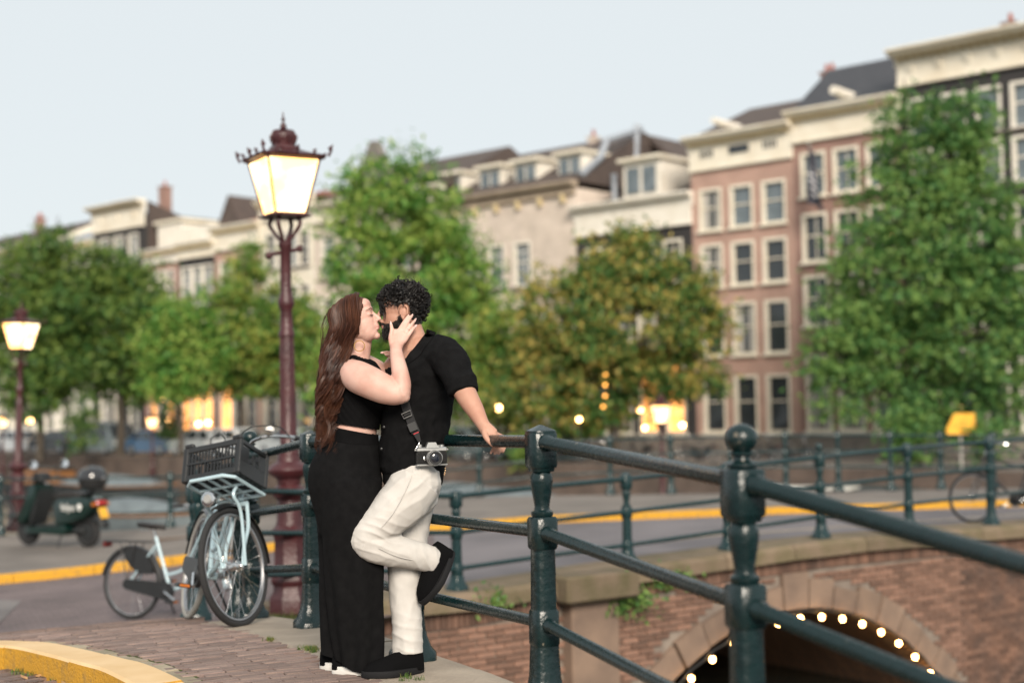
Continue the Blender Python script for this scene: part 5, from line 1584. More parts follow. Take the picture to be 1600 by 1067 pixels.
# the black plastic crate strapped on the front carrier
def make_crate():
    L_, W_, H_ = .30, .39, .215                # x depth, y width, z height
    MW = B1 @ S1 @ Matrix.Translation((1.12, 0, .80)) @ Matrix.Rotation(R(-17), 4, 'Y') @ Matrix.Translation((.03, 0, .016))
    root = thing('plastic_crate', 'black slatted plastic crate sitting on the front carrier of the pale blue bicycle', 'crate', MW.translation)
    root.rotation_euler = MW.to_euler()
    mb = MB()                                   # ventilated floor grid
    for k in range(8): mb.box((0, -W_ / 2 + (k + .5) * W_ / 8, .008), (L_ - .02, .012, .012))
    for k in range(6): mb.box((-L_ / 2 + (k + .5) * L_ / 6, 0, .007), (.012, W_ - .02, .0115))
    mb.build('floor_grid', M_plastic, root, smooth=False)
    for sx in (-1, 1):
        for sy in (-1, 1):
            mb = MB(); mb.box((sx * (L_ / 2 - .012), sy * (W_ / 2 - .012), H_ / 2), (.034, .034, H_), bev=.006)
            mb.box((sx * (L_ / 2 - .012), sy * (W_ / 2 - .03), H_ + .012), (.034, .06, .03), bev=.008)
            mb.build('corner_post', M_plastic, root, angle=30)
    for sx in (-1, 1):                          # long sides: rims and slats
        mb = MB()
        mb.box((sx * (L_ / 2 - .004), 0, H_ - .018), (.016, W_ - .05, .036), bev=.004); mb.box((sx * (L_ / 2 - .004), 0, .020), (.016, W_ - .05, .040), bev=.004); mb.box((sx * (L_ / 2 - .004), 0, H_ * .5), (.014, W_ - .05, .012))
        s_ = mb.build('long_side', M_plastic, root, angle=30)
        sl_ = MB(); sl_.box((0, 0, 0), (.008, .009, H_ - .07)); me = sl_.mesh('slat', M_plastic, smooth=False)
        for k in range(15):
            o = link('slat', me, s_); o.location = (sx * (L_ / 2 - .006), -W_ / 2 + .035 + k * (W_ - .07) / 14, H_ * .5)
    for sy in (-1, 1):
        mb = MB()
        mb.box((0, sy * (W_ / 2 - .004), H_ - .014), (L_ - .05, .016, .028), bev=.004); mb.box((0, sy * (W_ / 2 - .004), .045), (L_ - .05, .012, .09), bev=.004)
        mb.box((-L_ * .32, sy * (W_ / 2 - .004), H_ * .62), (L_ * .25, .012, .09)); mb.box((L_ * .32, sy * (W_ / 2 - .004), H_ * .62), (L_ * .25, .012, .09)); mb.box((0, sy * (W_ / 2 - .004), H_ * .56), (.02, .012, .07))
        mb.build('short_side', M_plastic, root, angle=30)
    mb = MB()
    for y in (-.05, .07): mb.box((0, y, .012), (.30, .02, .006))
    mb.build('strap', M_bblack, root, smooth=False)
make_crate()

g = P(205, 963, 13.9)
make_bike('pale blue bicycle seen from its left rear side, half hidden behind the crate bicycle', (g.x, g.y, zg(g.x, g.y) - .13), R(-24), Rw=.345, lean=-.05, steer=.2)
g = P(1640, 812, 19.8)
make_bike('black city bicycle with a silver handlebar leaning on the railing at the right edge', (g.x, g.y, zg(g.x, g.y) - .02), PI + .1, frame=M_bblack, Rw=.35, steer=.05, drop=False,
          bar=[(0, 0, 0), (.03, .10, .02), (0, .22, .03), (-.12, .29, .02), (-.24, .31, -.02)], wb=1.1)
g = P(-112, 842, 25.0)
make_bike('bicycle cut off by the left edge, beside the maroon lamp post', (g.x, g.y, zg(g.x, g.y)), R(8), frame=M_bblack, Rw=.34)

# ------------------------------------------------------------------ scooter
M_sgreen = mat('dark_green_paint', (.003, .017, .014), .28, col2=(.0025, .014, .012), coat=.3)
M_sgrey = mat('grey_plastic', (.016, .018, .019), .55)
M_mirror = mat('mirror_glass', (.9, .9, .9), .03, metal=1.0)
M_plate = mat('plate_yellow', (.80, .42, .03), .4)
M_logo = mat('white_print', (.75, .75, .72), .6)
M_vis = mat('visor', (.02, .02, .022), .10, spec=.8)
def make_scooter():
    g = P(93, 862, 22.2)
    root = thing('scooter', 'dark green scooter with a round black top box and white lettering, parked by the railing', 'scooter', (g.x, g.y, zg(g.x, g.y)), R(180 - 28))
    # local x forward (to the picture's left), y to the rider's left = towards the camera
    H = Vector
    for x, nm in ((-.60, 0), (.66, 1)):
        mb = MB(); mb.torus((0, 0, 0), .175, .055, 'Y', 28, 10); w_ = mb.build('wheel', M_tyre, root); w_.location = (x, 0, .23)
        mb = MB(); mb.lathe([(.13, -.04), (.13, .04), (.04, .055)], n=18, M=Matrix.Rotation(PI / 2, 3, 'X')); mb.lathe([(.13, -.045), (.04, -.055)], n=18, M=Matrix.Rotation(PI / 2, 3, 'X')); mb.build('rim', M_sgrey, w_)
    def slab(poly, ws, name, m, parent=root, angle=40):
        """outline in x,z swept through widths, rounded towards the sides"""
        mb = MB(); cx = sum(p[0] for p in poly) / len(poly); cz = sum(p[1] for p in poly) / len(poly)
        rings = []
        for y, s_ in ((-ws, .82), (-ws * .88, .95), (-ws * .5, 1), (ws * .5, 1), (ws * .88, .95), (ws, .82)):
            rings.append([(cx + (x - cx) * s_, y, cz + (z - cz) * s_) for x, z in poly])
        mb.loft(rings); return mb.build(name, m, parent, angle=angle)
    slab([(.30, .95), (.42, .98), (.55, .72), (.68, .50), (.74, .36), (.62, .33), (.50, .42), (.40, .60), (.30, .80)], .20, 'front_shield', M_sgreen)
    slab([(.36, .90), (.42, .60), (.50, .36), (.44, .33), (.34, .58), (.29, .86)], .17, 'leg_shield', M_sgrey)
    slab([(.84, .34), (.80, .44), (.68, .48), (.56, .46), (.50, .36), (.62, .40), (.74, .38)], .09, 'front_mudguard', M_sgreen)
    slab([(.56, .30), (.58, .20), (-.28, .18), (-.34, .26), (-.30, .34), (.44, .30)], .20, 'floorboard', M_sgreen)
    slab([(.34, .335), (.36, .30), (-.16, .30), (-.18, .345)], .185, 'foot_mat', M_sgrey)
    slab([(-.06, .30), (-.02, .62), (-.10, .74), (-.60, .78), (-.86, .74), (-.84, .60), (-.66, .44), (-.40, .36)], .19, 'rear_body', M_sgreen)
    slab([(.0, .74), (.03, .79), (-.10, .83), (-.48, .85), (-.60, .82), (-.58, .76)], .165, 'seat', M_leather)
    slab([(-.64, .40), (-.86, .52), (-.98, .36), (-.96, .30), (-.84, .40)], .08, 'rear_mudguard', M_sgrey)
    mb = MB(); mb.tube([(.40, 0, .94), (.36, 0, 1.03)], .035, n=10); mb.tube(catmull([(.22, -.33, 1.03), (.30, -.22, 1.06), (.36, 0, 1.05), (.30, .22, 1.06), (.22, .33, 1.03)], 5), .016, n=8)
    hb_ = mb.build('handlebar', M_sgrey, root)
    slab([(.28, 1.0), (.46, .98), (.50, 1.05), (.42, 1.14), (.30, 1.12)], .12, 'headlight_housing', M_sgrey)
    mb = MB(); mb.ell((.49, 0, 1.05), (.03, .075, .055)); mb.build('headlight', M_headl, root)
    for sy in (-1, 1):
        mb = MB(); mb.tube([(.27, sy * .20, 1.06), (.25, sy * .26, 1.18), (.24, sy * .30, 1.24)], .007, n=6); st_ = mb.build('mirror_stalk', M_sgrey, hb_)
        mb = MB(); mb.ell((.24, sy * .32, 1.27), (.02, .075, .055)); mr_ = mb.build('mirror', M_sgrey, st_)
        mb = MB(); mb.lathe([(.066, 0), (.064, .004)], n=18, c=(.222, sy * .32, 1.27), M=Matrix.Rotation(-PI / 2, 3, 'Y') @ Matrix.Rotation(-.45, 3, 'X') @ Matrix.Rotation(.35, 3, 'Y')); mr2 = mb.build('mirror_glass', M_mirror, st_)
        mb = MB(); mb.tube([(.24, sy * .28, 1.035), (.21, sy * .36, 1.028)], .02, n=8); mb.build('grip', M_plastic, hb_)
    # top box (helmet case)
    mb = MB(); mb.lathe([(.10, -.17), (.17, -.15), (.215, -.06), (.22, -.01), (.222, .0)], n=24, c=(-.70, 0, 1.05)); tb = mb.build('top_box', M_plastic, root)
    mb = MB(); mb.lathe([(.224, .004), (.222, .05), (.19, .12), (.12, .17), (.02, .19)], n=24, c=(-.70, 0, 1.05)); mb.build('box_lid', M_vis, tb)
    mb = MB(); mb.box((-.915, 0, 1.05), (.03, .07, .05), bev=.008); mb.build('latch', M_chrome, tb)
    mb = MB(); mb.tube([(-.50, 0, .80), (-.70, 0, .84), (-.70, 0, .90)], .03, n=8); mb.build('box_bracket', M_sgrey, root)
    mb = MB(); mb.box((-.87, 0, .68), (.06, .22, .075), bev=.02, rot=(0, .3, 0)); mb.build('tail_light', M_taill, root)
    for sy in (-1, 1):
        mb = MB(); mb.box((-.85, sy * .145, .66), (.07, .06, .06), bev=.018); mb.build('indicator', M_refl, root)
    mb = MB(); mb.box((-.92, 0, .53), (.012, .17, .17), bev=.003, rot=(0, .35, 0)); mb.build('number_plate', M_plate, root)
    mb = MB(); mb.box((-.5, .10, .26), (.22, .05, .09), bev=.02); mb.build('motor_cover', M_sgrey, root)
    mb = MB(); mb.tube([(-.1, .05, .2), (-.16, .2, .01)], .012, n=6); mb.build('kickstand', M_bblack, root)
    # lettering on the flank
    fc = bpy.data.curves.new('lettering', 'FONT'); fc.body = 'felyx'; fc.size = .155; fc.extrude = .002; fc.align_x = 'CENTER'; fc.materials.append(M_logo)
    tmp_ = link('lettering_outline', fc); txt_me = bpy.data.meshes.new_from_object(tmp_.evaluated_get(bpy.context.evaluated_depsgraph_get())); txt_me.name = 'lettering'; bpy.data.objects.remove(tmp_)
    for sy in (1, -1):
        t_ = link('lettering', txt_me, root); t_.location = (-.37, sy * .196, .565)
        t_.rotation_euler = (PI / 2, 0, PI if sy > 0 else 0)
        mb = MB(); x0 = -.37 - (.24 if sy > 0 else -.24)
        mb.prism([(x0 + r_ * math.cos(a), .63 + r_ * math.sin(a)) for a, r_ in [(2 * PI * k / 14, .042 if k not in (10, 11) else .062) for k in range(14)]], sy * .194 - .002, sy * .194 + .002, axis='Y'); mb.build('logo_drop', M_logo, root, smooth=False)
make_scooter()

# bicycles left along the far quay
kids_ = build_kids()
far_ = [b for b in bpy.data.objects if b.get('label', '').startswith('bicycle cut off')][0]
for k, px in enumerate((560, 700, 770, 868, 905, 948, 1010, 1085, 1118, 1160, 1215, 1240)):
    t = t_at(px)
    for _ in range(6):
        p = fpt(t, 11.4); u = 800 + FPX * p.x / p.y; t += (u - px) * .04
    c = copy_tree(far_, None, kids_); p = fpt(t, 11.4 + .3 * (k % 3))
    c.location = (p.x, p.y, 0); c.rotation_euler = (0, 0, H_ROT + (0 if k % 2 else PI) + (k % 5 - 2) * .2)
    c['label'] = 'dark bicycle standing on the far quay beyond the thin railing'; c['group'] = 'bicycles on the far quay'
# ------------------------------------------------------------------ the couple
from mathutils import noise as mnoise
Y0 = 6.3
PX = 1 / 352.7                                 # metres per picture pixel at the couple
def U(px, py, dy=0.0): return P(px, py, Y0 + dy)
HINT = Vector((0, 1, 0))
def limb(mb, rows, n=40, per=9, caps=(1, 1)):
    """rows: (px, py, dy, half width px in the picture, half depth px)"""
    pts = catmull([U(r_[0], r_[1], r_[2]) for r_ in rows], per)
    aa = catmull([Vector((r_[3], r_[4] if len(r_) > 4 else r_[3], 0)) for r_ in rows], per)
    mb.tube(pts, [(a.x * PX, a.y * PX) for a in aa], n=n, hint=HINT)
    for p, a in [((pts[0], aa[0]), (pts[-1], aa[-1]))[i] for i in (0, 1) if caps[i]]: mb.ell(p, min(a.x, a.y) * PX * .98, nu=14, nv=8)

def remesh(mb, voxel, smooth, name, m, parent, post=None, fac=.5):
    me = mb.mesh('tmp', None, smooth=False)
    ob = bpy.data.objects.new('tmp', me); COL.objects.link(ob)
    md = ob.modifiers.new('r', 'REMESH'); md.mode = 'VOXEL'; md.voxel_size = voxel; md.use_smooth_shade = True
    if smooth:
        sm = ob.modifiers.new('s', 'SMOOTH'); sm.iterations = smooth; sm.factor = fac
    dg = bpy.context.evaluated_depsgraph_get()
    new = bpy.data.meshes.new_from_object(ob.evaluated_get(dg))
    bpy.data.objects.remove(ob); bpy.data.meshes.remove(me)
    n = len(new.vertices)
    co = np.empty(n * 3, np.float32); new.vertices.foreach_get('co', co); co = co.reshape(-1, 3)
    if post is not None:
        no = np.empty(n * 3, np.float32); new.vertices.foreach_get('normal', no); no = no.reshape(-1, 3)
        co = post(co.astype(float), no.astype(float))
    L = np.array(parent.location)
    new.vertices.foreach_set('co', (co - L).astype(np.float32).ravel())
    new.update()
    new.shade_smooth(); new.name = name
    new.materials.clear(); new.materials.append(m)
    return link(name, new, parent)

def patch(src, name, pred, off, m, parent, jit=0.0, freq=90.0, cut=False):
    """a layer lying on part of a surface: hair, beard, brows, lips; pred gets world positions (n x 3)"""
    me = src.data; L = np.array(parent.location)
    n = len(me.vertices)
    co = np.empty(n * 3, np.float32); me.vertices.foreach_get('co', co); co = co.reshape(-1, 3).astype(float)
    no = np.empty(n * 3, np.float32); me.vertices.foreach_get('normal', no); no = no.reshape(-1, 3).astype(float)
    w = pred(co + L)
    keep = w > 0
    idx = -np.ones(n, int); ids = np.nonzero(keep)[0]; idx[ids] = np.arange(len(ids))
    faces = [tuple(idx[v] for v in p.vertices) for p in me.polygons if all(keep[v] for v in p.vertices)]
    o_ = np.minimum(1, w[ids]) * off
    if jit:
        o_ = o_ + jit * np.minimum(1, w[ids]) * np.array([mnoise.noise(Vector(c) * freq) for c in co[ids] + L])
    v = co[ids] + no[ids] * o_[:, None]
    mb = MB(); mb.V = [tuple(x) for x in v]; mb.F = faces
    me2 = bpy.data.meshes.new(name); me2.from_pydata(mb.V, [], mb.F); me2.shade_smooth(); me2.materials.append(m)
    return link(name, me2, parent)

def cut_away(o, pred):
    """open a garment: drop the faces whose middle satisfies pred (world positions)"""
    bm = bmesh.new(); bm.from_mesh(o.data); L = Vector(o.parent.location)
    dead = [f for f in bm.faces if pred(f.calc_center_median() + L)]
    bmesh.ops.delete(bm, geom=dead, context='FACES'); bm.to_mesh(o.data); bm.free()

def head_parts(mb, M, s, male):
    """head modelled from overlapping masses; x forward, y left, z up, about the middle of the skull"""
    S_ = M.to_3x3()
    def E(c, r_, rot=None):
        q = S_ @ (Euler(rot).to_matrix() if rot else Matrix.Identity(3))
        mb.ell(M @ (Vector(c) * s), tuple(x * s for x in r_), rot=q, nu=22, nv=14)
    def T(pts, rs, n=12): mb.tube([M @ (Vector(p) * s) for p in pts], [r_ * s for r_ in rs] if not isinstance(rs[0], tuple) else [(a * s, b_ * s) for a, b_ in rs], n=n)
    E((-.015, 0, .032), (.098, .076, .086))
    E((.010, 0, .02), (.082, .071, .084))
    E((.022, 0, -.024), (.070, .064, .080))
    E((.036, 0, -.040), (.056, .055, .080))
    E((.046, 0, -.078), (.044, .043, .038))
    E((.014, 0, -.062), (.048, .054, .040))
    E((.052, 0, -.022), (.040, .052, .036))
    for y in (-1, 1): E((.074, y * .031, .009), (.0150, .018, .0130))
    E((.079, 0, -.102), (.019, .022, .017))
    E((.070, 0, .036), (.027, .052, .022))
    E((.060, 0, .062), (.034, .054, .036))
    if male:
        T([(.086, 0, .030), (.101, 0, .006), (.119, 0, -.024)], [.0095, .0105, .0120]); tip = (.119, 0, -.027)
    else:
        T([(.084, 0, .026), (.096, 0, .004), (.1125, 0, -.020)], [.0085, .0092, .0105]); tip = (.1135, 0, -.0235)
    E(tip, (.0118, .0115, .0108))
    for y in (-1, 1): E((tip[0] - .0125, y * .0115, tip[2] - .0045), (.0115, .0085, .0085))
    E((.091, 0, -.047), (.013, .024, .014))
    E((.0955, 0, -.0565), (.0105, .023, .0062)); E((.0935, 0, -.0675), (.0105, .021, .0074))
    for y in ((-1, 1) if male else ()):          # ear: rim, lobe, bowl
        c = Vector((-.010, y * .074, -.008))
        pts = [c + Vector((math.cos(a) * .018 - .004 * math.sin(a), y * (.006 + .006 * math.cos(a - 2.6)), math.sin(a) * .031)) for a in [PI * (-.55 + 1.75 * k / 14) for k in range(15)]]
        T(pts, [.0052] * 15, 8)
        E(c + Vector((.0, y * .002, -.004)), (.014, .006, .024)); E(c + Vector((.008, y * .004, -.030)), (.008, .005, .010))

def finger(mb, pts, r0, r1):
    p = catmull([U(*q) for q in pts], 4)
    mb.tube(p, [lerp(r0, r1, k / (len(p) - 1)) * PX for k in range(len(p))], n=10, hint=HINT)
    mb.ell(p[-1], r1 * PX, nu=10, nv=6)

M_skinw = mat('fair_skin', (.60, .385, .318), .5, col2=(.51, .285, .23), scale=13, lo=.38, hi=.72, bump=.14, bscale=330, spec=.4, sss=.12, detail=6)
M_skinm = mat('tan_skin', (.46, .265, .19), .52, col2=(.40, .20, .14), scale=14, bump=.16, bscale=300, spec=.4, sss=.1, detail=6)
M_cloth = mat('black_cotton', (.0055, .0055, .006), .95, col2=(.008, .008, .0085), scale=30, bump=.3, bscale=500, spec=.08)
M_cloth2 = mat('black_jersey', (.004, .004, .0045), .95, col2=(.006, .006, .0065), scale=20, bump=.2, bscale=600, spec=.08)
M_ivory = mat('ivory_twill', (.52, .50, .472), .9, col2=(.48, .46, .432), scale=14, bump=.22, bscale=700, spec=.2)
M_suede = mat('black_canvas', (.0035, .0035, .004), .95, spec=.1, bump=.3, bscale=300)
M_sole = mat('black_rubber_sole', (.010, .010, .011), .75, spec=.2, bump=.2, bscale=200)
M_wsole = mat('white_rubber', (.70, .68, .64), .6)
M_hairw = mat('auburn_hair', (.036, .013, .008), .48, col2=(.075, .029, .015), scale=9, island=.55, spec=.32)
M_hairm = mat('black_hair', (.005, .0042, .004), .5, col2=(.010, .008, .007), scale=14, island=.6, spec=.32)
M_beard = mat('black_beard', (.010, .007, .006), .7, col2=(.022, .014, .011), scale=60, bump=.9, bscale=420)
M_lip = mat('lip', (.56, .27, .23), .4, col2=(.50, .23, .20), scale=30)
M_browm = mat('brow_hair', (.02, .012, .009), .7)
M_nail = mat('nail_polish', (.72, .50, .47), .15, coat=.5)
M_gold = mat('gold', (.70, .42, .14), .25, metal=1.0)
M_silver = mat('silver_ring', (.7, .7, .7), .2, metal=1.0)

# ---- head frames
def head_matrix(c, fwd, up):
    f = fwd.normalized(); l = up.cross(f).normalized(); u = f.cross(l)
    return Matrix.Translation(c) @ Matrix((f, l, u)).transposed().to_4x4()
bW = R(15)
HW = head_matrix(U(556, 501, -.028), Vector((math.cos(bW), -.03, math.sin(bW))), Vector((-math.sin(bW), 0, math.cos(bW))))
sW = .89
bM = R(5)
HM = head_matrix(U(628, 487, .040), Vector((-math.cos(bM), -.06, -math.sin(bM))), Vector((-math.sin(bM), .0, math.cos(bM))))
sM = .95
HWi, HMi = np.array(HW.inverted()), np.array(HM.inverted())
def loc_of(Mi, s):
    def f(co):
        q = co @ Mi[:3, :3].T + Mi[:3, 3]
        return q / s
    return f
lW, lM = loc_of(HWi, sW), loc_of(HMi, sM)
soft = lambda d, w: np.clip(d / w, 0, 1)

# =================================================== the woman
ft = U(545, 1036, 0); ft.z = zg(ft.x, ft.y)
woman = thing('person', 'woman with long auburn hair, black crop top and wide black trousers, kissing a man', 'person', ft, 0, 'kissing couple')
mb = MB()
head_parts(mb, HW, sW, False)
limb(mb, [(556, 568, 0, 22, 20), (561, 548, 0, 18, 17), (562, 528, 0, 19, 18), (556, 512, 0, 20, 20)])
limb(mb, [(541, 765, 0, 50, 44), (547, 710, 0, 42, 40), (552, 672, 0, 36.5, 37), (557, 640, 0, 40, 41), (560, 605, 0, 42, 46), (557, 582, 0, 36, 46), (556, 566, 0, 24, 34)])
for y in (-.065, .06): mb.ell(U(590, 616, y), (.062, .06, .062))
for y in (-.06, .06): mb.ell(U(525, 748, y), (.085, .085, .09))
# legs inside the trousers
limb(mb, [(545, 760, -.07, 36, 34), (552, 860, -.07, 24, 24), (552, 940, -.07, 18, 18), (548, 1018, -.07, 11, 11), (560, 1030, -.07, 10, 9)])
limb(mb, [(540, 760, .08, 36, 34), (542, 860, .08, 24, 24), (536, 940, .08, 18, 18), (524, 1012, .08, 11, 11), (534, 1024, .08, 10, 9)])
# near arm: upper arm, elbow, forearm, wrist
limb(mb, [(550, 582, -.115, 21, 22), (558, 588, -.150, 24.5, 24), (577, 597, -.20, 24.5, 24), (600, 607.5, -.225, 22.5, 22), (617, 613.5, -.235, 19, 18.5), (626, 613, -.235, 16, 17)])
limb(mb, [(624, 617, -.235, 14.5, 16), (628, 603, -.232, 14, 15), (625.5, 584, -.22, 13, 13.5), (621.5, 564, -.175, 11.2, 11), (619, 549, -.130, 9.6, 8.6), (619, 540, -.110, 9.6, 7.5)])
mb.ell(U(633, 620, -.235), (.022, .03, .024))
# near hand on his jaw and neck: palm, four fingers, thumb
limb(mb, [(619, 545, -0.115, 9.3, 7), (620, 535, -0.100, 12, 6.2), (624.5, 526, -0.088, 14.2, 5.6), (628.5, 519.5, -0.082, 13.2, 5)])
finger(mb, [(620, 524, -0.088), (625, 514, -0.082), (631.5, 503, -0.078), (637.5, 494, -0.066)], 3.9, 2.2)
finger(mb, [(626, 525, -0.086), (631, 515, -0.081), (637.8, 502, -0.077), (643.8, 493, -0.062)], 4.0, 2.2)
finger(mb, [(631, 527, -0.086), (636, 518, -0.081), (643, 507.5, -0.075), (649, 499.5, -0.059)], 3.8, 2.1)
finger(mb, [(635, 529, -0.087), (640, 522, -0.082), (645.5, 514.5, -0.074), (649.8, 509, -0.060)], 3.3, 1.8)
finger(mb, [(613, 540, -0.110), (610.5, 528, -0.100), (612.3, 516, -0.088), (610.8, 506, -0.072)], 4.8, 2.5)
# far arm and hand at his collar
limb(mb, [(570, 575, .125, 22, 22), (590, 585, .16, 21, 20), (612, 606, .16, 17, 17), (620, 612, .15, 14, 15)])
limb(mb, [(620, 612, .15, 13, 14), (622, 585, .13, 11, 11), (618, 562, .10, 9, 8), (615, 552, .085, 11, 6)])
finger(mb, [(614, 555, .085), (606, 551, .075), (601, 551, .05), (596.5, 551, .03)], 3.6, 2.1)
finger(mb, [(616, 560, .085), (609, 556, .07), (605, 556, .045), (603, 554.5, .025)], 3.6, 2.1)
finger(mb, [(618, 566, .09), (613, 562, .07), (610, 561, .045), (608.5, 560, .03)], 3.4, 2.0)
finger(mb, [(620, 570, .09), (616, 568, .07), (613, 567, .05)], 3.2, 2.0)
finger(mb, [(618, 556, .09), (613, 546, .08), (611, 539, .06)], 4.2, 2.4)
wbody = remesh(mb, .0036, 4, 'body', M_skinw, woman)

# lips, brows, lashes
def ll(co):
    q = lW(co); return np.where((q[:, 0] > .083) & (abs(q[:, 1]) < .024), soft(.0105 - abs(q[:, 2] + .062) - .25 * abs(q[:, 1]), .003), 0)
patch(wbody, 'lips', ll, .0005, M_lip, woman)
from mathutils.bvhtree import BVHTree
def bvh_of(o):
    me = o.data; L = Vector(o.parent.location)
    return BVHTree.FromPolygons([v.co + L for v in me.vertices], [tuple(p.vertices) for p in me.polygons])
def on_face(tree_, M, s, y, z, off=.0008):
    o = M @ (Vector((.2, y, z)) * s); d = -(M.to_3x3() @ Vector((1, 0, 0)))
    h = tree_.ray_cast(o, d)
    return h[0] - d * off if h[0] else M @ (Vector((.08, y, z)) * s)
def brow_and_lash(o, M, s, who, m_b, wide, lash=True):
    t_ = bvh_of(o)
    for sy in (-1, 1):
        pts = [on_face(t_, M, s, sy * y, z) for y, z in ((.012, .030), (.022, .0345), (.033, .0365), (.043, .034), (.052, .028))]
        mb = MB(); mb.tube(catmull(pts, 4), [wide * (.55 + .45 * math.sin(PI * min(1, .15 + k / 18))) for k in range(17)], n=6); mb.build('eyebrow', m_b, who, world=True)
        if lash:
            pts = [on_face(t_, M, s, sy * y, z, .0005) for y, z in ((.018, .004), (.024, .0015), (.031, .0005), (.038, .0015), (.045, .005))]
            mb = MB(); mb.tube(catmull(pts, 4), .0011, n=5)
            fw_ = M.to_3x3() @ Vector((1, 0, -.55)).normalized()
            for p in catmull(pts, 3): mb.tube([p, p + fw_ * .0065], [.0007, .0003], n=4)
            mb.build('eyelashes', M_browm, who, world=True)
brow_and_lash(wbody, HW, sW, woman, mat('brown_brow', (.09, .045, .028), .7), .0017)
# nails, ring, hoop earring, necklace
for (a, b_) in (((636, 496.3, -0.072), (638.6, 491.8, -0.064)), ((642.2, 495.5, -0.070), (645, 490.8, -0.060)), ((647.4, 501.8, -0.067), (650.2, 497.6, -0.057)), ((648.6, 510.8, -0.068), (651, 507.2, -0.059)), ((610.9, 507.5, -0.081), (610.4, 502.2, -0.073)), ((598, 551, .030), (594.5, 551.3, .026))):
    mb = MB(); mb.tube([U(*a), U(*b_)], [(1.9 * PX, 1.0 * PX), (.8 * PX, .5 * PX)], n=8, hint=HINT); mb.build('fingernail', M_nail, woman, world=True)
mb = MB(); mb.torus(U(638.3, 514.8, -0.079), 3.5 * PX, .0011, 'Z', 18, 5, M=Matrix.Rotation(R(36), 3, 'Y')); mb.build('ring', M_silver, woman, world=True)
mb = MB(); mb.torus(U(561.5, 540.5, -.083), 8.2 * PX, .0018, 'Y', 30, 6, M=Matrix.Rotation(R(14), 3, 'Z')); mb.build('hoop_earring', M_gold, woman, world=True)
mb = MB(); mb.tube(catmull([U(552, 560, -.075), U(568, 563, -.055), U(580, 572, -.02), U(584, 576, .02)], 6), .0012, n=5); mb.build('necklace', M_silver, woman, world=True)

# crop top with straps
mb = MB()
limb(mb, [(553, 676, 0, 39.0, 40), (553, 666, 0, 39.5, 40.5), (556, 645, 0, 43, 44), (560, 615, 0, 45, 49), (559, 596, 0, 42, 47)])
for y in (-.065, .06): mb.ell(U(591, 617, y), (.068, .066, .068))
for y in (-1, 1):
    for px_ in ((590, 596, .075 * y), ):
        mb.tube(catmull([U(596, 600, .075 * y), U(583, 578, .095 * y), U(565, 562, .092 * y), U(548, 558, .085 * y), U(532, 572, .08 * y), U(524, 596, .075 * y)], 5), (4.2 * PX, 1.8 * PX), n=8, hint=HINT)
zc0, zc1, xc0, xc1 = U(528, 661).z, U(592, 671).z, U(528, 661).x, U(592, 671).x
def hemw(co, no):
    co = co + no * (.0015 * np.sin(co[:, 0] * 210 + co[:, 2] * 160))[:, None]
    pl = zc0 + (zc1 - zc0) * (co[:, 0] - xc0) / (xc1 - xc0)
    co[:, 2] = np.maximum(co[:, 2], pl)
    return co
remesh(mb, .006, 2, 'crop_top', M_cloth2, woman, hemw)

# wide trousers
mb = MB()
limb(mb, [(550, 689, 0, 41, 41), (548, 705, 0, 47, 46), (540, 742, 0, 58, 54), (541, 772, 0, 55.5, 53), (543, 800, 0, 50.5, 48), (545, 830, 0, 47, 42)])
limb(mb, [(546, 752, -.05, 50, 42), (549, 800, -.06, 47, 40), (553, 860, -.05, 46, 38), (555, 940, -.04, 42.5, 36), (560, 1000, -.03, 39.5, 32), (566, 1049, -.02, 33, 29)], caps=(1, 0))
limb(mb, [(540, 752, .06, 52, 44), (541, 800, .07, 47, 40), (541, 860, .07, 43, 38), (537, 940, .07, 39, 38), (534, 1000, .07, 35, 36), (533, 1036, .07, 32, 34)], caps=(1, 0))
ztw = U(540, 800).z; zhw = U(540, 1030).z
def foldw(co, no):
    f = np.clip((ztw - co[:, 2]) / .35, 0, 1)
    a = np.arctan2(co[:, 1] - Y0, co[:, 0] - U(548, 900).x)
    d = .007 * f * np.sin(a * 9 + 1.5 * np.sin(co[:, 2] * 4)) + .0025 * np.array([mnoise.noise(Vector((c[0] * 14, c[1] * 14, c[2] * 9))) for c in co])
    co = co + no * d[:, None]
    px_ = 800 + FPX * co[:, 0] / co[:, 1]
    zmin = np.interp(px_, [500, 522, 545, 600], [U(500, 1023).z, U(520, 1029).z, U(543, 1043).z, U(600, 1046).z])
    co[:, 2] = np.maximum(co[:, 2], zmin)
    return co
remesh(mb, .007, 3, 'trousers', M_cloth, woman, foldw)
mb = MB(); limb(mb, [(550, 692, 0, 43, 43), (551.5, 680, 0, 40, 40.5), (552, 668, 0, 39, 39.5)], per=3)
zt0, zt1 = U(530, 667.5).z, U(592, 680).z
def topw(co, no):
    co[:, 2] = np.minimum(co[:, 2], zt0 + (zt1 - zt0) * (co[:, 0] - U(530, 667).x) / (xc1 - xc0)); return co
remesh(mb, .005, 1, 'waistband', M_cloth2, woman, topw)

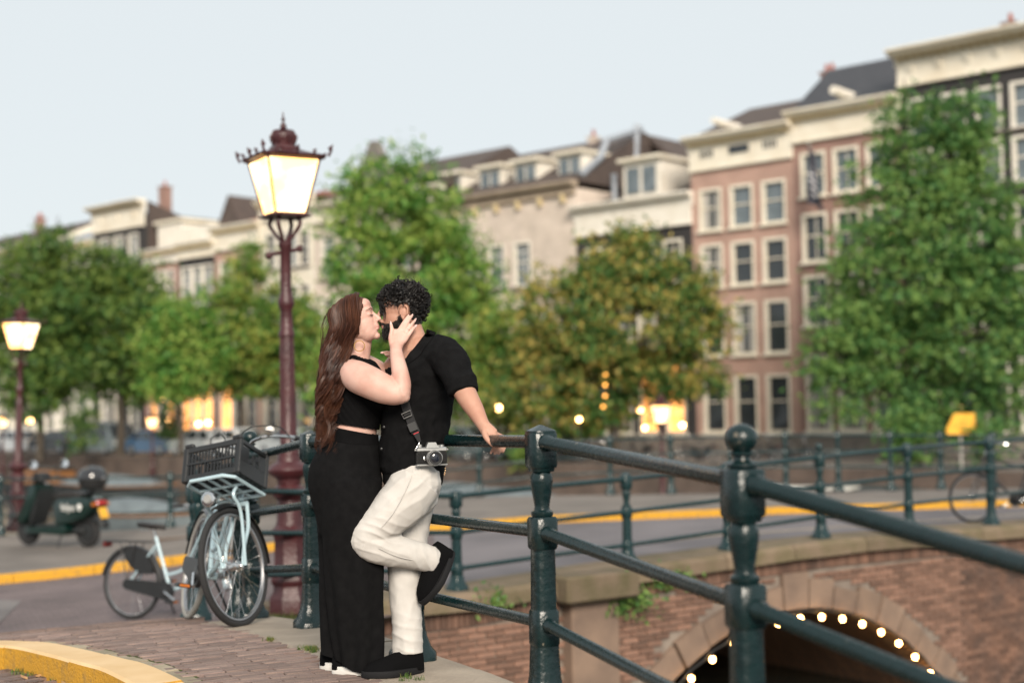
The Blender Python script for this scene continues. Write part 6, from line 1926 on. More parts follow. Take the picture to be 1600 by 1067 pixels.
def shoe(parent, heel, toe, up, L_, W_, m_up, m_sole, name='shoe', high=.075, sole=.028):
    """slip-on shoe from heel to toe; up gives the way the ankle goes"""
    f = (toe - heel).normalized(); l = up.cross(f).normalized(); u = f.cross(l)
    M = Matrix.Translation(heel) @ Matrix((f, l, u)).transposed().to_4x4()
    mb = MB(); n = 22
    def outline(k, grow, z):
        out = []
        for i in range(n):
            t = 2 * PI * i / n; x = .5 - .5 * math.cos(t)
            w = (.40 + .16 * math.sin(PI * min(1, x * 1.02)) + .12 * math.exp(-((x - .68) / .2) ** 2)) * (math.sin(PI * min(max(x, 0.0), 1)) ** .38 if 0 < x < 1 else 0)
            out.append(M @ Vector((L_ * (x + grow * (x - .5)), W_ * 1.07 * w * (1 if math.sin(t) > 0 else -1) * (1 + grow) * k, z)))
        return out
    mb.loft([outline(1, .02, 0), outline(1.02, .03, .004), outline(1.02, .035, sole * .8), outline(1, .02, sole), outline(.9, -.05, sole + .001)])
    s_ = mb.build('sole', m_sole, parent, world=True, angle=50)
    mb = MB(); rings = []
    for k in range(13):
        x = .015 + .965 * k / 12
        hh = high * (1.0 if x < .38 else 1 - .60 * ((x - .38) / .62) ** .8); hh *= (1 if x > .06 else .9); hh *= math.sqrt(max(0.02, 1 - max(0, (x - .80) / .2) ** 2.2))
        w = W_ * (.36 + .14 * math.sin(PI * x) + .1 * math.exp(-((x - .66) / .2) ** 2)) * math.sqrt(max(.03, 1 - max(0, (x - .78) / .22) ** 2)) * math.sqrt(max(.2, 1 - max(0, (.12 - x) / .14) ** 2))
        ring = []
        for j in range(14):
            a = 2 * PI * j / 14; c_, q = math.cos(a), math.sin(a)
            ring.append(M @ Vector((L_ * x, w * (abs(c_) ** .8) * (1 if c_ > 0 else -1) * (1 if q < .1 else 1 - .28 * q), sole * .7 + (hh * (q ** .9) if q > 0 else .012 * q))))
        rings.append(ring)
    mb.loft(rings); up_ = mb.build(name, m_up, parent, world=True, angle=60)
    s_.parent = up_
    return up_
zf_ = lambda p: zg(p.x, p.y)
for (hx, hy, dy, tx) in ((519, 1036, -.01, 580), (500, 1029, .10, 565)):
    a, b_ = U(hx, hy, dy), U(tx, hy + 4, dy - .02)
    a.z = zf_(a) + .003; b_.z = zf_(b_) + .003
    shoe(woman, a, b_, Vector((0, 0, 1)), .20, .085, M_suede, M_wsole, high=.06, sole=.034)

# hair: scalp layer and long waved locks
def scalp_w(co):
    q = lW(co)
    front = .070 - .28 * np.maximum(0, abs(q[:, 1]) - .03) - .45 * np.maximum(0, .055 - q[:, 2])
    return np.where((q[:, 2] > -.075) & (np.linalg.norm(q - np.array([0, 0, .02]), axis=1) < .14), soft(front - q[:, 0], .012), 0)
M_scalp = mat('parted_hair', (.045, .016, .009), .6, col2=(.075, .029, .015), scale=14, stretch=(8, 1, 1), spec=.3)
patch(wbody, 'scalp_hair', scalp_w, .008, M_scalp, woman, jit=.0015, freq=60)
mb = MB()
limb(mb, [(532, 515, -.02, 17, 20), (527, 548, -.02, 20, 22), (520, 590, -.03, 18, 22), (515, 635, -.035, 14.5, 19), (513, 672, -.035, 8, 10)])
M_hmass = mat('dark_matte_hair', (.030, .011, .006), .8, col2=(.05, .019, .010), scale=12, stretch=(6, 6, 1), spec=.15)  # dark matte hair filling the volume under the locks
remesh(mb, .005, 3, 'hair_mass', M_hmass, woman, lambda co, no: co + no * (.004 * np.sin(co[:, 0] * 260 + co[:, 1] * 120 + 2.5 * np.sin(co[:, 2] * 34)))[:, None])
mb = MB(); r_ = random.Random(5)
def HWp(x, y, z): return HW @ (Vector((x, y, z)) * sW)
for i in range(112):
    side = -1 if r_.random() < .72 else 1
    s = r_.random() ** .8                       # 0 at the face, 1 at the back of the head
    root = HWp(.066 - .125 * s, side * r_.uniform(.002, .014), .122 - .30 * max(0, s - .45) ** 2 * .9 - .9 * max(0, .12 - s) ** 2)
    m0 = HWp(.064 - .160 * s, side * (.052 - .01 * s), .112 - .09 * max(0, s - .4) ** 2)
    m1 = HWp(.058 - .178 * s, side * (.090 - .055 * s * s * s), .060 - .012 * r_.random())
    m2 = HWp(.041 - .170 * s, side * (.097 - .06 * s * s * s), -.005 - .02 * r_.random())
    e = min(1.05, max(-.05, s + r_.uniform(-.08, .08)))
    dn = -.112 if side < 0 else .07
    p3 = U(554 - 47 * e, 545, (dn + .015 * r_.random()) * (1 - .35 * s))
    p4 = U(543 - 41 * e, 592 + r_.uniform(-5, 5), (dn - .035) * (1 - .25 * s) + r_.uniform(-.02, .02))
    p5 = U(530 - 30 * e + r_.uniform(-3, 3), 636 + r_.uniform(-5, 5), dn * .9 + r_.uniform(-.03, .03))
    yend = r_.uniform(662, 712) if r_.random() < .8 else r_.uniform(630, 660)
    p6 = U(522 - 20 * e + r_.uniform(-6, 6), yend, dn * .85 + r_.uniform(-.03, .04))
    pts = catmull([root, m0, m1, m2, p3, p4, p5, p6], 13)
    n = len(pts); ph, fr = e * 6.0 + r_.uniform(-.6, .6), r_.uniform(.40, .50); amp = r_.uniform(.8, 1.3); out = []
    for k, p in enumerate(pts):
        t = k / (n - 1); A = (.0006 + .0135 * min(1, max(0, t - .40) / .38)) * amp
        out.append(p + Vector((math.sin(k * fr + ph) * A, math.cos(k * fr + ph) * A, .3 * A * math.sin(k * fr * 2))))
    for j in range(13):                           # the hairs of one lock keep together
        ox, oy, oz = r_.gauss(0, .0036), r_.gauss(0, .003), r_.gauss(0, .004)
        cut = n - r_.randint(0, 5); rad = r_.uniform(.0012, .0026); w_ = r_.uniform(.7, 1.5)
        q = [p + Vector((ox, oy, oz)) * (.7 + w_ * .8 * (k / n)) for k, p in enumerate(out[:cut])]
        mb.tube(q, [rad * (1 - .75 * (k / (cut - 1)) ** 3) for k in range(cut)], n=4)
for i in range(26):                               # loose curled ends and fly-away hairs
    x, y = r_.uniform(497, 528), r_.uniform(625, 690); d = r_.uniform(-.11, .02); R_ = r_.uniform(.006, .013)
    pts = [U(x, y, d) + Vector((R_ * math.cos(k * .7) - .004 * k * .1, R_ * .5 * math.sin(k * .7), -.0028 * k)) for k in range(16)]
    mb.tube(pts, [.0026 * (1 - .7 * k / 15) for k in range(16)], n=5)
for i in range(40):
    e = r_.random(); s0 = U(506 - 3 * r_.random(), 500 + 120 * e, r_.uniform(-.05, .05))
    mb.tube(catmull([s0 + Vector((.03, 0, .06)), s0, s0 + Vector((r_.uniform(-.014, .0), r_.uniform(-.02, .02), -.06)), s0 + Vector((r_.uniform(-.02, .006), 0, -.12))], 4), .0007, n=4)
mb.build('long_hair', M_hairw, woman, world=True, fix=False)

# =================================================== the man
ft = U(620, 1040, .06); ft.z = zg(ft.x, ft.y)
man = thing('person', 'bearded man with curly black hair, black shirt and ivory trousers, leaning on the railing', 'person', ft, 0, 'kissing couple')
mb = MB()
head_parts(mb, HM, sM, True)
limb(mb, [(634, 500, .035, 22, 21), (641, 520, .03, 21, 20), (648, 538, .02, 22, 22), (655, 556, .015, 27, 27)])
limb(mb, [(648, 755, 0, 42, 46), (645, 705, 0, 46, 47), (648, 655, 0, 48, 50), (654, 605, 0, 50, 56), (659, 575, 0, 46, 60), (656, 552, .01, 30, 40)])
# near arm down to the rail
limb(mb, [(697, 556, -.13, 24, 24), (708, 566, -.17, 23, 23), (718, 594, -.235, 19, 19), (729, 618, -.275, 16.5, 16.5), (742, 640, -.315, 13.6, 13.5), (753, 660, -.355, 10, 9.6), (758, 668, -.372, 9.6, 7.5)])
limb(mb, [(757, 666, -.368, 9.4, 7.2), (764, 675, -.384, 11, 6.6), (772, 680.5, -.385, 9.5, 6.5)])
# fingers over the rail and round behind it, thumb in front
RU = lambda px, py, dy: (px, py, dy)
finger(mb, [(768, 676, -.385), (780, 680, -.372), (790, 686, -.352), (788.5, 698, -.345), (786, 706, -.364)], 4.0, 2.1)
finger(mb, [(767, 679, -.392), (777, 684, -.378), (785, 689, -.355), (782, 701, -.349), (779.5, 708.5, -.368)], 4.0, 2.1)
finger(mb, [(766, 681, -.395), (772, 687, -.380), (778, 694, -.360), (775.5, 704, -.353), (773, 709, -.371)], 3.8, 2.1)
finger(mb, [(764, 680, -.393), (767, 688, -.378), (772, 696, -.362), (768.5, 704, -.357), (766.5, 708, -.373)], 3.3, 1.9)
finger(mb, [(757, 672, -.385), (758.5, 681, -.412), (764, 689, -.428), (771, 695.5, -.430)], 5.0, 3.4)
# far arm round her waist
limb(mb, [(630, 566, .13, 24, 24), (600, 600, .22, 20, 20), (570, 645, .245, 16, 16), (540, 662, .21, 13, 12), (516, 668, .15, 10, 9), (506, 668, .11, 11, 8)])
for k, (y0, y1) in enumerate(((657, 660), (664, 668), (671, 676), (678, 684))):
    finger(mb, [(508, y0 + 2, .11), (500.5, y0 + 3, .07), (498.5 + k * .4, y1 + 1, .02), (502 + k * .5, y1 + 3, -.02)], 4.2, 3.0)
finger(mb, [(508, 658, .11), (507, 648, .07), (510, 643, .03)], 4.6, 3.2)
# legs inside the trousers
limb(mb, [(645, 755, .06, 34, 34), (638, 860, .045, 22, 22), (634, 940, .015, 16, 16), (638, 1012, .0, 11, 11), (630, 1024, -.01, 10, 9)])
limb(mb, [(648, 755, -.07, 34, 34), (605, 805, -.10, 25, 25), (576, 838, -.12, 19, 19)])
limb(mb, [(576, 841, -.12, 18, 18), (620, 859, -.09, 17, 17), (668, 872, -.03, 11, 11), (688, 878, .0, 11, 10)])
mbody = remesh(mb, .0038, 4, 'body', M_skinm, man)

def beard(co):
    q = lM(co); x, y, z = q[:, 0], abs(q[:, 1]), q[:, 2]
    line = np.interp(x, [-.02, .0, .03, .06, .085, .10, .12], [-.0, -.010, -.040, -.052, -.046, -.040, -.040])
    w = soft(line - z, .014) * soft(x + .016, .012)
    mouth = (x > .085) & (y < .021) & (abs(z + .0625) < .0085)
    w = np.where(mouth, 0, w)
    low = np.linalg.norm(q - np.array([.03, 0, -.03]), axis=1) < .13
    return np.where((z < 0) & (z > -.150) & low & (x - .3 * (z + .10) > -.02), w, 0)
bd = patch(mbody, 'beard', beard, .0075, M_beard, man, jit=.003, freq=170)
mb = MB(); r_ = random.Random(4); Lm = Vector(man.location)
_v = bd.data.vertices
for k in range(1500):
    v = _v[r_.randrange(len(_v))]; p = v.co + Lm; nn = v.normal
    dd = (nn * .55 + Vector((.25, 0, -.8)) + Vector((r_.gauss(0, .3), r_.gauss(0, .3), r_.gauss(0, .3)))).normalized()
    p = p + Vector((r_.gauss(0, .0035), r_.gauss(0, .003), r_.gauss(0, .0035)))
    ln = r_.uniform(.004, .011)
    mb.tube([p - nn * .002, p + dd * ln * .6, p + dd * ln + Vector((r_.gauss(0, .0015), 0, -.002))], [.0008, .0007, .0003], n=4)
mb.build('beard_hair', M_hairm, man, world=True, fix=False)
def llm(co):
    q = lM(co); return np.where((q[:, 0] > .085) & (abs(q[:, 1]) < .023), soft(.007 - abs(q[:, 2] + .062), .003), 0)
patch(mbody, 'lips', llm, .0006, M_lip, man)
brow_and_lash(mbody, HM, sM, man, M_browm, .0034, False)
def scalp_m(co):
    q = lM(co); x, y, z = q[:, 0], abs(q[:, 1]), q[:, 2]
    front = np.interp(z, [-.10, -.05, -.035, -.02, .02, .045, .06, .09, .12], [-.055, -.045, -.03, .012, .022, .045, .068, .075, .075])
    ear = ((x + .012) ** 2 / .024 ** 2 + (z + .005) ** 2 / .036 ** 2 < 1) & (y > .062)
    return np.where((z > -.072) & ~ear & (np.linalg.norm(q - np.array([0, 0, .02]), axis=1) < .15), soft(front - x, .010) * soft(z + .072, .04), 0)
patch(mbody, 'scalp_hair', scalp_m, .012, M_hairm, man, jit=.006, freq=95)
mb = MB(); r_ = random.Random(9); cnt = 0
while cnt < 420:
    d = Vector((r_.gauss(0, 1), r_.gauss(0, 1), r_.gauss(.25, 1))).normalized()
    q = Vector((-.012 + d.x * .106, d.y * .086, .034 + d.z * .095))
    fr_ = float(np.interp(q.z, [-.10, -.05, -.035, .02, .045, .06, .09, .12], [-.06, -.05, -.04, .012, .04, .068, .080, .080]))
    if q.x > fr_ or q.z < -.065: continue
    if abs(q.x + .012) < .026 and abs(q.z + .002) < .034 and abs(q.y) > .05: continue
    cnt += 1
    back = q.x < -.03
    ax = (Vector((.55 if not back else -.15, .2 * (1 if q.y > 0 else -1), -.25 if q.z > .06 else -.8)) + Vector((r_.gauss(0, .5), r_.gauss(0, .5), r_.gauss(0, .35)))).normalized()
    ax = (ax - d * ax.dot(d) * .8).normalized()
    x_, y_, z_ = frame_from(ax, d)
    top_ = q.z > .05
    CR, Ln, tw = r_.uniform(.005, .0105) * (1 if top_ else .65), r_.uniform(.026, .050) * (1 if top_ else .7), r_.uniform(.9, 1.7) * 2 * PI
    ph = r_.uniform(0, 6.28); cl = []
    for k in range(15):
        t = k / 14
        cl.append(q + ax * (Ln * t) + d * (.005 + .009 * math.sin(PI * t * .9)) + (x_ * math.cos(ph + tw * t) + y_ * math.sin(ph + tw * t)) * (CR * min(1, t * 3)))
    for j in range(3):                            # three hairs to a curl
        o_ = (x_ * r_.gauss(0, .0022) + y_ * r_.gauss(0, .0022))
        rd = r_.uniform(.0014, .0026)
        mb.tube([HM @ ((c + o_) * sM) for c in cl], [rd * (1 - .6 * (k / 14) ** 2) for k in range(15)], n=5)
for k in range(80):                               # fringe falling over the forehead
    y = r_.uniform(-.066, .06); q = Vector((.072 - 5 * y * y, y, .090 + r_.uniform(-.02, .02)))
    Ln = r_.uniform(.055, .092) * (1.2 if y > .015 else 1); ph = r_.uniform(0, 6.28); CR = r_.uniform(.005, .010); cl = []
    for j in range(17):
        t = j / 16; base = q + Vector((.026 * math.sin(t * 2.2), 0, .016 * math.sin(t * PI) - Ln * t))
        cl.append(base + Vector((math.cos(ph + t * 12) * CR * t, math.sin(ph + t * 12) * CR * t, 0)))
    for j2 in range(3):
        o_ = Vector((r_.gauss(0, .0018), r_.gauss(0, .0022), r_.gauss(0, .0015))); rd = r_.uniform(.0012, .0022)
        mb.tube([HM @ ((c + o_) * sM) for c in cl], [rd * (1 - .6 * (j / 16) ** 2) for j in range(17)], n=5)
for k in range(60):                               # loose hairs against the light
    d = Vector((r_.gauss(0, 1), r_.gauss(0, .4), r_.gauss(.6, .8))).normalized(); q = Vector((-.012 + d.x * .108, d.y * .088, .036 + d.z * .10))
    if q.x > .05 or q.z < -.03: continue
    mb.tube(catmull([HM @ (q * sM), HM @ ((q + d * .02) * sM), HM @ ((q + d * .026 + Vector((r_.gauss(0, .012), 0, r_.gauss(0, .012)))) * sM)], 4), .0006, n=4)
mb.build('curly_hair', M_hairm, man, world=True, fix=False)

# shirt
mb = MB()
limb(mb, [(645, 736, 0, 50, 51), (645, 705, 0, 52.5, 52.5), (649, 655, 0, 54.5, 56), (655, 605, 0, 55, 62), (659, 575, 0, 50, 65), (657, 551, .01, 35, 50), (653, 538, .01, 25, 30)])
limb(mb, [(680, 553, -.10, 30, 32), (696, 557, -.145, 28, 29), (709, 574, -.19, 26.5, 27), (720, 596, -.24, 23.5, 24), (725, 614, -.264, 22, 23)], caps=(1, 0))
limb(mb, [(640, 553, .10, 28, 30), (630, 560, .14, 27, 28), (608, 590, .21, 25, 25), (590, 615, .235, 23, 23)])
def folds(co, no):
    out = np.zeros(len(co))
    for i, c in enumerate(co):
        v = mnoise.noise(Vector((c[0] * 9 + c[2] * 7, c[1] * 6, c[2] * 11 - c[0] * 12)))
        out[i] = .007 * (1 - abs(v) * 2.2) + .002 * mnoise.noise(Vector(c) * 38)
    return co + no * (out - .003)[:, None]
shirt = remesh(mb, .006, 2, 'shirt', M_cloth, man, folds)
shirt_tree = bvh_of(shirt)
def on_shirt(px_, py_, off=.004):
    q = U(px_, py_, 0); h = shirt_tree.ray_cast(Vector((q.x, 4.5, q.z)), Vector((0, 1, 0)))
    return Vector((q.x, (h[0].y if h[0] else Y0 - .1) - off, q.z))
def neckline(p):
    # open collar: a wedge from the nape down to the breastbone
    z0, z1 = U(631, 574).z, U(668, 514).z
    if p.z > z1: return True
    if p.z > z0:
        t = (p.z - z0) / (z1 - z0); px_ = 800 + FPX * p.x / p.y
        return 588 < px_ < lerp(629, 669, t ** .85) and p.y > Y0 - .175
    return False
cut_away(shirt, neckline)
edge_in = [(668, 516.5), (665.5, 520), (659, 528.5), (651, 540), (641, 555), (633, 568), (629, 576)]
edge_out = [(683, 521), (682, 524), (677, 533), (668, 545), (657, 560), (644, 569), (633, 578)]
mb = MB(); rr = []
ei, eo = catmull([Vector((x, y, 0)) for x, y in edge_in], 4), catmull([Vector((x, y, 0)) for x, y in edge_out], 4)
for a_, b_ in zip(ei, eo):
    A = on_shirt(a_.x + 1.5, max(a_.y, 517), .007) ; B = on_shirt(b_.x, max(b_.y, 520), .006); M2 = on_shirt((a_.x + b_.x) / 2, max((a_.y + b_.y) / 2, 518), .011)
    za, zb = U(a_.x, a_.y).z, U(b_.x, b_.y).z; A.z, B.z = za, zb; M2.z = (za + zb) / 2 + .002
    dn = Vector((0, .006, -.001))
    rr.append([A, M2, B, B + dn, M2 + dn, A + dn])
mb.loft(rr); mb.build('collar', M_cloth, man, world=True, angle=60)
mb = MB(); M_button = mat('grey_button', (.02, .02, .02), .4)
for (x, y) in ((600, 667), (596, 701)):
    mb = MB(); mb.lathe([(.0055, 0), (.0055, .002), (.004, .003)], n=12, c=U(x, y, -.118 if y < 690 else -.105), M=Matrix.Rotation(PI / 2, 3, 'X')); mb.build('button', M_button, man, world=True)

# ivory trousers: standing leg, raised leg bent back to the rail
mb = MB()
limb(mb, [(646, 729, 0, 44, 47), (647, 748, 0, 44, 49), (647, 772, 0, 40, 47)])
limb(mb, [(645, 765, .06, 38, 36), (640, 825, .055, 32, 31), (632, 885, .035, 28, 28), (634, 945, .015, 25, 26), (636.5, 990, .0, 24, 25), (637, 1020, -.005, 25, 25)], caps=(1, 0))
limb(mb, [(652, 752, -.075, 41, 38), (630, 783, -.10, 38, 36), (600, 813, -.115, 33, 33), (578, 834, -.125, 28, 28), (572, 843, -.125, 26, 27)])
limb(mb, [(572, 844, -.125, 27, 27), (592, 853, -.12, 28, 27), (618, 860, -.10, 26, 24), (645, 866, -.07, 23, 21), (664, 871, -.045, 21.5, 20), (678, 877, -.025, 20.5, 19)], caps=(1, 0))
KN = np.array(U(600, 838, -.12)); HP = np.array(U(640, 765, -.05)); AK = np.array(U(668, 872, -.03)); CF = np.array(U(637, 995, .0))
def creases(co, no):
    out = np.zeros(len(co))
    def wave(c, org, ang, f, rad, amp, sharp=1.6):
        d = c - org; r2 = (d[0] ** 2 + d[2] ** 2) ** .5
        if r2 > rad: return 0
        u = d[0] * math.cos(ang) + d[2] * math.sin(ang)
        v = math.sin(u * f + 1.3 * mnoise.noise(Vector(c) * 11))
        return amp * (1 - r2 / rad) * (1 - abs(v) ** 1.3) ** sharp
    for i, c in enumerate(co):
        a = wave(c, KN, R(70), 80, .16, .006) + wave(c, HP, R(125), 52, .22, .006) + wave(c, AK, R(20), 70, .11, .006) + wave(c, CF, R(75), 65, .16, .005)
        a += .0035 * (1 - abs(mnoise.noise(Vector((c[0] * 10 + c[2] * 9, c[1] * 8, c[2] * 6 - c[0] * 11)))) * 1.8) + .0012 * mnoise.noise(Vector(c) * 33)
        out[i] = a
    return co + no * (out - .004)[:, None]
tr = remesh(mb, .0045, 3, 'trousers', M_ivory, man, creases)
# side seam and cuff hems, raised by a stitch
mb = MB()
mb.tube(catmull([U(647, 724, -.135), U(640, 752, -.19), U(617, 797, -.212), U(595, 825, -.207)], 6), .0022, n=5)
mb.tube(catmull([U(592, 856, -.200), U(618, 868, -.172), U(648, 875, -.128)], 6), .0020, n=5)
mb.build('side_seam', M_ivory, man, world=True)
ha, ta = U(661, 1037, .0), U(566, 1040, -.13)
ha.z, ta.z = zf_(ha) + .003, zf_(ta) + .003
shoe_r = shoe(man, ha, ta, Vector((0, 0, 1)), (ta - ha).length, .102, M_suede, M_sole, high=.084)
hl, to = U(709, 862, .035), U(663, 943, -.05)
shoe_l = shoe(man, hl, to, (U(675, 872, -.03) - U(688, 905, -.01)), .27, .104, M_suede, M_sole, high=.086)

# ---- camera on a strap at his hip
cam_c = U(674, 712, -.165)
kit = thing('film_camera', 'silver and black film camera hanging from a black strap at the hip of the man', 'camera', cam_c, R(14))
M_lea = mat('black_leatherette', (.012, .012, .012), .6, bump=.6, bscale=420)
M_satin = mat('satin_chrome', (.55, .55, .54), .32, metal=.85)
M_lens = mat('lens_glass', (.01, .012, .02), .03, spec=.9)
M_blk = mat('black_metal', (.02, .02, .021), .35)
k_ = 1.0
mb = MB(); mb.box((0, 0, -.008), (.134, .032, .052), bev=.005); mb.build('camera_body', M_lea, kit)
mb = MB(); mb.box((0, 0, .028), (.136, .034, .020), bev=.005); mb.box((0, 0, -.038), (.136, .033, .009), bev=.003); mb.build('top_plate', M_satin, kit)
mb = MB(); mb.prism([(-.027, .034), (.027, .034), (.017, .058), (-.017, .058)], -.022, .015, axis='Y'); mb.build('prism_housing', M_satin, kit, angle=25)
Rl = Matrix.Rotation(PI / 2, 3, 'X')
mb = MB(); mb.lathe([(.031, 0), (.033, .004), (.033, .013), (.030, .016), (.030, .028), (.032, .030), (.032, .040), (.029, .043), (.029, .050), (.024, .050), (.022, .044)], n=26, c=(.006, -.016, -.008), M=Rl)
ln = mb.build('lens_barrel', M_blk, kit, angle=30)
for z in (.012, .034, .048):
    mb = MB(); mb.torus((.006, -.016 - z, -.008), .0325 if z < .04 else .029, .0016, 'Y', 26, 6); mb.build('chrome_ring', M_satin, ln)
mb = MB(); mb.ell((.006, -.057, -.008), (.022, .006, .022)); mb.build('front_glass', M_lens, ln)
for x, r1, h1 in ((-.05, .010, .012), (.046, .011, .010), (.030, .006, .008)):
    mb = MB(); mb.lathe([(r1, .037), (r1, .037 + h1), (r1 * .8, .038 + h1)], n=16, c=(x, 0, 0)); mb.build('dial', M_satin, kit)
mb = MB(); mb.tube([(-.034, -.018, -.002), (-.036, -.022, -.012), (-.032, -.021, -.018)], .004, n=7); mb.build('timer_lever', M_satin, kit)
for sx in (-1, 1):
    mb = MB(); mb.torus((sx * .071, -.004, .026), .006, .0014, 'X', 12, 5); mb.build('strap_lug', M_satin, kit)
sp = catmull([U(627, 560, -.135), U(630, 590, -.172), U(632, 625, -.172), U(640, 652, -.166), U(650, 676, -.162), U(654, 688, -.162)], 8)
def ribbon(pts, w, th, name, m, parent):
    mb = MB(); rr = []
    for k, p in enumerate(pts):
        d = (pts[min(k + 1, len(pts) - 1)] - pts[max(k - 1, 0)]).normalized(); sd = d.cross(Vector((0, 1, 0))).normalized(); nr = sd.cross(d)
        ww = w[k] if isinstance(w, list) else w
        rr.append([p - sd * ww + nr * th, p + sd * ww + nr * th, p + sd * ww - nr * th, p - sd * ww - nr * th])
    mb.loft(rr); return mb.build(name, m, parent, world=False)
def inkit(pts): 
    Mi = (Matrix.Translation(cam_c) @ Matrix.Rotation(R(14), 4, 'Z')).inverted()
    return [Mi @ p for p in pts]
M_web = mat('webbing', (.022, .022, .024), .8, bump=.5, bscale=900)
spk = inkit(sp)
st_ = ribbon(spk[:33], .019, .0016, 'strap', M_web, kit)
a, b_ = spk[24], spk[32]
mb = MB(); q0 = inkit([U(634, 644, -.178)])[0]
ax_ = (b_ - a).normalized(); sd_ = ax_.cross(Vector((0, 1, 0))).normalized()
lp = [q0 - sd_ * .020, q0 + sd_ * .021 , q0 + sd_ * .019 + ax_ * .022, q0 - sd_ * .018 + ax_ * .022]
mb.tube(lp, .0022, n=6, closed=True); mb.build('strap_buckle', M_satin, st_)
for t, w in ((.012, .0165), (.024, .0165)):
    mb = MB(); mb.tube([q0 + ax_ * t - sd_ * w, q0 + ax_ * t + sd_ * w], .0028, n=6); mb.build('strap_bar', M_blk, st_)
q1 = inkit([U(645, 668, -.178)])[0]
ribbon([q1 - ax_ * .022, q1 + ax_ * .014], .0185, .004, 'strap_adjuster', M_blk, st_)
q2 = inkit([U(650, 676.5, -.176)])[0]
ribbon([q2 - ax_ * .0018, q2 + ax_ * .0018], .012, .0042, 'red_stripe', mat('red_thread', (.45, .02, .03), .6), st_)
ribbon([q2 + ax_ * .002, q2 + ax_ * .012, q2 + ax_ * .042], [.012, .011, .006], .0035, 'strap_end', M_web, st_)
mb = MB(); mb.tube([q2 + ax_ * .042, Vector((-.068, -.004, .032))], .0014, n=5); mb.build('strap_cord', M_silver, st_)
# ------------------------------------------------------------------ grass in the joints, weeds, fallen leaves
M_grass = leaf_mat('grass_blades', (.055, .11, .025), (.09, .16, .035), (.20, .20, .06))
M_litter = mat('fallen_leaf', (.34, .20, .09), .7, col2=(.22, .12, .06), scale=20, island=.5)
r_ = random.Random(21)
def tufts(name, spots, zf, hgt, n, spread):
    mb = MB()
    for (x, y) in spots:
        for k in range(n):
            px_, py_ = x + r_.gauss(0, spread), y + r_.gauss(0, spread)
            z = zf(px_, py_); a = r_.uniform(0, 6.28); h_ = hgt * r_.uniform(.4, 1.2); ln = h_ * r_.uniform(.2, .9); w = r_.uniform(.0012, .0028)
            d = Vector((math.cos(a), math.sin(a), 0)); s_ = Vector((-d.y, d.x, 0)) * w
            b0 = Vector((px_, py_, z - .004)); b1 = b0 + d * ln * .35 + Vector((0, 0, h_ * .7)); b2 = b0 + d * ln + Vector((0, 0, h_))
            mb.add([b0 - s_, b0 + s_, b1 + s_ * .7, b1 - s_ * .7, b2], [(0, 1, 2, 3), (3, 2, 4)])
    o = mb.build(name, M_grass, fix=False); tag(o, kind='stuff')
ce = [v2(p) for p in cope_in]
def along(line, t0, t1, n, jit):
    L = [0]
    for a, b in zip(line[:-1], line[1:]): L.append(L[-1] + (b - a).length)
    out = []
    for k in range(n):
        d = r_.uniform(t0, t1)
        for i in range(1, len(L)):
            if d <= L[i]:
                p = line[i - 1].lerp(line[i], (d - L[i - 1]) / (L[i] - L[i - 1])); out.append((p.x + r_.gauss(0, jit), p.y + r_.gauss(0, jit))); break
    return out
g0 = [tuple(Gz(px, py, 1.06).xy) for px, py in [(486 + r_.gauss(0, 7), 1012 + r_.gauss(0, 2.5)) for _ in range(9)] + [(600 + r_.gauss(0, 22), 1050 + r_.gauss(0, 4)) for _ in range(26)] + [(545 + r_.gauss(0, 8), 1040 + r_.gauss(0, 2)) for _ in range(8)] + [(418, 989), (424, 990), (520, 1020), (640, 1060), (655, 1062), (630, 1063)]]
tufts('grass_tufts', g0 + along(ce, 1.2, 4.2, 5, .01), lambda x, y: zg(x, y), .028, 24, .012)
tufts('kerb_grass', along([p for p in inner(K, -.02)][8:24], .1, 2.6, 26, .02), lambda x, y: zg(x, y) - .115, .03, 22, .02)
tufts('lamp_weeds', [(b0.x + r_.gauss(0, .25), b0.y - .25 + r_.gauss(0, .1)) for _ in range(26)], lambda x, y: zg(x, y) - .13, .13, 22, .05)
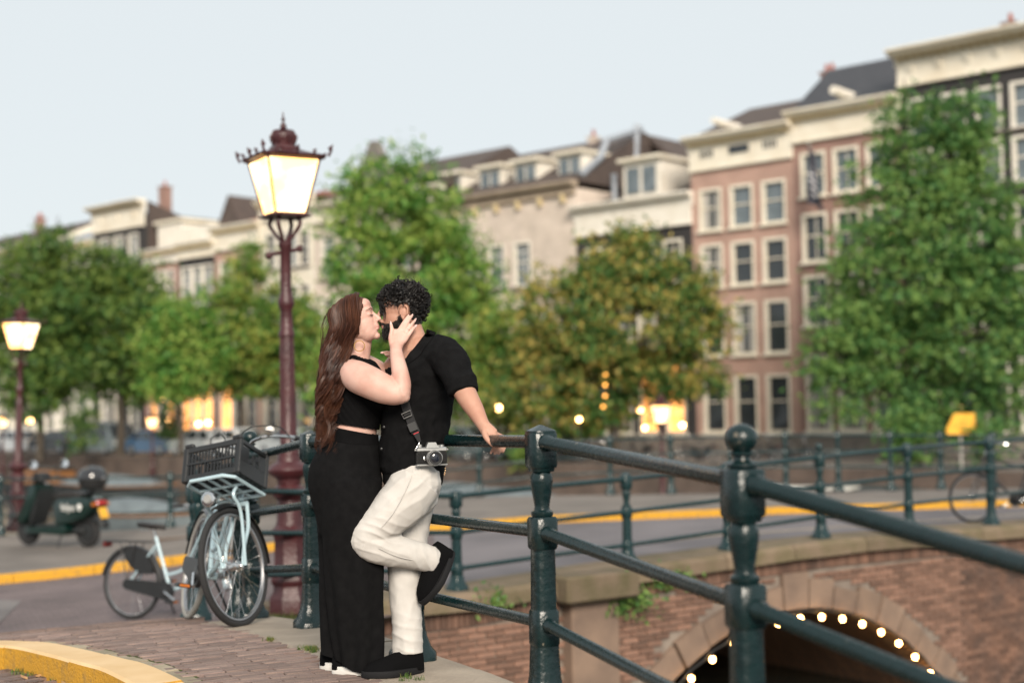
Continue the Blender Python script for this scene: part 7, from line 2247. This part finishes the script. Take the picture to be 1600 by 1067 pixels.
# joint moss between pavement and edging
mb = MB()
for (x, y) in along(K_edge[6:26], 0, 3.4, 260, .004):
    mb.ell((x, y, zg(x, y) - .004), (r_.uniform(.006, .014), r_.uniform(.006, .014), r_.uniform(.004, .009)), nu=6, nv=4)
o = mb.build('joint_moss', mat('moss', (.06, .07, .02), 1.0, col2=(.035, .04, .015), scale=60), fix=False); tag(o, kind='stuff')
# leaves lying in the gutter
mb = MB()
sp_ = [tuple(Gz(px, py, .95).xy) for px, py in [(r_.uniform(30, 150), r_.uniform(1020, 1066)) for _ in range(34)]] + [(r_.uniform(-3.2, -1.2), r_.uniform(5.8, 7.4)) for _ in range(20)]
for (x, y) in sp_:
    if inside(Vector((x, y)), walk): continue
    z = zg(x, y) - .105; a = r_.uniform(0, 6.28); s_ = r_.uniform(.012, .032)
    M_ = Matrix.Rotation(a, 3, 'Z') @ Euler((r_.gauss(0, .35), r_.gauss(0, .35), 0)).to_matrix()
    pts = [(-1, 0, 0), (-.4, -.42, .12), (.4, -.36, .10), (1, 0, .25), (.4, .36, .10), (-.4, .42, .12), (0, 0, 0)]
    mb.add([Vector((x, y, z)) + M_ @ (Vector(p) * s_) for p in pts], [(0, 1, 6), (1, 2, 6), (2, 3, 6), (3, 4, 6), (4, 5, 6), (5, 0, 6)])
o = mb.build('fallen_leaves', M_litter, fix=False); tag(o, kind='stuff')
# plants rooted in the bridge wall, and creepers at the coping
def wall_plant(q, z, sx, sz, n, label, seed):
    p = wpt(q, .16, z)
    root = thing('wall_plant', label, 'plant', p, br_rot, 'plants on the bridge wall')
    rr = random.Random(seed); lob = [((rr.uniform(-sx, sx) * .6, -.05, rr.uniform(-sz, sz) * .6), (sx * .55, .10, sz * .5)) for _ in range(6)]
    link('foliage', crown_mesh('foliage', L_green, lob, n, .028, seed), root)
    mb = MB()
    for l in lob: mb.tube([(0, .0, 0), tuple(Vector(l[0]) * .6 + Vector((0, -.02, .02))), l[0]], .005, n=5)
    mb.build('stem', M_bark, root)
wall_plant(.80, .24, .38, .20, 900, 'green weed growing out of the wall beside the stone pier cap', 31)
wall_plant(1.35, .38, .30, .10, 380, 'low green weed along the coping right of the pier', 32)
wall_plant(-1.0, .36, .25, .08, 260, 'small weed on the coping behind the lifted black shoe', 33)
